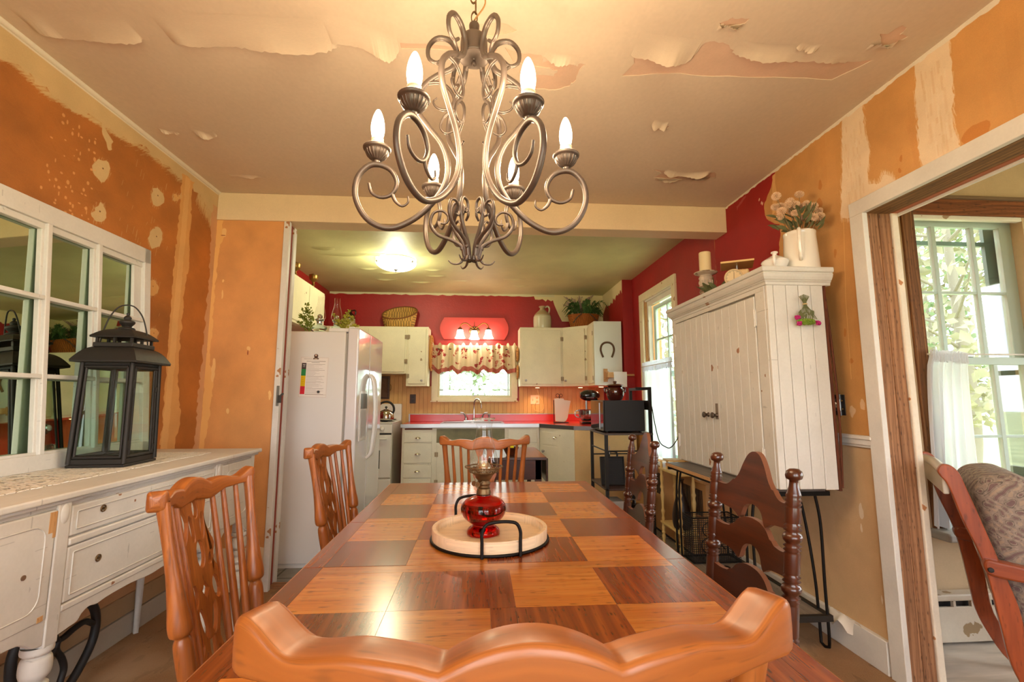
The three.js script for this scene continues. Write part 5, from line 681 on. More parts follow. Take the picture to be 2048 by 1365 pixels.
{ // things on the cupboard
  const top = 1.8056; const p = thing('pitcher', 'tall cream ceramic pitcher holding pale dried flowers on top of the cupboard', 'pitcher', [1.612, top, -2.165]);
  const pg = lathe(smoothProfile([[0, 0.002], [0.076, 0.0], [0.079, 0.004], [0.078, 0.05], [0.075, 0.12], [0.072, 0.185], [0.0735, 0.2], [0.0715, 0.205], [0.0675, 0.2], [0.069, 0.12], [0.07, 0.02], [0, 0.015]], 4), 44), pp = pg.attributes.position; for (let i = 0; i < pp.count; i++) { const y = pp.getY(i), k = sstep(0.13, 0.205, y), a = Math.atan2(pp.getZ(i) + 0, pp.getX(i)), s = max(0, cos(a - (-0.9))) ** 6; pp.setXYZ(i, pp.getX(i) * (1 + 0.22 * k * s), y + 0.016 * k * s - 0.006 * k * (1 - s), pp.getZ(i) * (1 + 0.22 * k * s)); } pg.computeVertexNormals(); part('body', lathe(smoothProfile([[0, 0.002], [0.076, 0.0], [0.079, 0.004], [0.078, 0.05], [0.075, 0.12], [0.072, 0.185], [0.0735, 0.2], [0.0715, 0.205], [0.0675, 0.2], [0.069, 0.12], [0.07, 0.02], [0, 0.015]], 4), 44), ceramic, p);
  const hd = [-0.6, 0.8]; part('handle', sweep([[hd[0] * 0.07, 0.19, hd[1] * 0.07], [hd[0] * 0.1, 0.198, hd[1] * 0.1], [hd[0] * 0.115, 0.17, hd[1] * 0.115], [hd[0] * 0.112, 0.11, hd[1] * 0.112], [hd[0] * 0.1, 0.06, hd[1] * 0.1], [hd[0] * 0.078, 0.048, hd[1] * 0.078]], 0.0085, 30, 10), ceramic, p); part('spout', (() => { const g = ball(0.03, 0, 0, 0, 16, 10); g.scale(1, 0.7, 0.8); g.translate(0.052, 0.19, -0.052); return g; })(), ceramic, p);
  const f = thing('dried_flowers', 'peach pompon dried flowers with grey green leaves standing in the cream pitcher', 'flowers', [1.612, top + 0.02, -2.165]), r = rng(31), pet = mat([226, 190, 156], 0.9), leafM = mat([110, 116, 78], 0.85, { side: THREE.DoubleSide }), stemM = mat([128, 110, 78], 0.9);
  const petal = ball(1, 0, 0, 0, 6, 4); petal.scale(0.45, 0.32, 1); const bl = []; for (let i = 0; i < 90; i++) { const y = 1 - 2 * (i + 0.5) / 90, a = i * 2.39996, R = Math.sqrt(1 - y * y); bl.push(placeAlong(tr(petal, 0, 0, 0, -PI / 2, 0, 0, 0.0062), [0.0155 * R * cos(a), 0.012 * y, 0.0155 * R * sin(a)], [R * cos(a), y, R * sin(a)])); } const blossom = J(bl); blossom.userData.uvd = true;
  const heads = [[-0.142, 0.355, 0.05], [-0.118, 0.32, 0.0], [-0.12, 0.278, 0.05], [-0.113, 0.262, 0.03], [-0.085, 0.312, 0.05], [-0.07, 0.338, -0.03], [-0.038, 0.35, 0.0], [-0.04, 0.318, 0.04], [-0.028, 0.302, 0.0], [-0.065, 0.262, 0.07], [0.018, 0.322, 0.04], [0.034, 0.332, -0.02], [0.046, 0.308, 0.05], [0.07, 0.312, 0.0], [0.06, 0.285, -0.04], [0.02, 0.238, 0.085], [0.032, 0.402, -0.02], [0.138, 0.318, -0.03], [0.078, 0.256, 0.05], [0.1, 0.26, 0.02]];
  heads.forEach(([x, y, z]) => { const g = tr(blossom, x, y, z, r() * 3, r() * 3, 0, 0.95 + 0.25 * r()); part('blossom', g, pet, f); part('stem', sweep([[x * 0.12, 0.02, z * 0.2 - 0.01], [x * 0.4, 0.16, z * 0.5], [x, y, z]], 0.0014, 10, 5), stemM, f, null, 'y'); });
  const lg = leafGeo(0.06, 0.022); for (let i = 0; i < 46; i++) { const a = r() * 6.28, h = 0.2 + r() * 0.08, k = 0.02 + 0.075 * r(); part('leaf', placeAlong(lg, [k * cos(a), h, k * sin(a)], [cos(a) * 1.2, 0.5 + r() * 0.8, sin(a) * 1.2], r() * 3), leafM, f); }
  const d = thing('covered_dish', 'small white lidded porcelain dish beside the cream pitcher on the cupboard', 'dish', [1.466, top, -2.155]);
  part('bowl', lathe(smoothProfile([[0, 0], [0.036, 0.001], [0.05, 0.02], [0.06, 0.04], [0.062, 0.046], [0, 0.046]], 4), 32), porcelain, d); part('lid', lathe(smoothProfile([[0.063, 0.046], [0.06, 0.052], [0.045, 0.062], [0.025, 0.074], [0.012, 0.082], [0.009, 0.088], [0.016, 0.094], [0.015, 0.1], [0, 0.103]], 4), 32), porcelain, d); part('handle', sweep([[-0.036, 0.02, 0.048], [-0.045, 0.03, 0.06], [-0.047, 0.055, 0.064], [-0.04, 0.075, 0.055], [-0.034, 0.08, 0.045]], 0.006, 16, 8), porcelain, d);
  const c = thing('candlestick', 'whitewashed carved candlestick on the cupboard top below the pillar candle', 'candlestick', [1.462, top, -2.85]), wash = mat([255, 255, 255], 0.85, { map: paintTex([196, 180, 160], 521, { var_: 0.16, fx: 14, chip: [136, 112, 92], chipAt: 0.7 }), bumpMap: BUMP, bumpScale: 0.004 });
  part('stem', lathe(smoothProfile([[0, 0], [0.06, 0], [0.062, 0.012], [0.04, 0.02], [0.026, 0.03], [0.034, 0.045], [0.042, 0.055], [0.038, 0.07], [0.03, 0.078], [0.038, 0.088], [0.041, 0.1], [0.04, 0.135], [0.044, 0.15], [0.036, 0.162], [0.05, 0.17], [0.068, 0.178], [0.072, 0.184], [0.064, 0.187], [0, 0.186]], 4), 32), wash, c); part('carving', Array.from({ length: 14 }, (_, i) => { const a = i / 14 * 6.283; return tr(ball(0.008, 0, 0, 0, 8, 6), 0.04 * cos(a), 0.118, 0.04 * sin(a), 0, 0, 0, [0.8, 1.7, 0.8]); }), wash, c);
  const cd = thing('pillar_candle', 'cream pillar candle on the whitewashed candlestick', 'candle', [1.462, top + 0.187, -2.85]); part('wax', lathe([[0, 0], [0.0365, 0], [0.037, 0.004], [0.0368, 0.128], [0.034, 0.133], [0.028, 0.131], [0, 0.126]], 32), mat([226, 206, 158], 0.5), cd); part('wick', rod([0, 0.126, 0], [0.002, 0.14, 0], 0.001), matteBlack, cd);
  const sp = thing('greenery_sprig', 'small sprig of olive green leaves lying by the candlestick', 'leaves', [1.47, top, -2.7]); for (let i = 0; i < 18; i++) { const a = r() * 6.28; part('leaf', placeAlong(leafGeo(0.075, 0.024), [(r() - 0.5) * 0.08 - 0.03, 0.004 + r() * 0.04, (r() - 0.5) * 0.16], [cos(a), 0.5 + r(), sin(a)], r() * 3), leafM, sp); } part('stem', sweep([[-0.07, 0.004, 0.12], [-0.02, 0.02, 0.0], [0.0, 0.05, -0.1]], 0.002, 10, 5), stemM, sp);
  const k = thing('kitchen_scale', 'antique cream kitchen scale with round dial and flat pan on the cupboard', 'scale', [1.47, top, -2.5], -0.5), cr = mat([222, 190, 136], 0.5), dialT = canvasTex(256, 256, (g) => { g.fillStyle = '#d8c090'; g.fillRect(0, 0, 256, 256); g.translate(128, 128); g.strokeStyle = '#2a241c'; g.lineWidth = 4; g.beginPath(); g.arc(0, 0, 116, 0, 7); g.stroke(); for (let i = 0; i < 48; i++) { g.save(); g.rotate(i * PI / 24); g.lineWidth = i % 4 ? 2 : 5; g.beginPath(); g.moveTo(0, -110); g.lineTo(0, i % 4 ? -98 : -90); g.stroke(); g.restore(); } g.lineWidth = 6; g.beginPath(); g.moveTo(0, 40); g.lineTo(6, -84); g.stroke(); });
  part('body', [BB(-0.06, 0.06, 0, 0.012, -0.06, 0.06, 0.004), BB(-0.05, 0.06, 0.01, 0.098, -0.05, 0.045, 0.012)], cr, k); part('dial', tr(disc(0.05, 0.008, 0, 0, 0, 36), -0.02, 0.05, 0.049, PI / 2), mat([196, 164, 110], 0.5), k); const df = new THREE.CircleGeometry(0.046, 36); df.translate(-0.02, 0.05, 0.0535); const dg2 = fin(df); dg2.userData.uvd = true; part('dial_face', dg2, mat([255, 255, 255], 0.4, { map: dialT }), k);
  part('pan_post', rod([0, 0.098, 0], [0, 0.13, 0], 0.006), steel, k); part('pan', [BB(-0.085, 0.085, 0.129, 0.134, -0.085, 0.085, 0.002), BB(-0.085, 0.085, 0.132, 0.139, -0.086, -0.082), BB(-0.085, 0.085, 0.132, 0.139, 0.082, 0.086)], mat([206, 170, 110], 0.35, { metalness: 0.3 }), k);
}
{ // open switch box, cord
  const t = thing('light_switch', 'uncovered toggle light switch in its black metal box on the orange wall', 'switch', [1.775, 1.147, -2.193]);
  part('box', [BB(-0.004, 0.004, -0.05, 0.05, -0.034, 0.034, 0.001)], mat([40, 34, 30], 0.6), t); part('yoke', [BB(-0.009, -0.003, -0.052, 0.052, -0.012, 0.012, 0.001), BB(-0.014, -0.004, -0.03, 0.03, -0.016, 0.016, 0.003)], steel, t); part('toggle', [BB(-0.02, -0.009, -0.014, 0.014, -0.008, 0.008, 0.002), tr(BB(-0.018, 0, -0.004, 0.004, -0.003, 0.003, 0.001), -0.014, 0.004, 0, 0, 0, -0.4)], mat([222, 206, 170], 0.5), t); part('screw', [ball(0.004, -0.01, 0.044, 0, 8, 6), ball(0.004, -0.01, -0.044, 0, 8, 6), ball(0.004, -0.008, 0.02, 0.022, 8, 6), ball(0.004, -0.008, -0.02, 0.022, 8, 6)], brass, t);
  solo('power_cord', sweep([[1.4, 0.98, -3.19], [1.4, 0.9, -3.25], [1.41, 0.82, -3.4], [1.43, 0.81, -3.55], [1.46, 0.84, -3.75], [1.47, 0.98, -3.86], [1.462, 1.12, -3.9], [1.45, 1.16, -3.93]], 0.004, 60, 6), matteBlack, 'thin black power cord looping from cupboard to microwave cart', 'cord');
}
{ // under and beside the bench
  const rc = thing('radiator_cover', 'tan painted radiator cover with black vent slots under the kitchen side window', 'radiator cover', [0, 0, 0]), tan = mat([198, 150, 98], 0.7), zs = [-4.85, -3.28];
  part('case', [BB(1.6, 1.77, 0.03, 0.575, zs[0], zs[1], 0.006), BB(1.575, 1.77, 0.575, 0.595, zs[0] - 0.01, zs[1] + 0.02, 0.006)], tan, rc, null, 'z'); part('plinth', BB(1.62, 1.77, 0, 0.03, zs[0] + 0.02, zs[1] - 0.02), matteBlack, rc);
  for (const z of [-3.66, -3.47, -4.2, -4.4]) part('vent', Array.from({ length: 9 }, (_, i) => BB(1.5975, 1.6015, 0.34, 0.52, z + i * 0.016, z + i * 0.016 + 0.009)), matteBlack, rc);
  part('cover_cloth', grid(20, 6, (u, v) => [lerp(1.57, 1.76, v), 0.597 + 0.003 * sin(u * 30) * (1 - v), lerp(-4.3, -3.3, u)]), mat([206, 198, 196], 0.8), rc);
  const y = thing('spindle_rack', 'pale yellow spindle-legged shelf rack beside the black iron bench', 'rack', [1.5, 0, -3.57]), yel = mat([224, 196, 130], 0.55), pr = [[0.009, 0], [0.013, 0.05], [0.0085, 0.1], [0.013, 0.16], [0.0165, 0.2], [0.01, 0.24], [0.012, 0.4], [0.0155, 0.52], [0.01, 0.6], [0.0165, 0.66], [0.011, 0.7], [0.014, 0.85], [0.0095, 0.92], [0.013, 1]];
  part('shelf', BB(-0.05, 0.085, 0.612, 0.628, -0.19, 0.19, 0.004), yel, y, null, 'z'); part('shelf', BB(-0.05, 0.085, 0.2, 0.216, -0.19, 0.19, 0.004), yel, y, null, 'z'); part('top_bar', BB(-0.04, 0.08, 0.694, 0.706, -0.12, 0.02, 0.003), yel, y, null, 'z');
  for (const x of [-0.035, 0.07]) for (const z of [-0.165, 0.165]) { part('spindle', turnedBetween([x, 0, z], [x, 0.2, z], pr, 12, 2), yel, y, null, 'y'); part('spindle', turnedBetween([x, 0.216, z], [x, 0.612, z], pr, 12, 2), yel, y, null, 'y'); part('finial', turnedBetween([x, 0.628, z], [x, 0.68, z], [[0.009, 0], [0.012, 0.4], [0.008, 0.7], [0.008, 1]], 10, 2), yel, y); } part('finial', turnedBetween([-0.02, 0.628, -0.08], [-0.02, 0.694, -0.08], [[0.009, 0], [0.012, 0.4], [0.008, 0.7], [0.008, 1]], 10, 2), yel, y);
  const k = thing('wire_basket', 'black wire mesh basket with scrolled front on the lower shelf of the iron bench', 'basket', [1.485, 0.166, -3.0]), W = 0.15, H = 0.27, D = 0.07; const wr = []; for (let i = 0; i <= 22; i++) { const x = lerp(-W, W, i / 22); wr.push(B(0.0022, H, 0.0022, x, H / 2, D), B(0.0022, H, 0.0022, x, H / 2, -D)); } for (let j = 1; j < 20; j++) { const yy = H * j / 20; wr.push(B(2 * W, 0.0022, 0.0022, 0, yy, D), B(2 * W, 0.0022, 0.0022, 0, yy, -D), B(0.0022, 0.0022, 2 * D, -W, yy, 0), B(0.0022, 0.0022, 2 * D, W, yy, 0)); } for (let i = 1; i < 10; i++) { const z = lerp(-D, D, i / 10); wr.push(B(0.0022, H, 0.0022, -W, H / 2, z), B(0.0022, H, 0.0022, W, H / 2, z), B(2 * W, 0.002, 0.0022, 0, 0.003, z)); }
  part('wire_mesh', wr, matteBlack, k); for (const yy of [0.003, H]) part('rim', [B(2 * W, 0.007, 0.007, 0, yy, D), B(2 * W, 0.007, 0.007, 0, yy, -D), B(0.007, 0.007, 2 * D, -W, yy, 0), B(0.007, 0.007, 2 * D, W, yy, 0)], blackIron, k); part('scroll', [ring(0.04, 0.003, -0.05, 0.2, D + 0.004, 0, 26), ring(0.045, 0.003, -0.055, 0.105, D + 0.004, 0, 26), rod([-0.02, 0.16, D + 0.004], [0.05, 0.08, D + 0.004], 0.003)], blackIron, k);
  const v = thing('dark_vase', 'dark brown tapering vase on the yellow rack behind the wire basket', 'vase', [1.515, 0.217, -3.5]); part('body', turned([[0, 0], [0.05, 0.001], [0.062, 0.02], [0.068, 0.09], [0.055, 0.17], [0.034, 0.24], [0.022, 0.3], [0.022, 0.345], [0.028, 0.36], [0, 0.36]], 24), mat([44, 30, 24], 0.4), v);
}
// ---------- kitchen ----------
const cab = mat([255, 255, 255], 0.42, { map: paintTex([224, 216, 184], 601, { var_: 0.04, chip: [156, 130, 96], chipAt: 0.85 }) });
const cabLow = mat([255, 255, 255], 0.45, { map: paintTex([220, 214, 192], 603, { var_: 0.04, chip: [140, 116, 88], chipAt: 0.83, scratch: 0.08 }) });
const laminate = mat([206, 44, 42], 0.24, { clearcoat: 0.3, clearcoatRoughness: 0.15 });
const hingePaint = mat([150, 128, 98], 0.6);
{ // beadboard below the red paint
  const m = mat([255, 255, 255], 0.6, { map: paintTex([206, 164, 104], 605, { var_: 0.06 }) }); let i = 0;
  for (let x = -1.94; x < 1.64; x += 0.0535) { const a = x, b = min(1.655, x + 0.052), c = (a + b) / 2, y1 = c > -0.62 && c < 0.5 ? 1.14 : c < -0.9 ? 1.48 : 1.334; part('plank', BB(a, b, 0.86, y1, -6.086, -6.073, 0.003), m, wallBack, null, 'y', 0.13 * i++); }
}
{ // refrigerator, doors facing into the kitchen
  const t = thing('refrigerator', 'tall white side-by-side refrigerator seen from its side behind the partition', 'refrigerator', [0, 0, 0]);
  part('body', [BB(-1.68, -0.99, 0.03, 1.672, -4.355, -3.502, 0.008), BB(-1.62, -1.02, 0, 0.03, -4.33, -3.52)], fridgeWhite, t, null, 'y');
  part('gasket', BB(-0.99, -0.976, 0.05, 1.66, -4.35, -3.508), mat([160, 156, 150], 0.8), t); part('top_trim', [BB(-1.12, -0.9, 1.672, 1.7, -4.35, -3.51, 0.006)], fridgeWhite, t); part('hinge_cover', [BB(-0.975, -0.935, 1.7, 1.712, -3.56, -3.515, 0.004), BB(-0.975, -0.935, 1.7, 1.712, -4.34, -4.3, 0.004)], fridgeWhite, t);
  const d = part('door', BB(-0.976, -0.893, 0.1, 1.702, -3.866, -3.502, 0.012), fridgeGloss, t), d2 = part('door', BB(-0.976, -0.893, 0.1, 1.702, -4.356, -3.872, 0.012), fridgeGloss, t); part('kick_plate', BB(-0.97, -0.92, 0.01, 0.095, -4.35, -3.51), mat([120, 118, 116], 0.6), t);
  const hd = (z, p) => part('handle', sweep([[-0.89, 1.37, z], [-0.862, 1.34, z], [-0.842, 1.22, z], [-0.834, 1.04, z], [-0.842, 0.87, z], [-0.862, 0.74, z], [-0.89, 0.71, z]], 0.013, 40, 10), enamel, p); hd(-3.836, d); hd(-3.902, d2);
  part('dispenser', [BB(-0.8945, -0.888, 0.86, 1.235, -3.81, -3.59, 0.003)], enamel, d); part('dispenser_panel', BB(-0.889, -0.885, 1.1, 1.215, -3.795, -3.61, 0.001), mat([86, 88, 80], 0.35), d); part('dispenser_recess', BB(-0.889, -0.8865, 0.885, 1.09, -3.79, -3.615), mat([196, 194, 192], 0.5), d);
  const ptx = canvasTex(512, 660, (g) => { g.fillStyle = '#e4dcd6'; g.fillRect(0, 0, 512, 660); g.fillStyle = '#f0eae4'; g.fillRect(16, 16, 480, 628); const bl = (y, h, c) => { g.fillStyle = c; g.fillRect(26, y, 84, h); }; bl(100, 100, '#4a4040'); bl(200, 108, '#2e8a4e'); bl(308, 172, '#e8c020'); bl(480, 128, '#d83040'); g.fillStyle = '#3a2c28'; g.font = 'bold 22px serif'; g.fillRect(60, 30, 210, 4); g.fillRect(110, 66, 350, 5); g.fillRect(200, 88, 150, 4); g.fillStyle = '#d8d4d0'; g.fillRect(46, 122, 48, 8); g.fillRect(54, 140, 34, 6); g.fillRect(50, 160, 40, 4); const r = rng(3); g.fillStyle = 'rgba(90,70,66,.55)'; for (let i = 0; i < 36; i++) { const y = 116 + i * 14, hd2 = i % 7 === 0; g.fillRect(122, y, (hd2 ? 330 : 120 + 220 * r()), hd2 ? 4 : 2.5); } for (let i = 0; i < 12; i++) { g.fillStyle = 'rgba(40,30,20,.35)'; g.fillRect(40, 220 + i * 30, 30 + 24 * r(), 3); } g.fillStyle = 'rgba(150,110,90,.8)'; g.fillRect(116, 612, 380, 4); });
  const ps = thing('safety_poster', 'laminated chart with black, green, yellow and red bands on the refrigerator side', 'poster', [-1.208, 1.34, -3.5012]); const pm = part('sheet', faceUV(BB(-0.1, 0.1, -0.155, 0.14, 0, 0.0012), (x, y) => [(x + 0.1) / 0.2, (y + 0.155) / 0.295]), mat([255, 255, 255], 0.25, { map: ptx }), ps); ps.rotation.z = -0.02;
  const mg = thing('figure_magnet', 'small brown round-headed magnet holding the top of the chart', 'magnet', [-1.196, 1.477, -3.4998]); part('magnet', [tr(disc(0.014, 0.006, 0, 0, 0, 20), 0, 0.012, 0.003, PI / 2), BB(-0.019, 0.019, -0.014, -0.004, 0, 0.005, 0.002), BB(-0.012, 0.012, -0.004, 0.004, 0, 0.006, 0.002)], mat([84, 52, 36], 0.5), mg); part('face', [tr(disc(0.006, 0.002, 0, 0, 0, 14), 0, 0.016, 0.0068, PI / 2), BB(-0.01, 0.01, -0.012, -0.007, 0.005, 0.006)], mat([222, 196, 170], 0.5), mg);
  const m2 = thing('round_magnet', 'small dark round magnet on the lower part of the chart', 'magnet', [-1.168, 1.226, -3.4998]); part('disc', tr(disc(0.0095, 0.005, 0, 0, 0, 20), 0, 0, 0.0025, PI / 2), mat([52, 50, 52], 0.4), m2);
}
// thermostat-like iron latch on the partition edge
{ const t = thing('door_latch', 'old grey iron latch catch on the edge of the orange partition', 'latch', [-1.29, 1.2, -3.118]); part('plate', BB(-0.012, 0.006, -0.07, 0.06, 0, 0.008, 0.002), mat([120, 116, 108], 0.5, { metalness: 0.6 }), t); part('catch', [BB(0.0, 0.022, -0.05, 0.0, 0.004, 0.018, 0.003), tr(BB(0, 0.03, -0.006, 0.006, 0.006, 0.016, 0.002), 0.012, -0.01, 0, 0, 0, 0.8)], mat([70, 66, 62], 0.5, { metalness: 0.6 }), t); }
const doorPart = (parent, x0, x1, y0, y1, z, m = cab, out = 1) => part('door', BB(x0, x1, y0, y1, z, z + 0.014 * out, 0.004), m, parent, null, 'y');
const hinges = (parent, x, ys, z) => { for (const y of ys) part('hinge', [B(0.014, 0.05, 0.003, x - 0.012, y, z, 0.001), B(0.014, 0.05, 0.003, x + 0.012, y, z, 0.001), rod([x, y - 0.028, z + 0.002], [x, y + 0.028, z + 0.002], 0.003)], hingePaint, parent); };
const knobAt = (parent, x, y, z, r = 0.014) => part('knob', tr(turned([[0, 0], [r * 0.6, 0.001], [r * 0.45, 0.01], [r * 0.9, 0.016], [r, 0.022], [r * 0.7, 0.028], [0, 0.03]], 14), x, y, z, PI / 2), steel, parent);
{ // cabinets over the refrigerator and stove
  const t = thing('wall_cabinet', 'pale yellow wall cabinet above the refrigerator on the left kitchen wall', 'cabinet', [0, 0, 0]); part('case', BB(-1.949, -1.645, 1.845, 2.27, -4.93, -3.5, 0.003), cab, t, null, 'z'); part('face_frame', [BB(-1.645, -1.632, 1.845, 1.872, -4.93, -3.5), BB(-1.645, -1.632, 2.245, 2.27, -4.93, -3.5)], cab, t, null, 'z'); for (const [a, b] of [[-4.915, -4.485], [-4.475, -4.05], [-4.04, -3.55]]) part('door', BB(-1.642, -1.622, 1.868, 2.25, a, b, 0.004), cab, t, null, 'y');
  solo('black_cable', sweep([[-1.632, 1.843, -4.35], [-1.62, 1.835, -4.5], [-1.605, 1.826, -4.56], [-1.615, 1.8, -4.62], [-1.63, 1.79, -4.66]], 0.006, 24, 6), matteBlack, 'short black cable under the left wall cabinet', 'cable');
  const c = thing('wall_cabinet', 'pale yellow back wall cabinet left of the sink window holding the woven basket', 'cabinet', [0, 0, 0]), z = -5.772; part('case', [BB(-1.945, -0.892, 1.478, 2.06, -6.07, z, 0.003), BB(-0.892, -0.632, 1.326, 2.06, -6.07, z, 0.003)], cab, c, null, 'y');
  doorPart(c, -1.92, -1.375, 1.5, 2.03, z); doorPart(c, -1.36, -0.912, 1.5, 2.03, z); const d = doorPart(c, -0.868, -0.66, 1.355, 2.03, z); hinges(c, -0.9, [1.63, 1.93], z + 0.013); hinges(c, -0.872, [1.45, 1.93], z + 0.013); knobAt(d, -0.7, 1.395, z + 0.014);
}
{ // right of the window: straight, corner and end cabinets
  const t = thing('wall_cabinet', 'cream corner wall cabinet right of the sink window with horseshoe on its end', 'cabinet', [0, 0, 0]), z = -5.772, q = [[0.507, -6.07], [1.64, -6.07], [1.64, -5.25], [1.318, -5.25], [1.318, -5.55], [1.05, z], [0.507, z]], s = ex(shp(q.map(([x, zz]) => [x, -zz])), 0.742, 0.003); s.rotateX(-PI / 2); s.translate(0, 1.326, 0);
  part('case', s, cab, t, null, 'y'); part('end_panel', BB(1.318, 1.642, 1.326, 2.068, -5.252, -5.243, 0.002), mat([218, 222, 212], 0.4), t, null, 'y'); const d = doorPart(t, 0.53, 1.022, 1.352, 2.03, z); knobAt(d, 0.577, 1.4, z + 0.014); hinges(t, 1.036, [1.42, 1.92], z + 0.013);
  const ang = Math.atan2(-(-5.55 - z), 1.318 - 1.05), L = Math.hypot(1.318 - 1.05, 0.222); const g = tr(BB(0.014, L - 0.045, 1.352, 2.03, 0, 0.014, 0.004), 1.05, 0, z, 0, -Math.atan2(0.222, 0.268) * -1 * 1); const th = Math.atan2(0.222, 0.268); const d2 = part('door', tr(BB(0.014, L - 0.04, 1.352, 2.03, 0.0, 0.014, 0.004), 1.05, 0, z, 0, -th), cab, t, null, 'y'); part('knob', tr(tr(turned([[0, 0], [0.008, 0.001], [0.006, 0.01], [0.013, 0.016], [0.014, 0.022], [0.01, 0.028], [0, 0.03]], 14), 0.05, 1.395, 0.014, PI / 2), 1.05, 0, z, 0, -th), steel, d2);
  for (const y of [1.42, 1.92]) part('hinge', tr([B(0.026, 0.05, 0.004, L - 0.03, y, 0.012, 0.001)][0], 1.05, 0, z, 0, -th), hingePaint, t); part('door', BB(1.303, 1.3175, 1.352, 2.03, -5.53, -5.27, 0.003), cab, t, null, 'y'); for (const y of [1.41, 1.93]) part('hinge', B(0.006, 0.05, 0.014, 1.302, y, -5.262, 0.001), hingePaint, t);
  const hs = thing('horseshoe', 'rusty iron horseshoe hung open end down on the white cabinet end', 'horseshoe', [1.47, 1.735, -5.2425]); part('shoe', sweep([[-0.05, -0.088, 0.006], [-0.066, -0.05, 0.006], [-0.078, 0.0, 0.006], [-0.066, 0.05, 0.006], [-0.036, 0.077, 0.006], [0, 0.084, 0.006], [0.036, 0.077, 0.006], [0.066, 0.05, 0.006], [0.078, 0.0, 0.006], [0.066, -0.05, 0.006], [0.05, -0.088, 0.006]], 0.0125, 50, 8, false, 0.9), mat([96, 70, 48], 0.75, { metalness: 0.3, bumpMap: BUMP, bumpScale: 0.002 }), hs);
  const h = thing('towel_holder', 'wooden paper towel holder with dowel on the white cabinet end', 'towel holder', [1.46, 1.44, -5.243]); part('bracket', [BB(-0.04, 0.005, -0.075, 0.075, 0, 0.014, 0.003), BB(-0.035, 0.012, -0.045, 0.045, 0.012, 0.03, 0.003), BB(-0.02, 0.05, -0.03, 0.03, 0.028, 0.1, 0.004)], bareWood, h, null, 'y'); part('dowel', rod([-0.02, 0, 0.085], [0.29, 0.0, 0.085], 0.012), bareWood, h); part('sheet', grid(4, 8, (u, v) => [lerp(0.05, 0.2, u), 0.035 - v * 0.17, 0.1 + 0.004 * sin(6 * v)]), mat([232, 230, 224], 0.9), h);
}
{ // puck lights under the right cabinet
  const pk = (x, z, l) => { const t = thing('puck_light', l, 'light', [x, 1.325, z]); part('housing', disc(0.034, 0.012, 0, -0.007, 0, 20), mat([214, 190, 150], 0.5), t); part('lamp_lens', disc(0.027, 0.004, 0, -0.0145, 0, 20), glow(new THREE.Color(1, 0.7, 0.34), 4), t); const s = new THREE.SpotLight(new THREE.Color(1, 0.6, 0.26), LAMP.puck * 5, 0, 1.25, 0.6, 2); s.position.set(0, -0.02, 0); s.target.position.set(0, -1, 0.0); s.castShadow = true; s.shadow.radius = 1; t.add(s, s.target); };
  pk(0.74, -5.9, 'lit puck light under the cream cabinet above the white outlet'); pk(1.26, -5.75, 'lit puck light under the corner cabinet above the stand mixer'); pk(1.43, -5.4, 'lit puck light under the end of the corner cabinet by the brown bean pot');
}
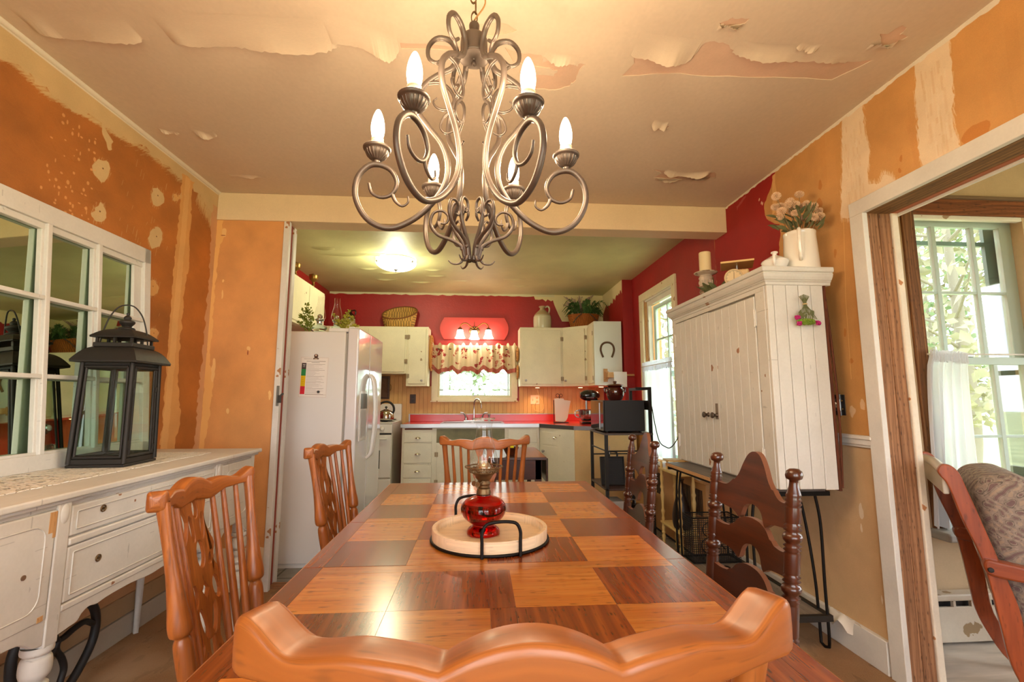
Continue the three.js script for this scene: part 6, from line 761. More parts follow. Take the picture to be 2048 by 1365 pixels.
{ // counters and base cabinets
  const q = [[-0.885, -6.07], [1.65, -6.07], [1.65, -4.86], [1.19, -4.86], [1.0, -4.93], [0.7, -5.43], [-0.885, -5.43]], t = thing('countertop', 'red laminate kitchen countertop with steel edging and low red backsplash', 'countertop', [0, 0, 0]);
  const slab = (pts, y0, y1, b) => { const s = ex(shp(pts.map(([x, z]) => [x, -z])), y1 - y0, b); s.rotateX(-PI / 2); s.translate(0, y0, 0); return s; };
  part('slab', slab(q, 0.848, 0.886, 0.002), laminate, t); const e = [[-0.887, -5.428], [0.7, -5.428], [1.002, -4.927], [1.19, -4.857], [1.65, -4.857]]; for (let i = 0; i < e.length - 1; i++) { const [a, b] = [e[i], e[i + 1]], L = Math.hypot(b[0] - a[0], b[1] - a[1]), th = Math.atan2(-(b[1] - a[1]), b[0] - a[0]); part('steel_edge', tr(BB(0, L, 0.845, 0.888, 0, 0.006, 0.002), a[0], 0, a[1], 0, th), i ? mat([120, 120, 122], 0.35, { metalness: 0.9 }) : steel, t); }
  part('backsplash', [BB(-0.87, 1.65, 0.886, 0.974, -6.072, -6.052, 0.003)], laminate, t); part('backsplash_trim', [BB(-0.88, 1.65, 0.974, 0.982, -6.072, -6.048, 0.002), BB(-0.888, -0.87, 0.886, 0.982, -6.072, -6.045, 0.002)], steel, t);
  const b = thing('base_cabinet', 'cream painted base cabinets with drawers below the red counter', 'cabinet', [0, 0, 0]), z = -5.452; part('case', [BB(-0.87, 0.7, 0.09, 0.846, -6.06, z), BB(-0.86, 0.69, 0, 0.09, -6.0, -5.52)], cabLow, b, null, 'y');
  const cup = (p, x, y, zz, th = 0, px0 = 0, pz0 = 0) => { const g = new THREE.SphereGeometry(0.034, 18, 10, 0, PI, 0.12, PI / 2 - 0.12); g.scale(1, 0.62, 0.7); part('cup_pull', th ? tr(tr(fin(g), x, y - 0.008, zz), px0, 0, pz0, 0, th) : tr(fin(g), x, y - 0.008, zz), mat([196, 188, 170], 0.25, { metalness: 1 }), p); };
  part('cutting_board', BB(-0.84, -0.53, 0.822, 0.838, z - 0.3, z + 0.006, 0.002), mat([132, 78, 44], 0.6, { map: T.bare }), b, 'brown wooden pull-out board');
  for (const [y0, y1, yp] of [[0.682, 0.792, 0.73], [0.452, 0.67, 0.552], [0.29, 0.43, 0.36], [0.11, 0.275, 0.19]]) { const d = part('drawer', BB(-0.845, -0.532, y0, y1, z, z + 0.014, 0.004), cabLow, b); cup(d, -0.688, yp, z + 0.013); }
  part('bare_panel', BB(-0.48, 0.3, 0.675, 0.832, z, z + 0.004), mat([255, 255, 255], 0.7, { map: paintTex([122, 118, 90], 611, { var_: 0.16, fx: 12 }) }), b, 'unpainted olive grey strip under the sink');
  for (const [a, c] of [[-0.475, -0.1], [-0.09, 0.29]]) part('door', BB(a, c, 0.11, 0.66, z, z + 0.014, 0.004), cabLow, b, null, 'y'); hinges(b, -0.478, [0.545, 0.24], z + 0.014); const d2 = part('drawer', BB(0.34, 0.675, 0.672, 0.826, z, z + 0.014, 0.004), cabLow, b); cup(d2, 0.552, 0.752, z + 0.013); part('door', BB(0.34, 0.675, 0.11, 0.66, z, z + 0.014, 0.004), cabLow, b, null, 'y');
  const th = Math.atan2(0.5, 0.3), L = Math.hypot(0.3, 0.5), o = thing('corner_base_cabinet', 'cream angled corner base cabinet with one drawer beside the tan end panel', 'cabinet', [0, 0, 0]), A = (g) => tr(g, 0.706, 0, z, 0, -th);
  part('case', slab([[0.706, -6.0], [1.64, -6.0], [1.64, -4.905], [1.0, -4.905], [0.706, z]], 0.05, 0.846, 0), cabLow, o, null, 'y'); const dd = part('drawer', A(BB(0.05, L - 0.05, 0.66, 0.8, 0.002, 0.016, 0.004)), cabLow, o); cup(dd, 0.29, 0.745, 0.015, -th, 0.706, z); const dr = part('door', A(BB(0.05, L - 0.05, 0.1, 0.645, 0.002, 0.016, 0.004)), cabLow, o, null, 'y'); part('knob', A(tr(turned([[0, 0], [0.01, 0.001], [0.008, 0.01], [0.016, 0.016], [0.018, 0.024], [0.012, 0.03], [0, 0.032]], 14), 0.1, 0.585, 0.016, PI / 2)), steel, dr);
  for (const y of [0.5, 0.22]) part('hinge', A(B(0.02, 0.05, 0.004, L - 0.055, y, 0.016, 0.001)), hingePaint, o);
  solo('end_panel', BB(1.0, 1.655, 0.0, 0.845, -4.9, -4.875, 0.002), tanWall, 'tan painted end panel of the counter behind the microwave cart', 'panel', null, 'y');
  // sink and tap
  const s = thing('kitchen_sink', 'stainless double kitchen sink set into the red counter', 'sink', [-0.075, 0.886, -5.72]); part('rim', [BB(-0.37, 0.37, 0, 0.006, 0.22, 0.25, 0.002), BB(-0.37, 0.37, 0, 0.006, -0.25, -0.16, 0.002), BB(-0.37, -0.345, 0, 0.006, -0.25, 0.25, 0.002), BB(0.345, 0.37, 0, 0.006, -0.25, 0.25, 0.002), BB(-0.015, 0.015, 0, 0.006, -0.2, 0.25, 0.002)], steel, s); part('basin', [BB(-0.345, -0.015, 0.0005, 0.002, -0.16, 0.22), BB(0.015, 0.345, 0.0005, 0.002, -0.16, 0.22)], mat([96, 98, 100], 0.35, { metalness: 0.9 }), s);
  const f = thing('kitchen_faucet', 'chrome gooseneck kitchen faucet with two lever handles', 'faucet', [-0.06, 0.892, -5.93]); part('base', [BB(-0.13, 0.13, 0, 0.016, -0.025, 0.025, 0.006), disc(0.022, 0.03, 0, 0.03, 0)], chrome, f); part('spout', sweep([[0, 0.03, 0], [0, 0.2, 0], [0.006, 0.25, 0.02], [0.03, 0.278, 0.05], [0.06, 0.265, 0.09], [0.085, 0.22, 0.12], [0.09, 0.165, 0.13]], 0.0095, 50, 12), chrome, f); for (const k of [-1, 1]) part('lever', [disc(0.018, 0.03, k * 0.1, 0.03, 0), sweep([[k * 0.1, 0.045, 0], [k * 0.115, 0.08, 0.01], [k * 0.13, 0.1, 0.015], [k * 0.17, 0.11, 0.02]], (q) => lerp(0.011, 0.007, q), 20, 10)], chrome, f); part('sprayer', turned([[0, 0], [0.018, 0], [0.016, 0.02], [0.011, 0.03], [0.012, 0.07], [0.015, 0.09], [0, 0.095]], 14).translate(0.19, 0, 0), steel, f);
}
{ // stove, kettle, things on the back wall
  const t = thing('stove', 'white enamel gas stove between refrigerator and drawers', 'stove', [0, 0, 0]); part('body', [BB(-1.73, -0.972, 0.05, 0.895, -6.06, -5.42, 0.004), BB(-1.7, -1.0, 0, 0.05, -6.0, -5.46)], mat([206, 200, 186], 0.35), t); part('cooktop', BB(-1.73, -0.97, 0.893, 0.908, -6.06, -5.395, 0.005), enamel, t); part('back_guard', [BB(-1.73, -0.972, 0.905, 1.11, -6.062, -5.99, 0.008), BB(-1.72, -0.98, 0.99, 0.996, -5.992, -5.985)], enamel, t); const cp = part('control_panel', BB(-1.73, -0.972, 0.79, 0.89, -5.43, -5.398, 0.005), enamel, t); for (const x of [-1.6, -1.42, -1.26, -1.08]) part('knob', tr(turned([[0, 0], [0.024, 0.001], [0.022, 0.014], [0.012, 0.024], [0, 0.025]], 18), x, 0.838, -5.398, PI / 2), enamel, cp);
  part('vent_gap', BB(-1.72, -0.985, 0.772, 0.788, -5.42, -5.408), matteBlack, t); const od = part('oven_door', BB(-1.72, -0.98, 0.3, 0.77, -5.43, -5.4, 0.008), enamel, t); part('oven_window', BB(-1.55, -1.1, 0.4, 0.6, -5.402, -5.3985), mat([60, 58, 56], 0.15), od); part('handle', [rod([-1.65, 0.725, -5.375], [-1.03, 0.725, -5.375], 0.011), BB(-1.66, -1.63, 0.715, 0.735, -5.4, -5.37, 0.003), BB(-1.05, -1.02, 0.715, 0.735, -5.4, -5.37, 0.003)], enamel, od); part('drawer', BB(-1.72, -0.98, 0.08, 0.285, -5.43, -5.402, 0.008), enamel, t);
  for (const [x, z] of [[-1.1, -5.6], [-1.1, -5.86], [-1.55, -5.6], [-1.55, -5.86]]) part('burner_grate', [ring(0.075, 0.006, x, 0.922, z), B(0.18, 0.01, 0.008, x, 0.922, z), B(0.008, 0.01, 0.18, x, 0.922, z), ring(0.03, 0.008, x, 0.912, z)], matteBlack, t);
  const k = thing('kettle', 'shiny steel whistling kettle with black loop handle on the stove', 'kettle', [-1.085, 0.9275, -5.6]); part('body', turned([[0, 0], [0.085, 0.002], [0.092, 0.015], [0.092, 0.035], [0.084, 0.075], [0.062, 0.105], [0.03, 0.118], [0.03, 0.122], [0, 0.126]], 30), mat([190, 182, 168], 0.12, { metalness: 1 }), k); part('lid_knob', turned([[0, 0.124], [0.006, 0.126], [0.006, 0.135], [0.014, 0.142], [0.013, 0.155], [0, 0.16]], 14), matteBlack, k); part('handle', sweep([[-0.08, 0.075, 0], [-0.092, 0.13, 0], [-0.07, 0.185, 0], [-0.02, 0.21, 0], [0.035, 0.205, 0], [0.08, 0.165, 0], [0.09, 0.11, 0], [0.075, 0.075, 0]], 0.013, 40, 10), matteBlack, k); part('spout', sweep([[-0.06, 0.06, 0.03], [-0.1, 0.09, 0.05], [-0.12, 0.11, 0.06]], (q) => lerp(0.022, 0.014, q), 12, 10), chrome, k);
  const p = thing('framed_tray', 'dark carved wooden framed panel hung on the beadboard behind the stove', 'wall hanging', [-1.25, 1.315, -6.071]); part('frame', [BB(-0.11, 0.11, 0.115, 0.145, 0, 0.022, 0.004), BB(-0.11, 0.11, -0.145, -0.115, 0, 0.022, 0.004), BB(-0.11, -0.082, -0.145, 0.145, 0, 0.022, 0.004), BB(0.082, 0.11, -0.145, 0.145, 0, 0.022, 0.004)], darkWood, p); part('panel', BB(-0.085, 0.085, -0.118, 0.118, 0.002, 0.01), mat([92, 64, 40], 0.6, { bumpMap: BUMP, bumpScale: 0.006 }), p); part('handle', sweep([[0.11, 0.04, 0.01], [0.126, 0.03, 0.012], [0.126, -0.03, 0.012], [0.11, -0.04, 0.01]], 0.005, 16, 6), brass, p);
  const o = thing('outlet', 'dark brown wall outlet on the beadboard above the drawers', 'outlet', [-0.845, 1.171, -6.073]); part('plate', B(0.075, 0.115, 0.006, 0, 0, 0.003, 0.003), mat([66, 38, 28], 0.45), o); part('socket', [B(0.034, 0.03, 0.003, 0, 0.024, 0.007, 0.003), B(0.034, 0.03, 0.003, 0, -0.024, 0.007, 0.003)], mat([36, 22, 18], 0.4), o);
  const o2 = thing('outlet', 'cream double wall plate with switch and outlet right of the sink window', 'outlet', [0.727, 1.161, -6.073]); part('plate', B(0.118, 0.118, 0.006, 0, 0, 0.003, 0.003), mat([232, 200, 170], 0.45), o2); part('switch', [B(0.012, 0.026, 0.014, -0.028, 0, 0.008, 0.002)], mat([214, 180, 146], 0.45), o2); part('socket', [B(0.03, 0.026, 0.003, 0.028, 0.024, 0.007, 0.003), B(0.03, 0.026, 0.003, 0.028, -0.024, 0.007, 0.003)], mat([206, 160, 118], 0.4), o2);
  solo('lamp_cord', [sweep([[0.755, 1.318, -6.06], [0.76, 1.27, -6.055], [0.79, 1.2, -6.05], [0.835, 1.1, -6.05], [0.83, 1.04, -6.05], [0.78, 1.01, -6.05], [0.72, 1.03, -6.052], [0.71, 1.08, -6.055], [0.745, 1.135, -6.06]], 0.0035, 60, 6), turnedBetween([0.757, 1.29, -6.056], [0.772, 1.225, -6.05], [[0.008, 0], [0.012, 0.5], [0.006, 1]], 10, 2)], mat([226, 196, 132], 0.5), 'cream lamp cord looping from the wall cabinet to the outlet', 'cord');
}
{ // valance, plaque and lamp over the window
  const t = thing('valance', 'ruffled floral window valance with red trim over the sink', 'curtain', [-0.06, 1.8, -6.02]); const r = rng(8);
  const vt = canvasTex(1024, 256, (g, w, h) => { g.fillStyle = '#d9c6a0'; g.fillRect(0, 0, w, h); for (let i = 0; i < 60; i++) { const x = r() * w, y = 20 + r() * 200; g.fillStyle = r() < 0.5 ? '#a02a2c' : '#b8705a'; const s = 6 + r() * 12; for (let k = 0; k < 5; k++) { g.beginPath(); g.ellipse(x + s * 0.7 * cos(k * 1.26), y + s * 0.7 * sin(k * 1.26), s * 0.6, s * 0.5, k, 0, 7); g.fill(); } g.strokeStyle = 'rgba(120,90,60,.6)'; g.lineWidth = 2; g.beginPath(); g.moveTo(x, y); g.quadraticCurveTo(x + 20, y + 20 * r(), x + 34, y - 26 + 50 * r()); g.stroke(); } });
  const fold = (u, v) => 0.03 * sin(u * 46 + 1.5 * sin(u * 9)) * (0.5 + 0.5 * v) + 0.012 * sin(u * 97 + 2), bot = (u) => 0.02 * sin(u * 31 + 1) + 0.012 * sin(u * 55);
  part('fabric', grid(220, 14, (u, v) => [lerp(-0.56, 0.55, u), lerp(0.06 + 0.035 * max(0, sin(u * 60 + 2 * sin(u * 13))) , -0.235 + bot(u), v), 0.02 + fold(u, v)]), mat([255, 255, 255], 0.9, { map: vt, side: THREE.DoubleSide }), t); part('trim', grid(220, 4, (u, v) => [lerp(-0.565, 0.555, u), lerp(-0.225, -0.285, v) + bot(u), 0.022 + fold(u, 1) * (1 + 0.1 * v)]), mat([176, 96, 80], 0.9, { side: THREE.DoubleSide }), t); part('rod', [rod([-0.58, 0.01, 0], [0.57, 0.01, 0], 0.006), rod([0.545, 0.01, 0.02], [0.545, 0.01, -0.045], 0.006), rod([-0.56, 0.01, 0.02], [-0.56, 0.01, -0.045], 0.006)], matteBlack, t);
  const pl = thing('wall_plaque', 'coral red wooden back board with scooped ends behind the sconce', 'plaque', [-0.068, 2.09, -6.0848]); const o = []; for (let i = 0; i <= 10; i++) { const a = lerp(-1.05, 1.05, i / 10); o.push([0.4 + 0.052 * (cos(a) - 0.5) * 2 - 0.0, 0.14 * a / 1.05]); } const outl = [[-0.395, -0.147], [0.395, -0.147], ...o, [0.395, 0.147], [-0.395, 0.147], ...o.map(([x, y]) => [-x, y]).reverse()]; part('board', ex(shp(outl), 0.02, 0.003), mat([200, 62, 56], 0.5), pl);
  const s = thing('wall_sconce', 'three-light brass wall sconce with white glass bell shades over the window', 'sconce', [-0.068, 2.06, -6.064]); part('back_plate', tr(turned([[0, 0], [0.062, 0.001], [0.066, 0.008], [0.05, 0.018], [0.03, 0.024], [0, 0.026]], 28), 0, 0, 0, PI / 2, 0, 0, [1.1, 1, 0.8]), agedBrass, s); part('finial', turned([[0.004, 0.03], [0.008, 0.05], [0.004, 0.07], [0.003, 0.1], [0, 0.12]], 12).translate(0, 0, 0.03), agedBrass, s);
  for (const k of [-1, 0, 1]) { const x = k * 0.182, y = k ? 0 : -0.012; if (k) part('arm', sweep([[0, 0.02, 0.02], [k * 0.05, 0.05, 0.05], [k * 0.1, 0.085, 0.08], [k * 0.15, 0.08, 0.09], [x, 0.045, 0.09], [x, 0.03, 0.09]], 0.0075, 30, 8), brass, s); part('shade_holder', turned([[0.008, 0.028], [0.02, 0.024], [0.03, 0.012], [0.034, 0], [0.028, -0.004], [0, -0.002]], 18).translate(x, y, 0.09), agedBrass, s); part('lamp_shade', lathe(smoothProfile([[0.026, 0.002], [0.036, -0.004], [0.042, -0.03], [0.046, -0.06], [0.058, -0.092], [0.068, -0.108], [0.066, -0.112]], 4), 28, x, y, 0.09), glow(new THREE.Color(1, 0.93, 0.84), 3.2), s); lampLight(s, x, y - 0.06, 0.09, WARMW, LAMP.sconce, 1.5); }
}
{ // woven pieces on the cabinet sides, objects on the cabinets
  const wick = mat([178, 122, 52], 0.8, { bumpMap: BUMP, bumpScale: 0.004 }), wickD = mat([120, 72, 28], 0.8);
  const weave = (W, H, n, m) => { const out = []; for (let i = 0; i <= n; i++) out.push(sweep(Array.from({ length: 2 * m + 1 }, (_, j) => [0.006 * (((i + j) % 2) * 2 - 1), lerp(-H / 2, H / 2, j / (2 * m)), lerp(-W / 2, W / 2, i / n)]), 0.006, 4 * m, 5)); for (let j = 0; j <= m; j++) out.push(sweep(Array.from({ length: 2 * n + 1 }, (_, i) => [-0.006 * (((i + 2 * j) % 2) * 2 - 1), lerp(-H / 2, H / 2, j / m), lerp(-W / 2, W / 2, i / (2 * n))]), 0.006, 4 * n, 5)); return out; };
  const t = thing('woven_tray', 'rectangular open-weave wicker tray hung on the left wall cabinet side', 'basket', [-0.606, 1.745, -5.9]); part('weave', weave(0.2, 0.34, 6, 10), wick, t); part('rim', sweep([[0, -0.185, -0.11], [0, -0.185, 0.11], [0, 0.185, 0.11], [0, 0.185, -0.11]], 0.014, 60, 6, true), wick, t);
  const rd = thing('woven_trivet', 'round striped wicker trivet on the right cabinet side, the upper one', 'trivet', [0.492, 1.735, -5.9]); part('coil', Array.from({ length: 5 }, (_, i) => { const g = ring(0.018 + i * 0.017, 0.0085, 0, 0, 0, 0, 24); g.rotateY(PI / 2); return tr(g, -0.006 - 0.005 * (i % 2), 0, 0); }), wick, rd); part('wrap', Array.from({ length: 16 }, (_, i) => { const a = i / 16 * 6.283; return rod([-0.016, 0.02 * cos(a), 0.02 * sin(a)], [-0.014, 0.09 * cos(a), 0.09 * sin(a)], 0.004, 0.004, 5); }), wickD, rd);
  copyOf(rd, 'round striped wicker trivet on the right cabinet side, the lower one', [0.492, 1.505, -5.9]);
  const b = thing('woven_basket', 'oval woven bamboo basket tipped forward on the left wall cabinet', 'basket', [-1.015, 2.061, -5.92]); b.rotation.z = 0.0; const bt = dataTex(128, 128, (u, v) => { const a = Math.floor(u * 16), c = Math.floor(v * 16), k = ((a + c) % 2 ? 1 : 0.72) * (0.85 + 0.3 * noise(u * 60, v * 60, 60, 60, 3)); return mul3([196, 150, 70], k); }); const bg = (R0, R1, y0, y1) => grid(48, 8, (u, v) => { const a = u * 6.2832, R = lerp(R0, R1, Math.sqrt(v)); return [R * cos(a), lerp(y0, y1, v) + 0.1 * v * sin(a) * -1 + 0.022 * v * cos(a), R * 0.62 * sin(a)]; }); const bm = mat([255, 255, 255], 0.75, { map: rep(bt, 4, 0.8), bumpMap: rep(bt, 4, 0.8), bumpScale: 0.003, side: THREE.DoubleSide });
  part('bowl', [bg(0.165, 0.222, 0, 0.2), tr(bg(0.155, 0.212, 0.008, 0.2), 0, 0, 0)], bm, b); part('base', (() => { const g = disc(0.163, 0.012, 0, 0.006, 0, 40); g.scale(1, 1, 0.62); return g; })(), bm, b); part('rim', sweep(Array.from({ length: 24 }, (_, i) => { const a = i / 24 * 6.2832; return [0.218 * cos(a), 0.2 - 0.1 * sin(a) + 0.022 * cos(a), 0.135 * sin(a)]; }), 0.009, 80, 6, true), wickD, b);
  const jar = thing('stoneware_jug', 'brown and cream stoneware jug standing behind the refrigerator greenery', 'jug', [-1.64, 2.061, -5.92]); part('body', turned([[0, 0], [0.068, 0.002], [0.072, 0.012], [0.072, 0.1], [0.07, 0.112], [0, 0.113]], 26), mat([186, 168, 128], 0.35), jar); part('shoulder', [turned([[0.0705, 0.112], [0.068, 0.135], [0.05, 0.17], [0.03, 0.19], [0.024, 0.21], [0.028, 0.222], [0.024, 0.228], [0, 0.226]], 26), sweep([[0.028, 0.215, 0], [0.06, 0.225, 0], [0.075, 0.2, 0], [0.068, 0.165, 0]], 0.009, 16, 8)], mat([50, 32, 24], 0.25), jar);
  const j2 = thing('stoneware_jug', 'grey-green stoneware jug with handle on the right wall cabinet', 'jug', [0.812, 2.069, -5.92]); part('body', turned([[0, 0], [0.108, 0.002], [0.112, 0.012], [0.113, 0.16], [0.106, 0.17], [0.105, 0.174]], 34), mat([196, 190, 160], 0.3, { clearcoat: 0.3 }), j2); part('shoulder', turned([[0.105, 0.172], [0.106, 0.18], [0.09, 0.2], [0.055, 0.235], [0.034, 0.255], [0.03, 0.275], [0.042, 0.288], [0.044, 0.298], [0.034, 0.302], [0, 0.298]], 34), mat([176, 156, 118], 0.3, { clearcoat: 0.3 }), j2); part('handle', sweep([[0.034, 0.285, 0], [0.07, 0.3, 0], [0.092, 0.28, 0], [0.092, 0.235, 0], [0.082, 0.205, 0]], 0.011, 24, 8), mat([196, 190, 160], 0.3), j2);
  const fb = thing('fern_basket', 'wicker basket planted with dark green fern on the right wall cabinet', 'planter', [1.33, 2.069, -5.82]); part('basket', [grid(48, 10, (u, v) => { const a = u * 6.2832, R = lerp(0.165, 0.205, v); return [R * cos(a), 0.0 + 0.17 * v, R * 0.7 * sin(a)]; }), (() => { const g = disc(0.164, 0.012, 0, 0.006, 0, 40); g.scale(1, 1, 0.7); return g; })()], mat([214, 160, 88], 0.8, { map: rep(bt, 6, 1.2), bumpMap: rep(bt, 6, 1.2), bumpScale: 0.004, side: THREE.DoubleSide }), fb); part('band', [sweep([[-0.16, 0.05, 0.12], [-0.1, 0.13, 0.137], [-0.05, 0.168, 0.14]], 0.007, 16, 5), sweep([[0.05, 0.165, 0.145], [0.11, 0.12, 0.128], [0.17, 0.06, 0.105]], 0.007, 16, 5)], mat([86, 70, 56], 0.7), fb);
  const r = rng(51), fernM = mat([70, 104, 48], 0.8, { side: THREE.DoubleSide }), dryM = mat([176, 146, 136], 0.9), lf = leafGeo(0.04, 0.013);
  for (let i = 0; i < 46; i++) { const a = r() * 6.28, L = 0.1 + r() * 0.15, up = 0.06 + 0.16 * r(), dz = 0.55, p = (t) => [cos(a) * (0.09 + L * t), 0.165 + up * sin(t * 2.3) - 0.07 * t * t, sin(a) * (0.06 + L * dz * t)], out = [sweep([p(0), p(0.35), p(0.7), p(1)], 0.0022, 8, 4)]; for (let k = 1; k < 15; k++) { const t = k / 15, q = p(t), q2 = p(t + 0.05), d = V(q2[0] - q[0], q2[1] - q[1], q2[2] - q[2]).normalize(), s = V(-d.z, 0.1, d.x).normalize(), sc = 0.35 + 0.65 * sin(PI * (0.15 + 0.8 * t)); for (const sg of [-1, 1]) out.push(placeAlong(tr(lf, 0, 0, 0, 0, 0, 0, sc), q, [s.x * sg + d.x * 0.6, s.y * 0.5 + d.y + (r() - 0.5) * 0.5, s.z * sg + d.z * 0.6], r())); } part('frond', out, fernM, fb); }
  for (let i = 0; i < 24; i++) { const q = [-0.1 + 0.1 * r(), 0.15, -0.06], e = [lerp(-0.27, 0.2, r()), 0.3 + 0.17 * r(), -0.1 - 0.06 * r()], out = [sweep([q, [lerp(q[0], e[0], 0.4), lerp(q[1], e[1], 0.6), q[2]], e], 0.0016, 10, 4)]; for (let k = 0; k < 34; k++) { const t = 0.5 + 0.5 * r(), w = 0.035 * (1.2 - t); out.push(ball(0.0055, lerp(q[0], e[0], t * t) + (r() - 0.5) * w * 2, lerp(q[1], e[1], t) + (r() - 0.5) * 0.02, lerp(q[2], e[2], t) + (r() - 0.5) * w, 4, 3)); } part('dried_spray', out, dryM, fb); }
  // clear glass oil lamps and greenery on the refrigerator
  const gl = thing('glass_oil_lamp', 'clear glass oil lamp on the refrigerator, the one nearer the partition', 'oil lamp', [-1.245, 1.6735, -3.68]); part('font', lathe(smoothProfile([[0, 0], [0.062, 0], [0.066, 0.006], [0.04, 0.02], [0.05, 0.034], [0.056, 0.05], [0.046, 0.066], [0.022, 0.074], [0.02, 0.084], [0, 0.084]], 4), 30), mat([236, 246, 238], 0.03, { transmission: 1, thickness: 0.03, ior: 1.45, attenuationColor: new THREE.Color(0.8, 0.9, 0.82), attenuationDistance: 0.2 }), gl); part('burner', turned([[0, 0.082], [0.02, 0.083], [0.022, 0.1], [0.03, 0.106], [0.034, 0.118], [0.022, 0.124], [0.018, 0.15], [0.008, 0.158], [0, 0.16]], 20), chrome, gl); part('chimney', lathe(smoothProfile([[0.03, 0.116], [0.04, 0.13], [0.042, 0.15], [0.036, 0.185], [0.026, 0.225], [0.021, 0.26], [0.022, 0.3]], 5), 30), clearGlass, gl);
  copyOf(gl, 'clear glass oil lamp on the refrigerator, the one nearer its doors', [-1.135, 1.6735, -3.74]);
  const green = mat([128, 140, 52], 0.8, { side: THREE.DoubleSide }), sprig = (label, base, dirs, seed, m) => { const t2 = thing('greenery', label, 'plant', base), q = rng(seed); for (const d of dirs) { const out = [sweep([[0, 0.004, 0], [d[0] * 0.5, d[1] * 0.6, d[2] * 0.5], d], 0.0018, 10, 4)]; for (let k = 0; k < 26; k++) { const t = 0.2 + 0.8 * q(), a = q() * 6.28; out.push(placeAlong(leafGeo(0.026, 0.016), [d[0] * t + (q() - 0.5) * 0.02, d[1] * (t + 0.1 * sin(PI * t)) + 0.004, d[2] * t + (q() - 0.5) * 0.02], [cos(a), 0.3 + q(), sin(a)], q() * 3)); } part('sprig', out, m, t2); } };
  sprig('trailing green sprigs left of the glass lamps on the refrigerator', [-1.33, 1.674, -3.72], [[-0.08, 0.15, 0], [-0.04, 0.25, 0], [-0.1, 0.1, 0.02], [0.0, 0.2, 0.02], [0.03, 0.13, 0.05], [-0.06, 0.2, 0.03]], 5, green);
  sprig('yellow green sprigs right of the glass lamps on the refrigerator', [-1.1, 1.702, -3.75], [[0.06, 0.17, 0], [0.1, 0.1, 0.02], [0.14, 0.04, 0.05], [0.02, 0.14, -0.04], [0.07, 0.07, 0.08], [-0.06, 0.13, 0.02], [0.1, 0.13, -0.02], [-0.02, 0.08, 0.05]], 6, mat([164, 156, 52], 0.8, { side: THREE.DoubleSide }));
  const gb = thing('brass_lamp', 'brass pedestal oil lamp on the left wall cabinet, the farther one', 'oil lamp', [-1.7, 2.2705, -4.78]); part('font', turned([[0, 0], [0.032, 0.001], [0.034, 0.008], [0.014, 0.02], [0.01, 0.05], [0.018, 0.06], [0.01, 0.075], [0.018, 0.095], [0.04, 0.115], [0.046, 0.145], [0.044, 0.16], [0, 0.162]], 22), brass, gb); part('burner_collar', [ring(0.044, 0.003, 0, 0.16, 0), disc(0.02, 0.012, 0, 0.166, 0)], agedBrass, gb);
  copyOf(gb, 'brass pedestal oil lamp on the left wall cabinet, half hidden by the partition', [-1.72, 2.2705, -4.36]);
}
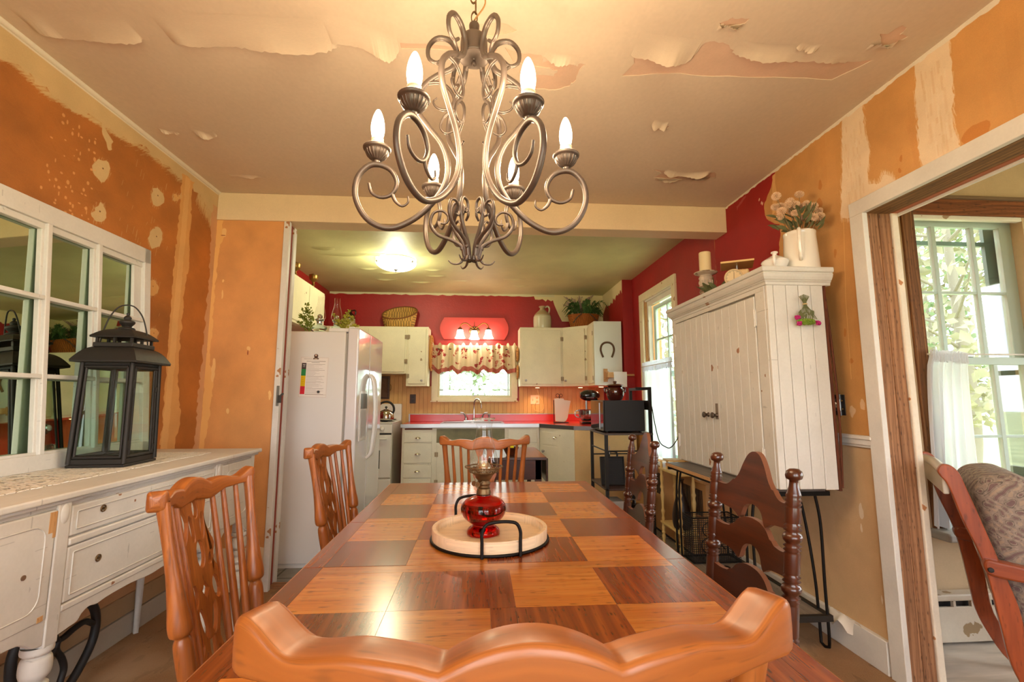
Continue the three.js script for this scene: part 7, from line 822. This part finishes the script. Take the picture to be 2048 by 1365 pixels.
{ // counter top objects
  const p = thing('notepad_stand', 'white paper pad on a black scrolled iron stand on the red counter', 'paper stand', [0.99, 0.887, -5.6]); part('stand', [rod([-0.09, 0, 0.0], [-0.09, 0.27, -0.02], 0.005), ring(0.02, 0.003, -0.04, 0.325, -0.02, 0, 18), ring(0.018, 0.003, 0.0, 0.325, -0.02, 0, 18), rod([-0.02, 0, -0.05], [-0.02, 0.31, -0.02], 0.005), BB(-0.09, 0.08, 0, 0.008, -0.06, 0.05, 0.002)], matteBlack, p); part('paper', (() => { const g = ex(shp([[-0.083, 0.29], [0.03, 0.29], [0.035, 0.272], [0.115, 0.262], [0.075, 0.06], [0.055, 0.024], [0.03, 0.01], [-0.075, 0.018]]), 0.012, 0.003); return tr(g, 0, 0, 0.0, -0.06); })(), mat([236, 214, 196], 0.85), p);
  const m = thing('stand_mixer', 'black stand mixer with steel bowl on the counter beside the microwave', 'mixer', [1.27, 0.887, -5.36]), bk = mat([20, 19, 20], 0.15, { clearcoat: 0.6 }); part('base', [BB(-0.1, 0.12, 0, 0.03, -0.08, 0.08, 0.012), BB(0.045, 0.115, 0.02, 0.28, -0.045, 0.045, 0.02)], bk, m); part('head', (() => { const g = ball(0.07, 0, 0, 0, 24, 16); g.scale(1.75, 0.95, 0.9); g.translate(0.01, 0.325, 0); return g; })(), bk, m); part('attachment_hub', [tr(disc(0.03, 0.012, 0, 0, 0, 20), -0.105, 0.335, 0.02, 0, 0, PI / 2), B(0.09, 0.016, 0.002, 0.0, 0.3, 0.0645)], chrome, m); part('bowl', lathe(smoothProfile([[0, 0.035], [0.05, 0.036], [0.075, 0.06], [0.09, 0.1], [0.095, 0.16], [0.1, 0.165], [0.09, 0.16], [0.08, 0.08], [0, 0.045]], 3), 28).translate(-0.03, 0, 0), mat([170, 165, 165], 0.1, { metalness: 1 }), m); part('bowl_handle', sweep([[-0.122, 0.15, 0.01], [-0.16, 0.145, 0.02], [-0.165, 0.09, 0.02], [-0.12, 0.07, 0.01]], 0.007, 16, 8), chrome, m); part('beater_shaft', rod([-0.03, 0.1, 0], [-0.03, 0.29, 0], 0.012), steel, m);
  const c = thing('microwave_cart', 'black metal and dark wood cart holding the microwave', 'cart', [0, 0, 0]), fr = mat([40, 37, 35], 0.5, { metalness: 0.5 }), x0 = 1.065, x1 = 1.45, za = -4.4, zb = -3.9, leg = (x, z, h) => part('leg', BB(x - 0.013, x + 0.013, 0, h, z - 0.013, z + 0.013, 0.002), fr, c, null, 'y'); leg(x0, za, 0.885); leg(x0, zb, 0.885); leg(x1, za, 1.275); leg(x1, zb, 1.275); part('shelf', BB(x0 - 0.015, x1 + 0.015, 0.872, 0.889, za - 0.015, zb + 0.015, 0.002), mat([74, 64, 56], 0.5), c); part('shelf', BB(x0 - 0.013, x1 + 0.013, 0.42, 0.436, za - 0.013, zb + 0.013, 0.002), mat([255, 255, 255], 0.5, { map: T.dark }), c); part('shelf', BB(x0 - 0.013, x1 + 0.013, 0.1, 0.116, za - 0.013, zb + 0.013, 0.002), mat([255, 255, 255], 0.5, { map: T.dark }), c);
  part('rail', [BB(x1 - 0.012, x1 + 0.012, 1.25, 1.275, za, zb, 0.002), BB(x1 - 0.012, x1 + 0.012, 1.08, 1.16, za, zb, 0.002), BB(1.33, x1, 1.25, 1.272, zb - 0.012, zb + 0.012, 0.002), BB(1.33, 1.345, 0.89, 1.25, zb - 0.5, zb - 0.488)], fr, c, null, 'z'); part('rail', [rod([x0, 0.74, zb], [x1, 0.74, zb], 0.006), rod([x0, 0.66, za], [x1, 0.66, za], 0.006), rod([x0, 0.74, za], [x0, 0.74, zb], 0.006)], fr, c);
  const mw = thing('microwave', 'black microwave oven with mirrored door on the metal cart', 'microwave', [1.05, 0.8895, -4.36]); part('case', [BB(0.012, 0.36, 0.012, 0.272, 0, 0.44, 0.004)], mat([24, 24, 24], 0.55), mw); part('door', BB(0, 0.012, 0.014, 0.27, 0.0, 0.44, 0.003), mat([60, 56, 56], 0.06, { metalness: 0.9 }), mw); part('handle', rod([-0.02, 0.03, 0.4], [-0.02, 0.25, 0.4], 0.006), steel, mw); for (const [x, z] of [[0.04, 0.04], [0.33, 0.04], [0.04, 0.4], [0.33, 0.4]]) part('foot', disc(0.012, 0.012, x, 0.006, z, 10), matteBlack, mw);
  const bp = thing('bean_pot', 'glossy dark brown lidded bean pot on top of the microwave', 'pot', [1.205, 1.1617, -4.08]); const br = mat([62, 18, 14], 0.1, { clearcoat: 0.8, clearcoatRoughness: 0.05 }); part('body', turned([[0, 0], [0.055, 0.002], [0.066, 0.02], [0.078, 0.06], [0.076, 0.095], [0.06, 0.122], [0.058, 0.128], [0, 0.128]], 30), br, bp); part('lid', turned([[0.075, 0.128], [0.076, 0.132], [0.05, 0.142], [0.016, 0.148], [0.012, 0.152], [0.018, 0.162], [0.012, 0.17], [0, 0.171]], 30), mat([92, 52, 30], 0.25, { clearcoat: 0.5 }), bp); for (const s of [-1, 1]) part('handle', sweep([[s * 0.06, 0.112, 0], [s * 0.09, 0.105, 0], [s * 0.09, 0.075, 0], [s * 0.076, 0.065, 0]], 0.008, 14, 8), br, bp);
  const g = thing('griddle_pan', 'black ridged cast iron griddle pan standing on the cart shelf', 'pan', [1.16, 0.4365, -4.05]); g.rotation.x = -0.14; part('plate', [BB(-0.1, 0.1, 0, 0.235, -0.01, 0.0, 0.004), Array.from({ length: 11 }, (_, i) => BB(-0.085, 0.085, 0.02 + i * 0.019, 0.028 + i * 0.019, 0, 0.005, 0.002))], matteBlack, g); part('rim', [BB(-0.106, -0.094, 0, 0.24, -0.01, 0.014, 0.004), BB(0.094, 0.106, 0, 0.24, -0.01, 0.014, 0.004), BB(-0.1, 0.1, 0, 0.01, -0.01, 0.014, 0.004), BB(-0.1, 0.1, 0.23, 0.24, -0.01, 0.014, 0.004)], matteBlack, g); part('handle', sweep([[-0.02, 0.24, 0], [-0.02, 0.275, 0], [0.045, 0.275, 0], [0.05, 0.24, 0]], 0.008, 20, 6), matteBlack, g); part('wire_hook', rod([-0.02, 0.26, 0.01], [-0.02, 0.33, 0.02], 0.003), steel, g);
  const cp = thing('cooking_pot', 'white enamel pot with dark lid on the bottom shelf of the cart', 'pot', [1.34, 0.1165, -4.1]); part('body', turned([[0, 0], [0.09, 0.002], [0.1, 0.02], [0.102, 0.13], [0.106, 0.135], [0, 0.135]], 26), enamel, cp); part('lid', turned([[0.106, 0.135], [0.104, 0.14], [0.05, 0.156], [0, 0.16]], 26), mat([40, 34, 32], 0.25), cp); part('lid_handle', sweep([[-0.025, 0.158, 0], [-0.02, 0.185, 0], [0.02, 0.185, 0], [0.025, 0.158, 0]], 0.006, 16, 8), steel, cp);
  const bx = thing('storage_box', 'grey ribbed storage box on the bottom shelf of the cart', 'box', [1.16, 0.1165, -4.08]); part('body', [BB(-0.07, 0.07, 0, 0.2, -0.1, 0.1, 0.006), Array.from({ length: 5 }, (_, i) => BB(-0.06 + i * 0.026, -0.05 + i * 0.026, 0.02, 0.18, 0.1, 0.104, 0.001))], mat([168, 160, 152], 0.6), bx, null, 'y');
}
{ // drop-leaf table behind the far chair
  const t = thing('drop_leaf_table', 'small dark brown drop-leaf table behind the far dining chair', 'table', [0.285, 0, -4.0]); part('top', BB(-0.235, 0.235, 0.708, 0.73, -0.38, 0.38, 0.004), darkWood, t, null, 'z'); for (const s of [-1, 1]) part('leaf', BB(s * 0.24 - 0.009, s * 0.24 + 0.009, 0.54, 0.722, -0.37, 0.37, 0.006), darkWood, t, null, 'z'); part('apron', [BB(-0.2, 0.2, 0.56, 0.708, 0.335, 0.355, 0.002), BB(-0.2, 0.2, 0.56, 0.708, -0.355, -0.335, 0.002), BB(-0.2, -0.18, 0.56, 0.708, -0.34, 0.34), BB(0.18, 0.2, 0.56, 0.708, -0.34, 0.34)], mat([255, 255, 255], 0.4, { map: T.mahog }), t); for (const x of [-0.175, 0.175]) for (const z of [-0.33, 0.33]) part('leg', [BB(x - 0.025, x + 0.025, 0.5, 0.708, z - 0.025, z + 0.025, 0.003), turnedBetween([x, 0, z], [x, 0.5, z], [[0.012, 0], [0.018, 0.2], [0.024, 0.7], [0.018, 0.9], [0.024, 1]], 12, 2)], darkWood, t, null, 'y');
  const b = thing('wooden_bowl', 'flared reddish wooden bowl on the drop-leaf table', 'bowl', [0.255, 0.7305, -3.76]); part('bowl', lathe(smoothProfile([[0, 0], [0.034, 0], [0.036, 0.006], [0.044, 0.02], [0.064, 0.06], [0.066, 0.064], [0.06, 0.062], [0.04, 0.02], [0, 0.012]], 3), 28), mat([255, 255, 255], 0.35, { map: T.mahog }), b);
  const s = thing('yellow_sponge', 'bright yellow sponge standing in the wooden bowl', 'sponge', [0.255, 0.744, -3.76]); part('sponge', [BB(-0.024, 0.024, 0, 0.08, -0.012, 0.012, 0.006), BB(-0.018, 0.0, 0.07, 0.086, -0.008, 0.008, 0.004)], mat([226, 214, 40], 0.9, { bumpMap: BUMP, bumpScale: 0.003 }), s);
}
{ // half curtain at the kitchen side window
  const t = thing('half_curtain', 'sheer white half curtain with ruffled top at the kitchen side window', 'curtain', [1.735, 0, -4.47]), sheer = mat([232, 236, 242], 0.95, { transmission: 0.55, thickness: 0, side: THREE.DoubleSide }); const f = (u, v) => 0.018 * sin(u * 60 + 2 * sin(u * 7)) * (0.5 + 0.5 * v) + 0.01 * sin(u * 23);
  part('fabric', grid(160, 12, (u, v) => [f(u, v), lerp(1.5, 0.625, v), lerp(-0.385, 0.385, u)]), sheer, t); part('ruffle', grid(200, 6, (u, v) => [0.012 * sin(u * 130) * (0.4 + abs(v - 0.5)), lerp(1.55, 1.46, v) + 0.006 * sin(u * 140), lerp(-0.39, 0.39, u)]), mat([226, 230, 242], 0.95, { transmission: 0.3, thickness: 0, side: THREE.DoubleSide }), t); part('rod', rod([0, 1.51, -0.41], [0, 1.51, 0.41], 0.005), white, t);
}
// ---------- living room beyond the doorway ----------
{
  const h = thing('baseboard_heater', 'stained white metal baseboard heater under the living room window', 'heater', [0, 0, 0]), hm = mat([255, 255, 255], 0.5, { map: paintTex([206, 196, 178], 701, { var_: 0.06, chip: [150, 126, 92], chipAt: 0.76 }) });
  part('cover', [BB(2.0, 4.3, 0.015, 0.175, -2.25, -2.236, 0.003), BB(2.0, 4.3, 0.205, 0.236, -2.29, -2.225, 0.008), BB(2.0, 4.3, 0.015, 0.22, -2.298, -2.29)], hm, h); for (let i = 0; i < 24; i++) part('rib', BB(2.02 + i * 0.094, 2.034 + i * 0.094, 0.17, 0.21, -2.252, -2.236, 0.002), hm, h); part('fins', BB(2.02, 4.28, 0.05, 0.2, -2.288, -2.262), matteBlack, h);
  const c = thing('white_curtain', 'sheer white cafe curtain gathered at the left of the living room window', 'curtain', [2.4, 0, -2.265]), sheer = mat([232, 234, 236], 0.95, { transmission: 0.45, thickness: 0, side: THREE.DoubleSide }); part('fabric', grid(120, 16, (u, v) => { const w = lerp(lerp(-0.05, 0.16, u), lerp(-0.13, 0.12, u), Math.sqrt(v)); return [w + 0.0 * v, lerp(1.405 - 0.02 * u, 0.535, v) + (v > 0.99 ? 0.01 * sin(u * 14) : 0), 0.02 * sin(u * 26 + 1.4 * v) * (0.5 + 0.5 * v) + 0.008 * sin(u * 60)]; }), sheer, c); part('heading', grid(100, 5, (u, v) => [lerp(-0.05, 0.16, u), lerp(1.43, 1.375, v) + 0.006 * sin(u * 70) - 0.012 * u, 0.004 + 0.01 * sin(u * 80)]), mat([226, 228, 230], 0.95, { transmission: 0.25, thickness: 0, side: THREE.DoubleSide }), c); part('rod', rod([-0.06, 1.41, 0], [0.66, 1.41, 0], 0.0045), white, c);
  const t = thing('recliner', 'reddish wooden framed armchair with grey paisley cushions in the living room', 'armchair', [1.87, 0, -1.75], -38.9 * PI / 180), cherry = mat([255, 255, 255], 0.35, { map: woodTex([116, 48, 20], [172, 84, 42], 711, { across: 8, fig: 0.4 }), clearcoat: 0.3 });
  const prof = [[-0.052, 0.893], [-0.045, 0.872], [-0.03, 0.85], [0.005, 0.712], [0.043, 0.59], [0.06, 0.495], [0.078, 0.333], [0.092, 0.217], [0.118, 0.14], [0.18, 0.03], [0.24, 0.0], [0.29, 0.0], [0.2, 0.12], [0.15, 0.22], [0.132, 0.415], [0.105, 0.53], [0.062, 0.7], [0.028, 0.83], [0.008, 0.895], [-0.012, 0.916], [-0.035, 0.918]];
  for (const z of [-0.03, -0.56]) part('side_frame', tr(ex(shp(spl(prof, 4)), 0.032, 0.004, 2), 0, 0, z), cherry, t, null, 'y'); part('head_rail', [sweep([[-0.03, 0.888, -0.02], [-0.03, 0.9, -0.28], [-0.03, 0.888, -0.54]], 0.02, 20, 8), BB(-0.04, -0.02, 0.8, 0.89, -0.54, -0.02, 0.006)], mat([196, 190, 176], 0.3), t, 'pale curved head rail');
  for (const z of [-0.022, -0.57]) part('arm', [ex(shp(spl([[0.045, 0.562], [0.055, 0.58], [0.09, 0.578], [0.3, 0.555], [0.55, 0.56], [0.6, 0.55], [0.6, 0.525], [0.5, 0.52], [0.25, 0.515], [0.1, 0.52], [0.055, 0.53]], 4)), 0.055, 0.008, 2)].map((g) => tr(g, 0, 0, z)), cherry, t, null, 'x'); for (const z of [-0.03, -0.56]) part('front_leg', tr(BB(0.54, 0.59, 0, 0.525, 0, 0.04, 0.006), 0, 0, z), cherry, t, null, 'y'); part('bolt', tr(turned([[0, 0], [0.009, 0], [0.008, 0.004], [0, 0.005]], 12), 0.062, 0.548, 0.036, PI / 2), matteBlack, t);
  const pais = dataTex(512, 512, (u, v) => { let c = mul3([150, 136, 124], 0.8 + 0.35 * fbm(u, v, 30, 30, 721, 3)); const w = fbm(u, v, 3, 3, 723, 2), a = sin((u * 5 + w * 2.2) * 6.28) * cos((v * 4 + w * 1.8) * 6.28), b = abs(a - 0.3); if (b < 0.09) c = mul3(c, 0.72); if (a > 0.62) c = mix3(c, [104, 76, 80], 0.6); if (a < -0.72) c = mix3(c, [176, 152, 128], 0.6); return c; }); pais.repeat.set(4.2, 4.2); const pm = mat([255, 255, 255], 0.95, { map: pais, bumpMap: BUMP, bumpScale: 0.003 });
  const pad = (w, h, d, x, y, z, rz) => { const g = new RoundedBoxGeometry(w, h, d, 8, min(w, h, d) * 0.42); return tr(fin(g), x, y, z, 0, 0, rz); }; part('back_cushion', [pad(0.19, 0.62, 0.5, 0.19, 0.58, -0.28, -0.16 + 0.32)], pm, t); part('seat_cushion', pad(0.56, 0.2, 0.5, 0.42, 0.36, -0.28, 0.04), pm, t);
}
renderer.render(scene, camera);
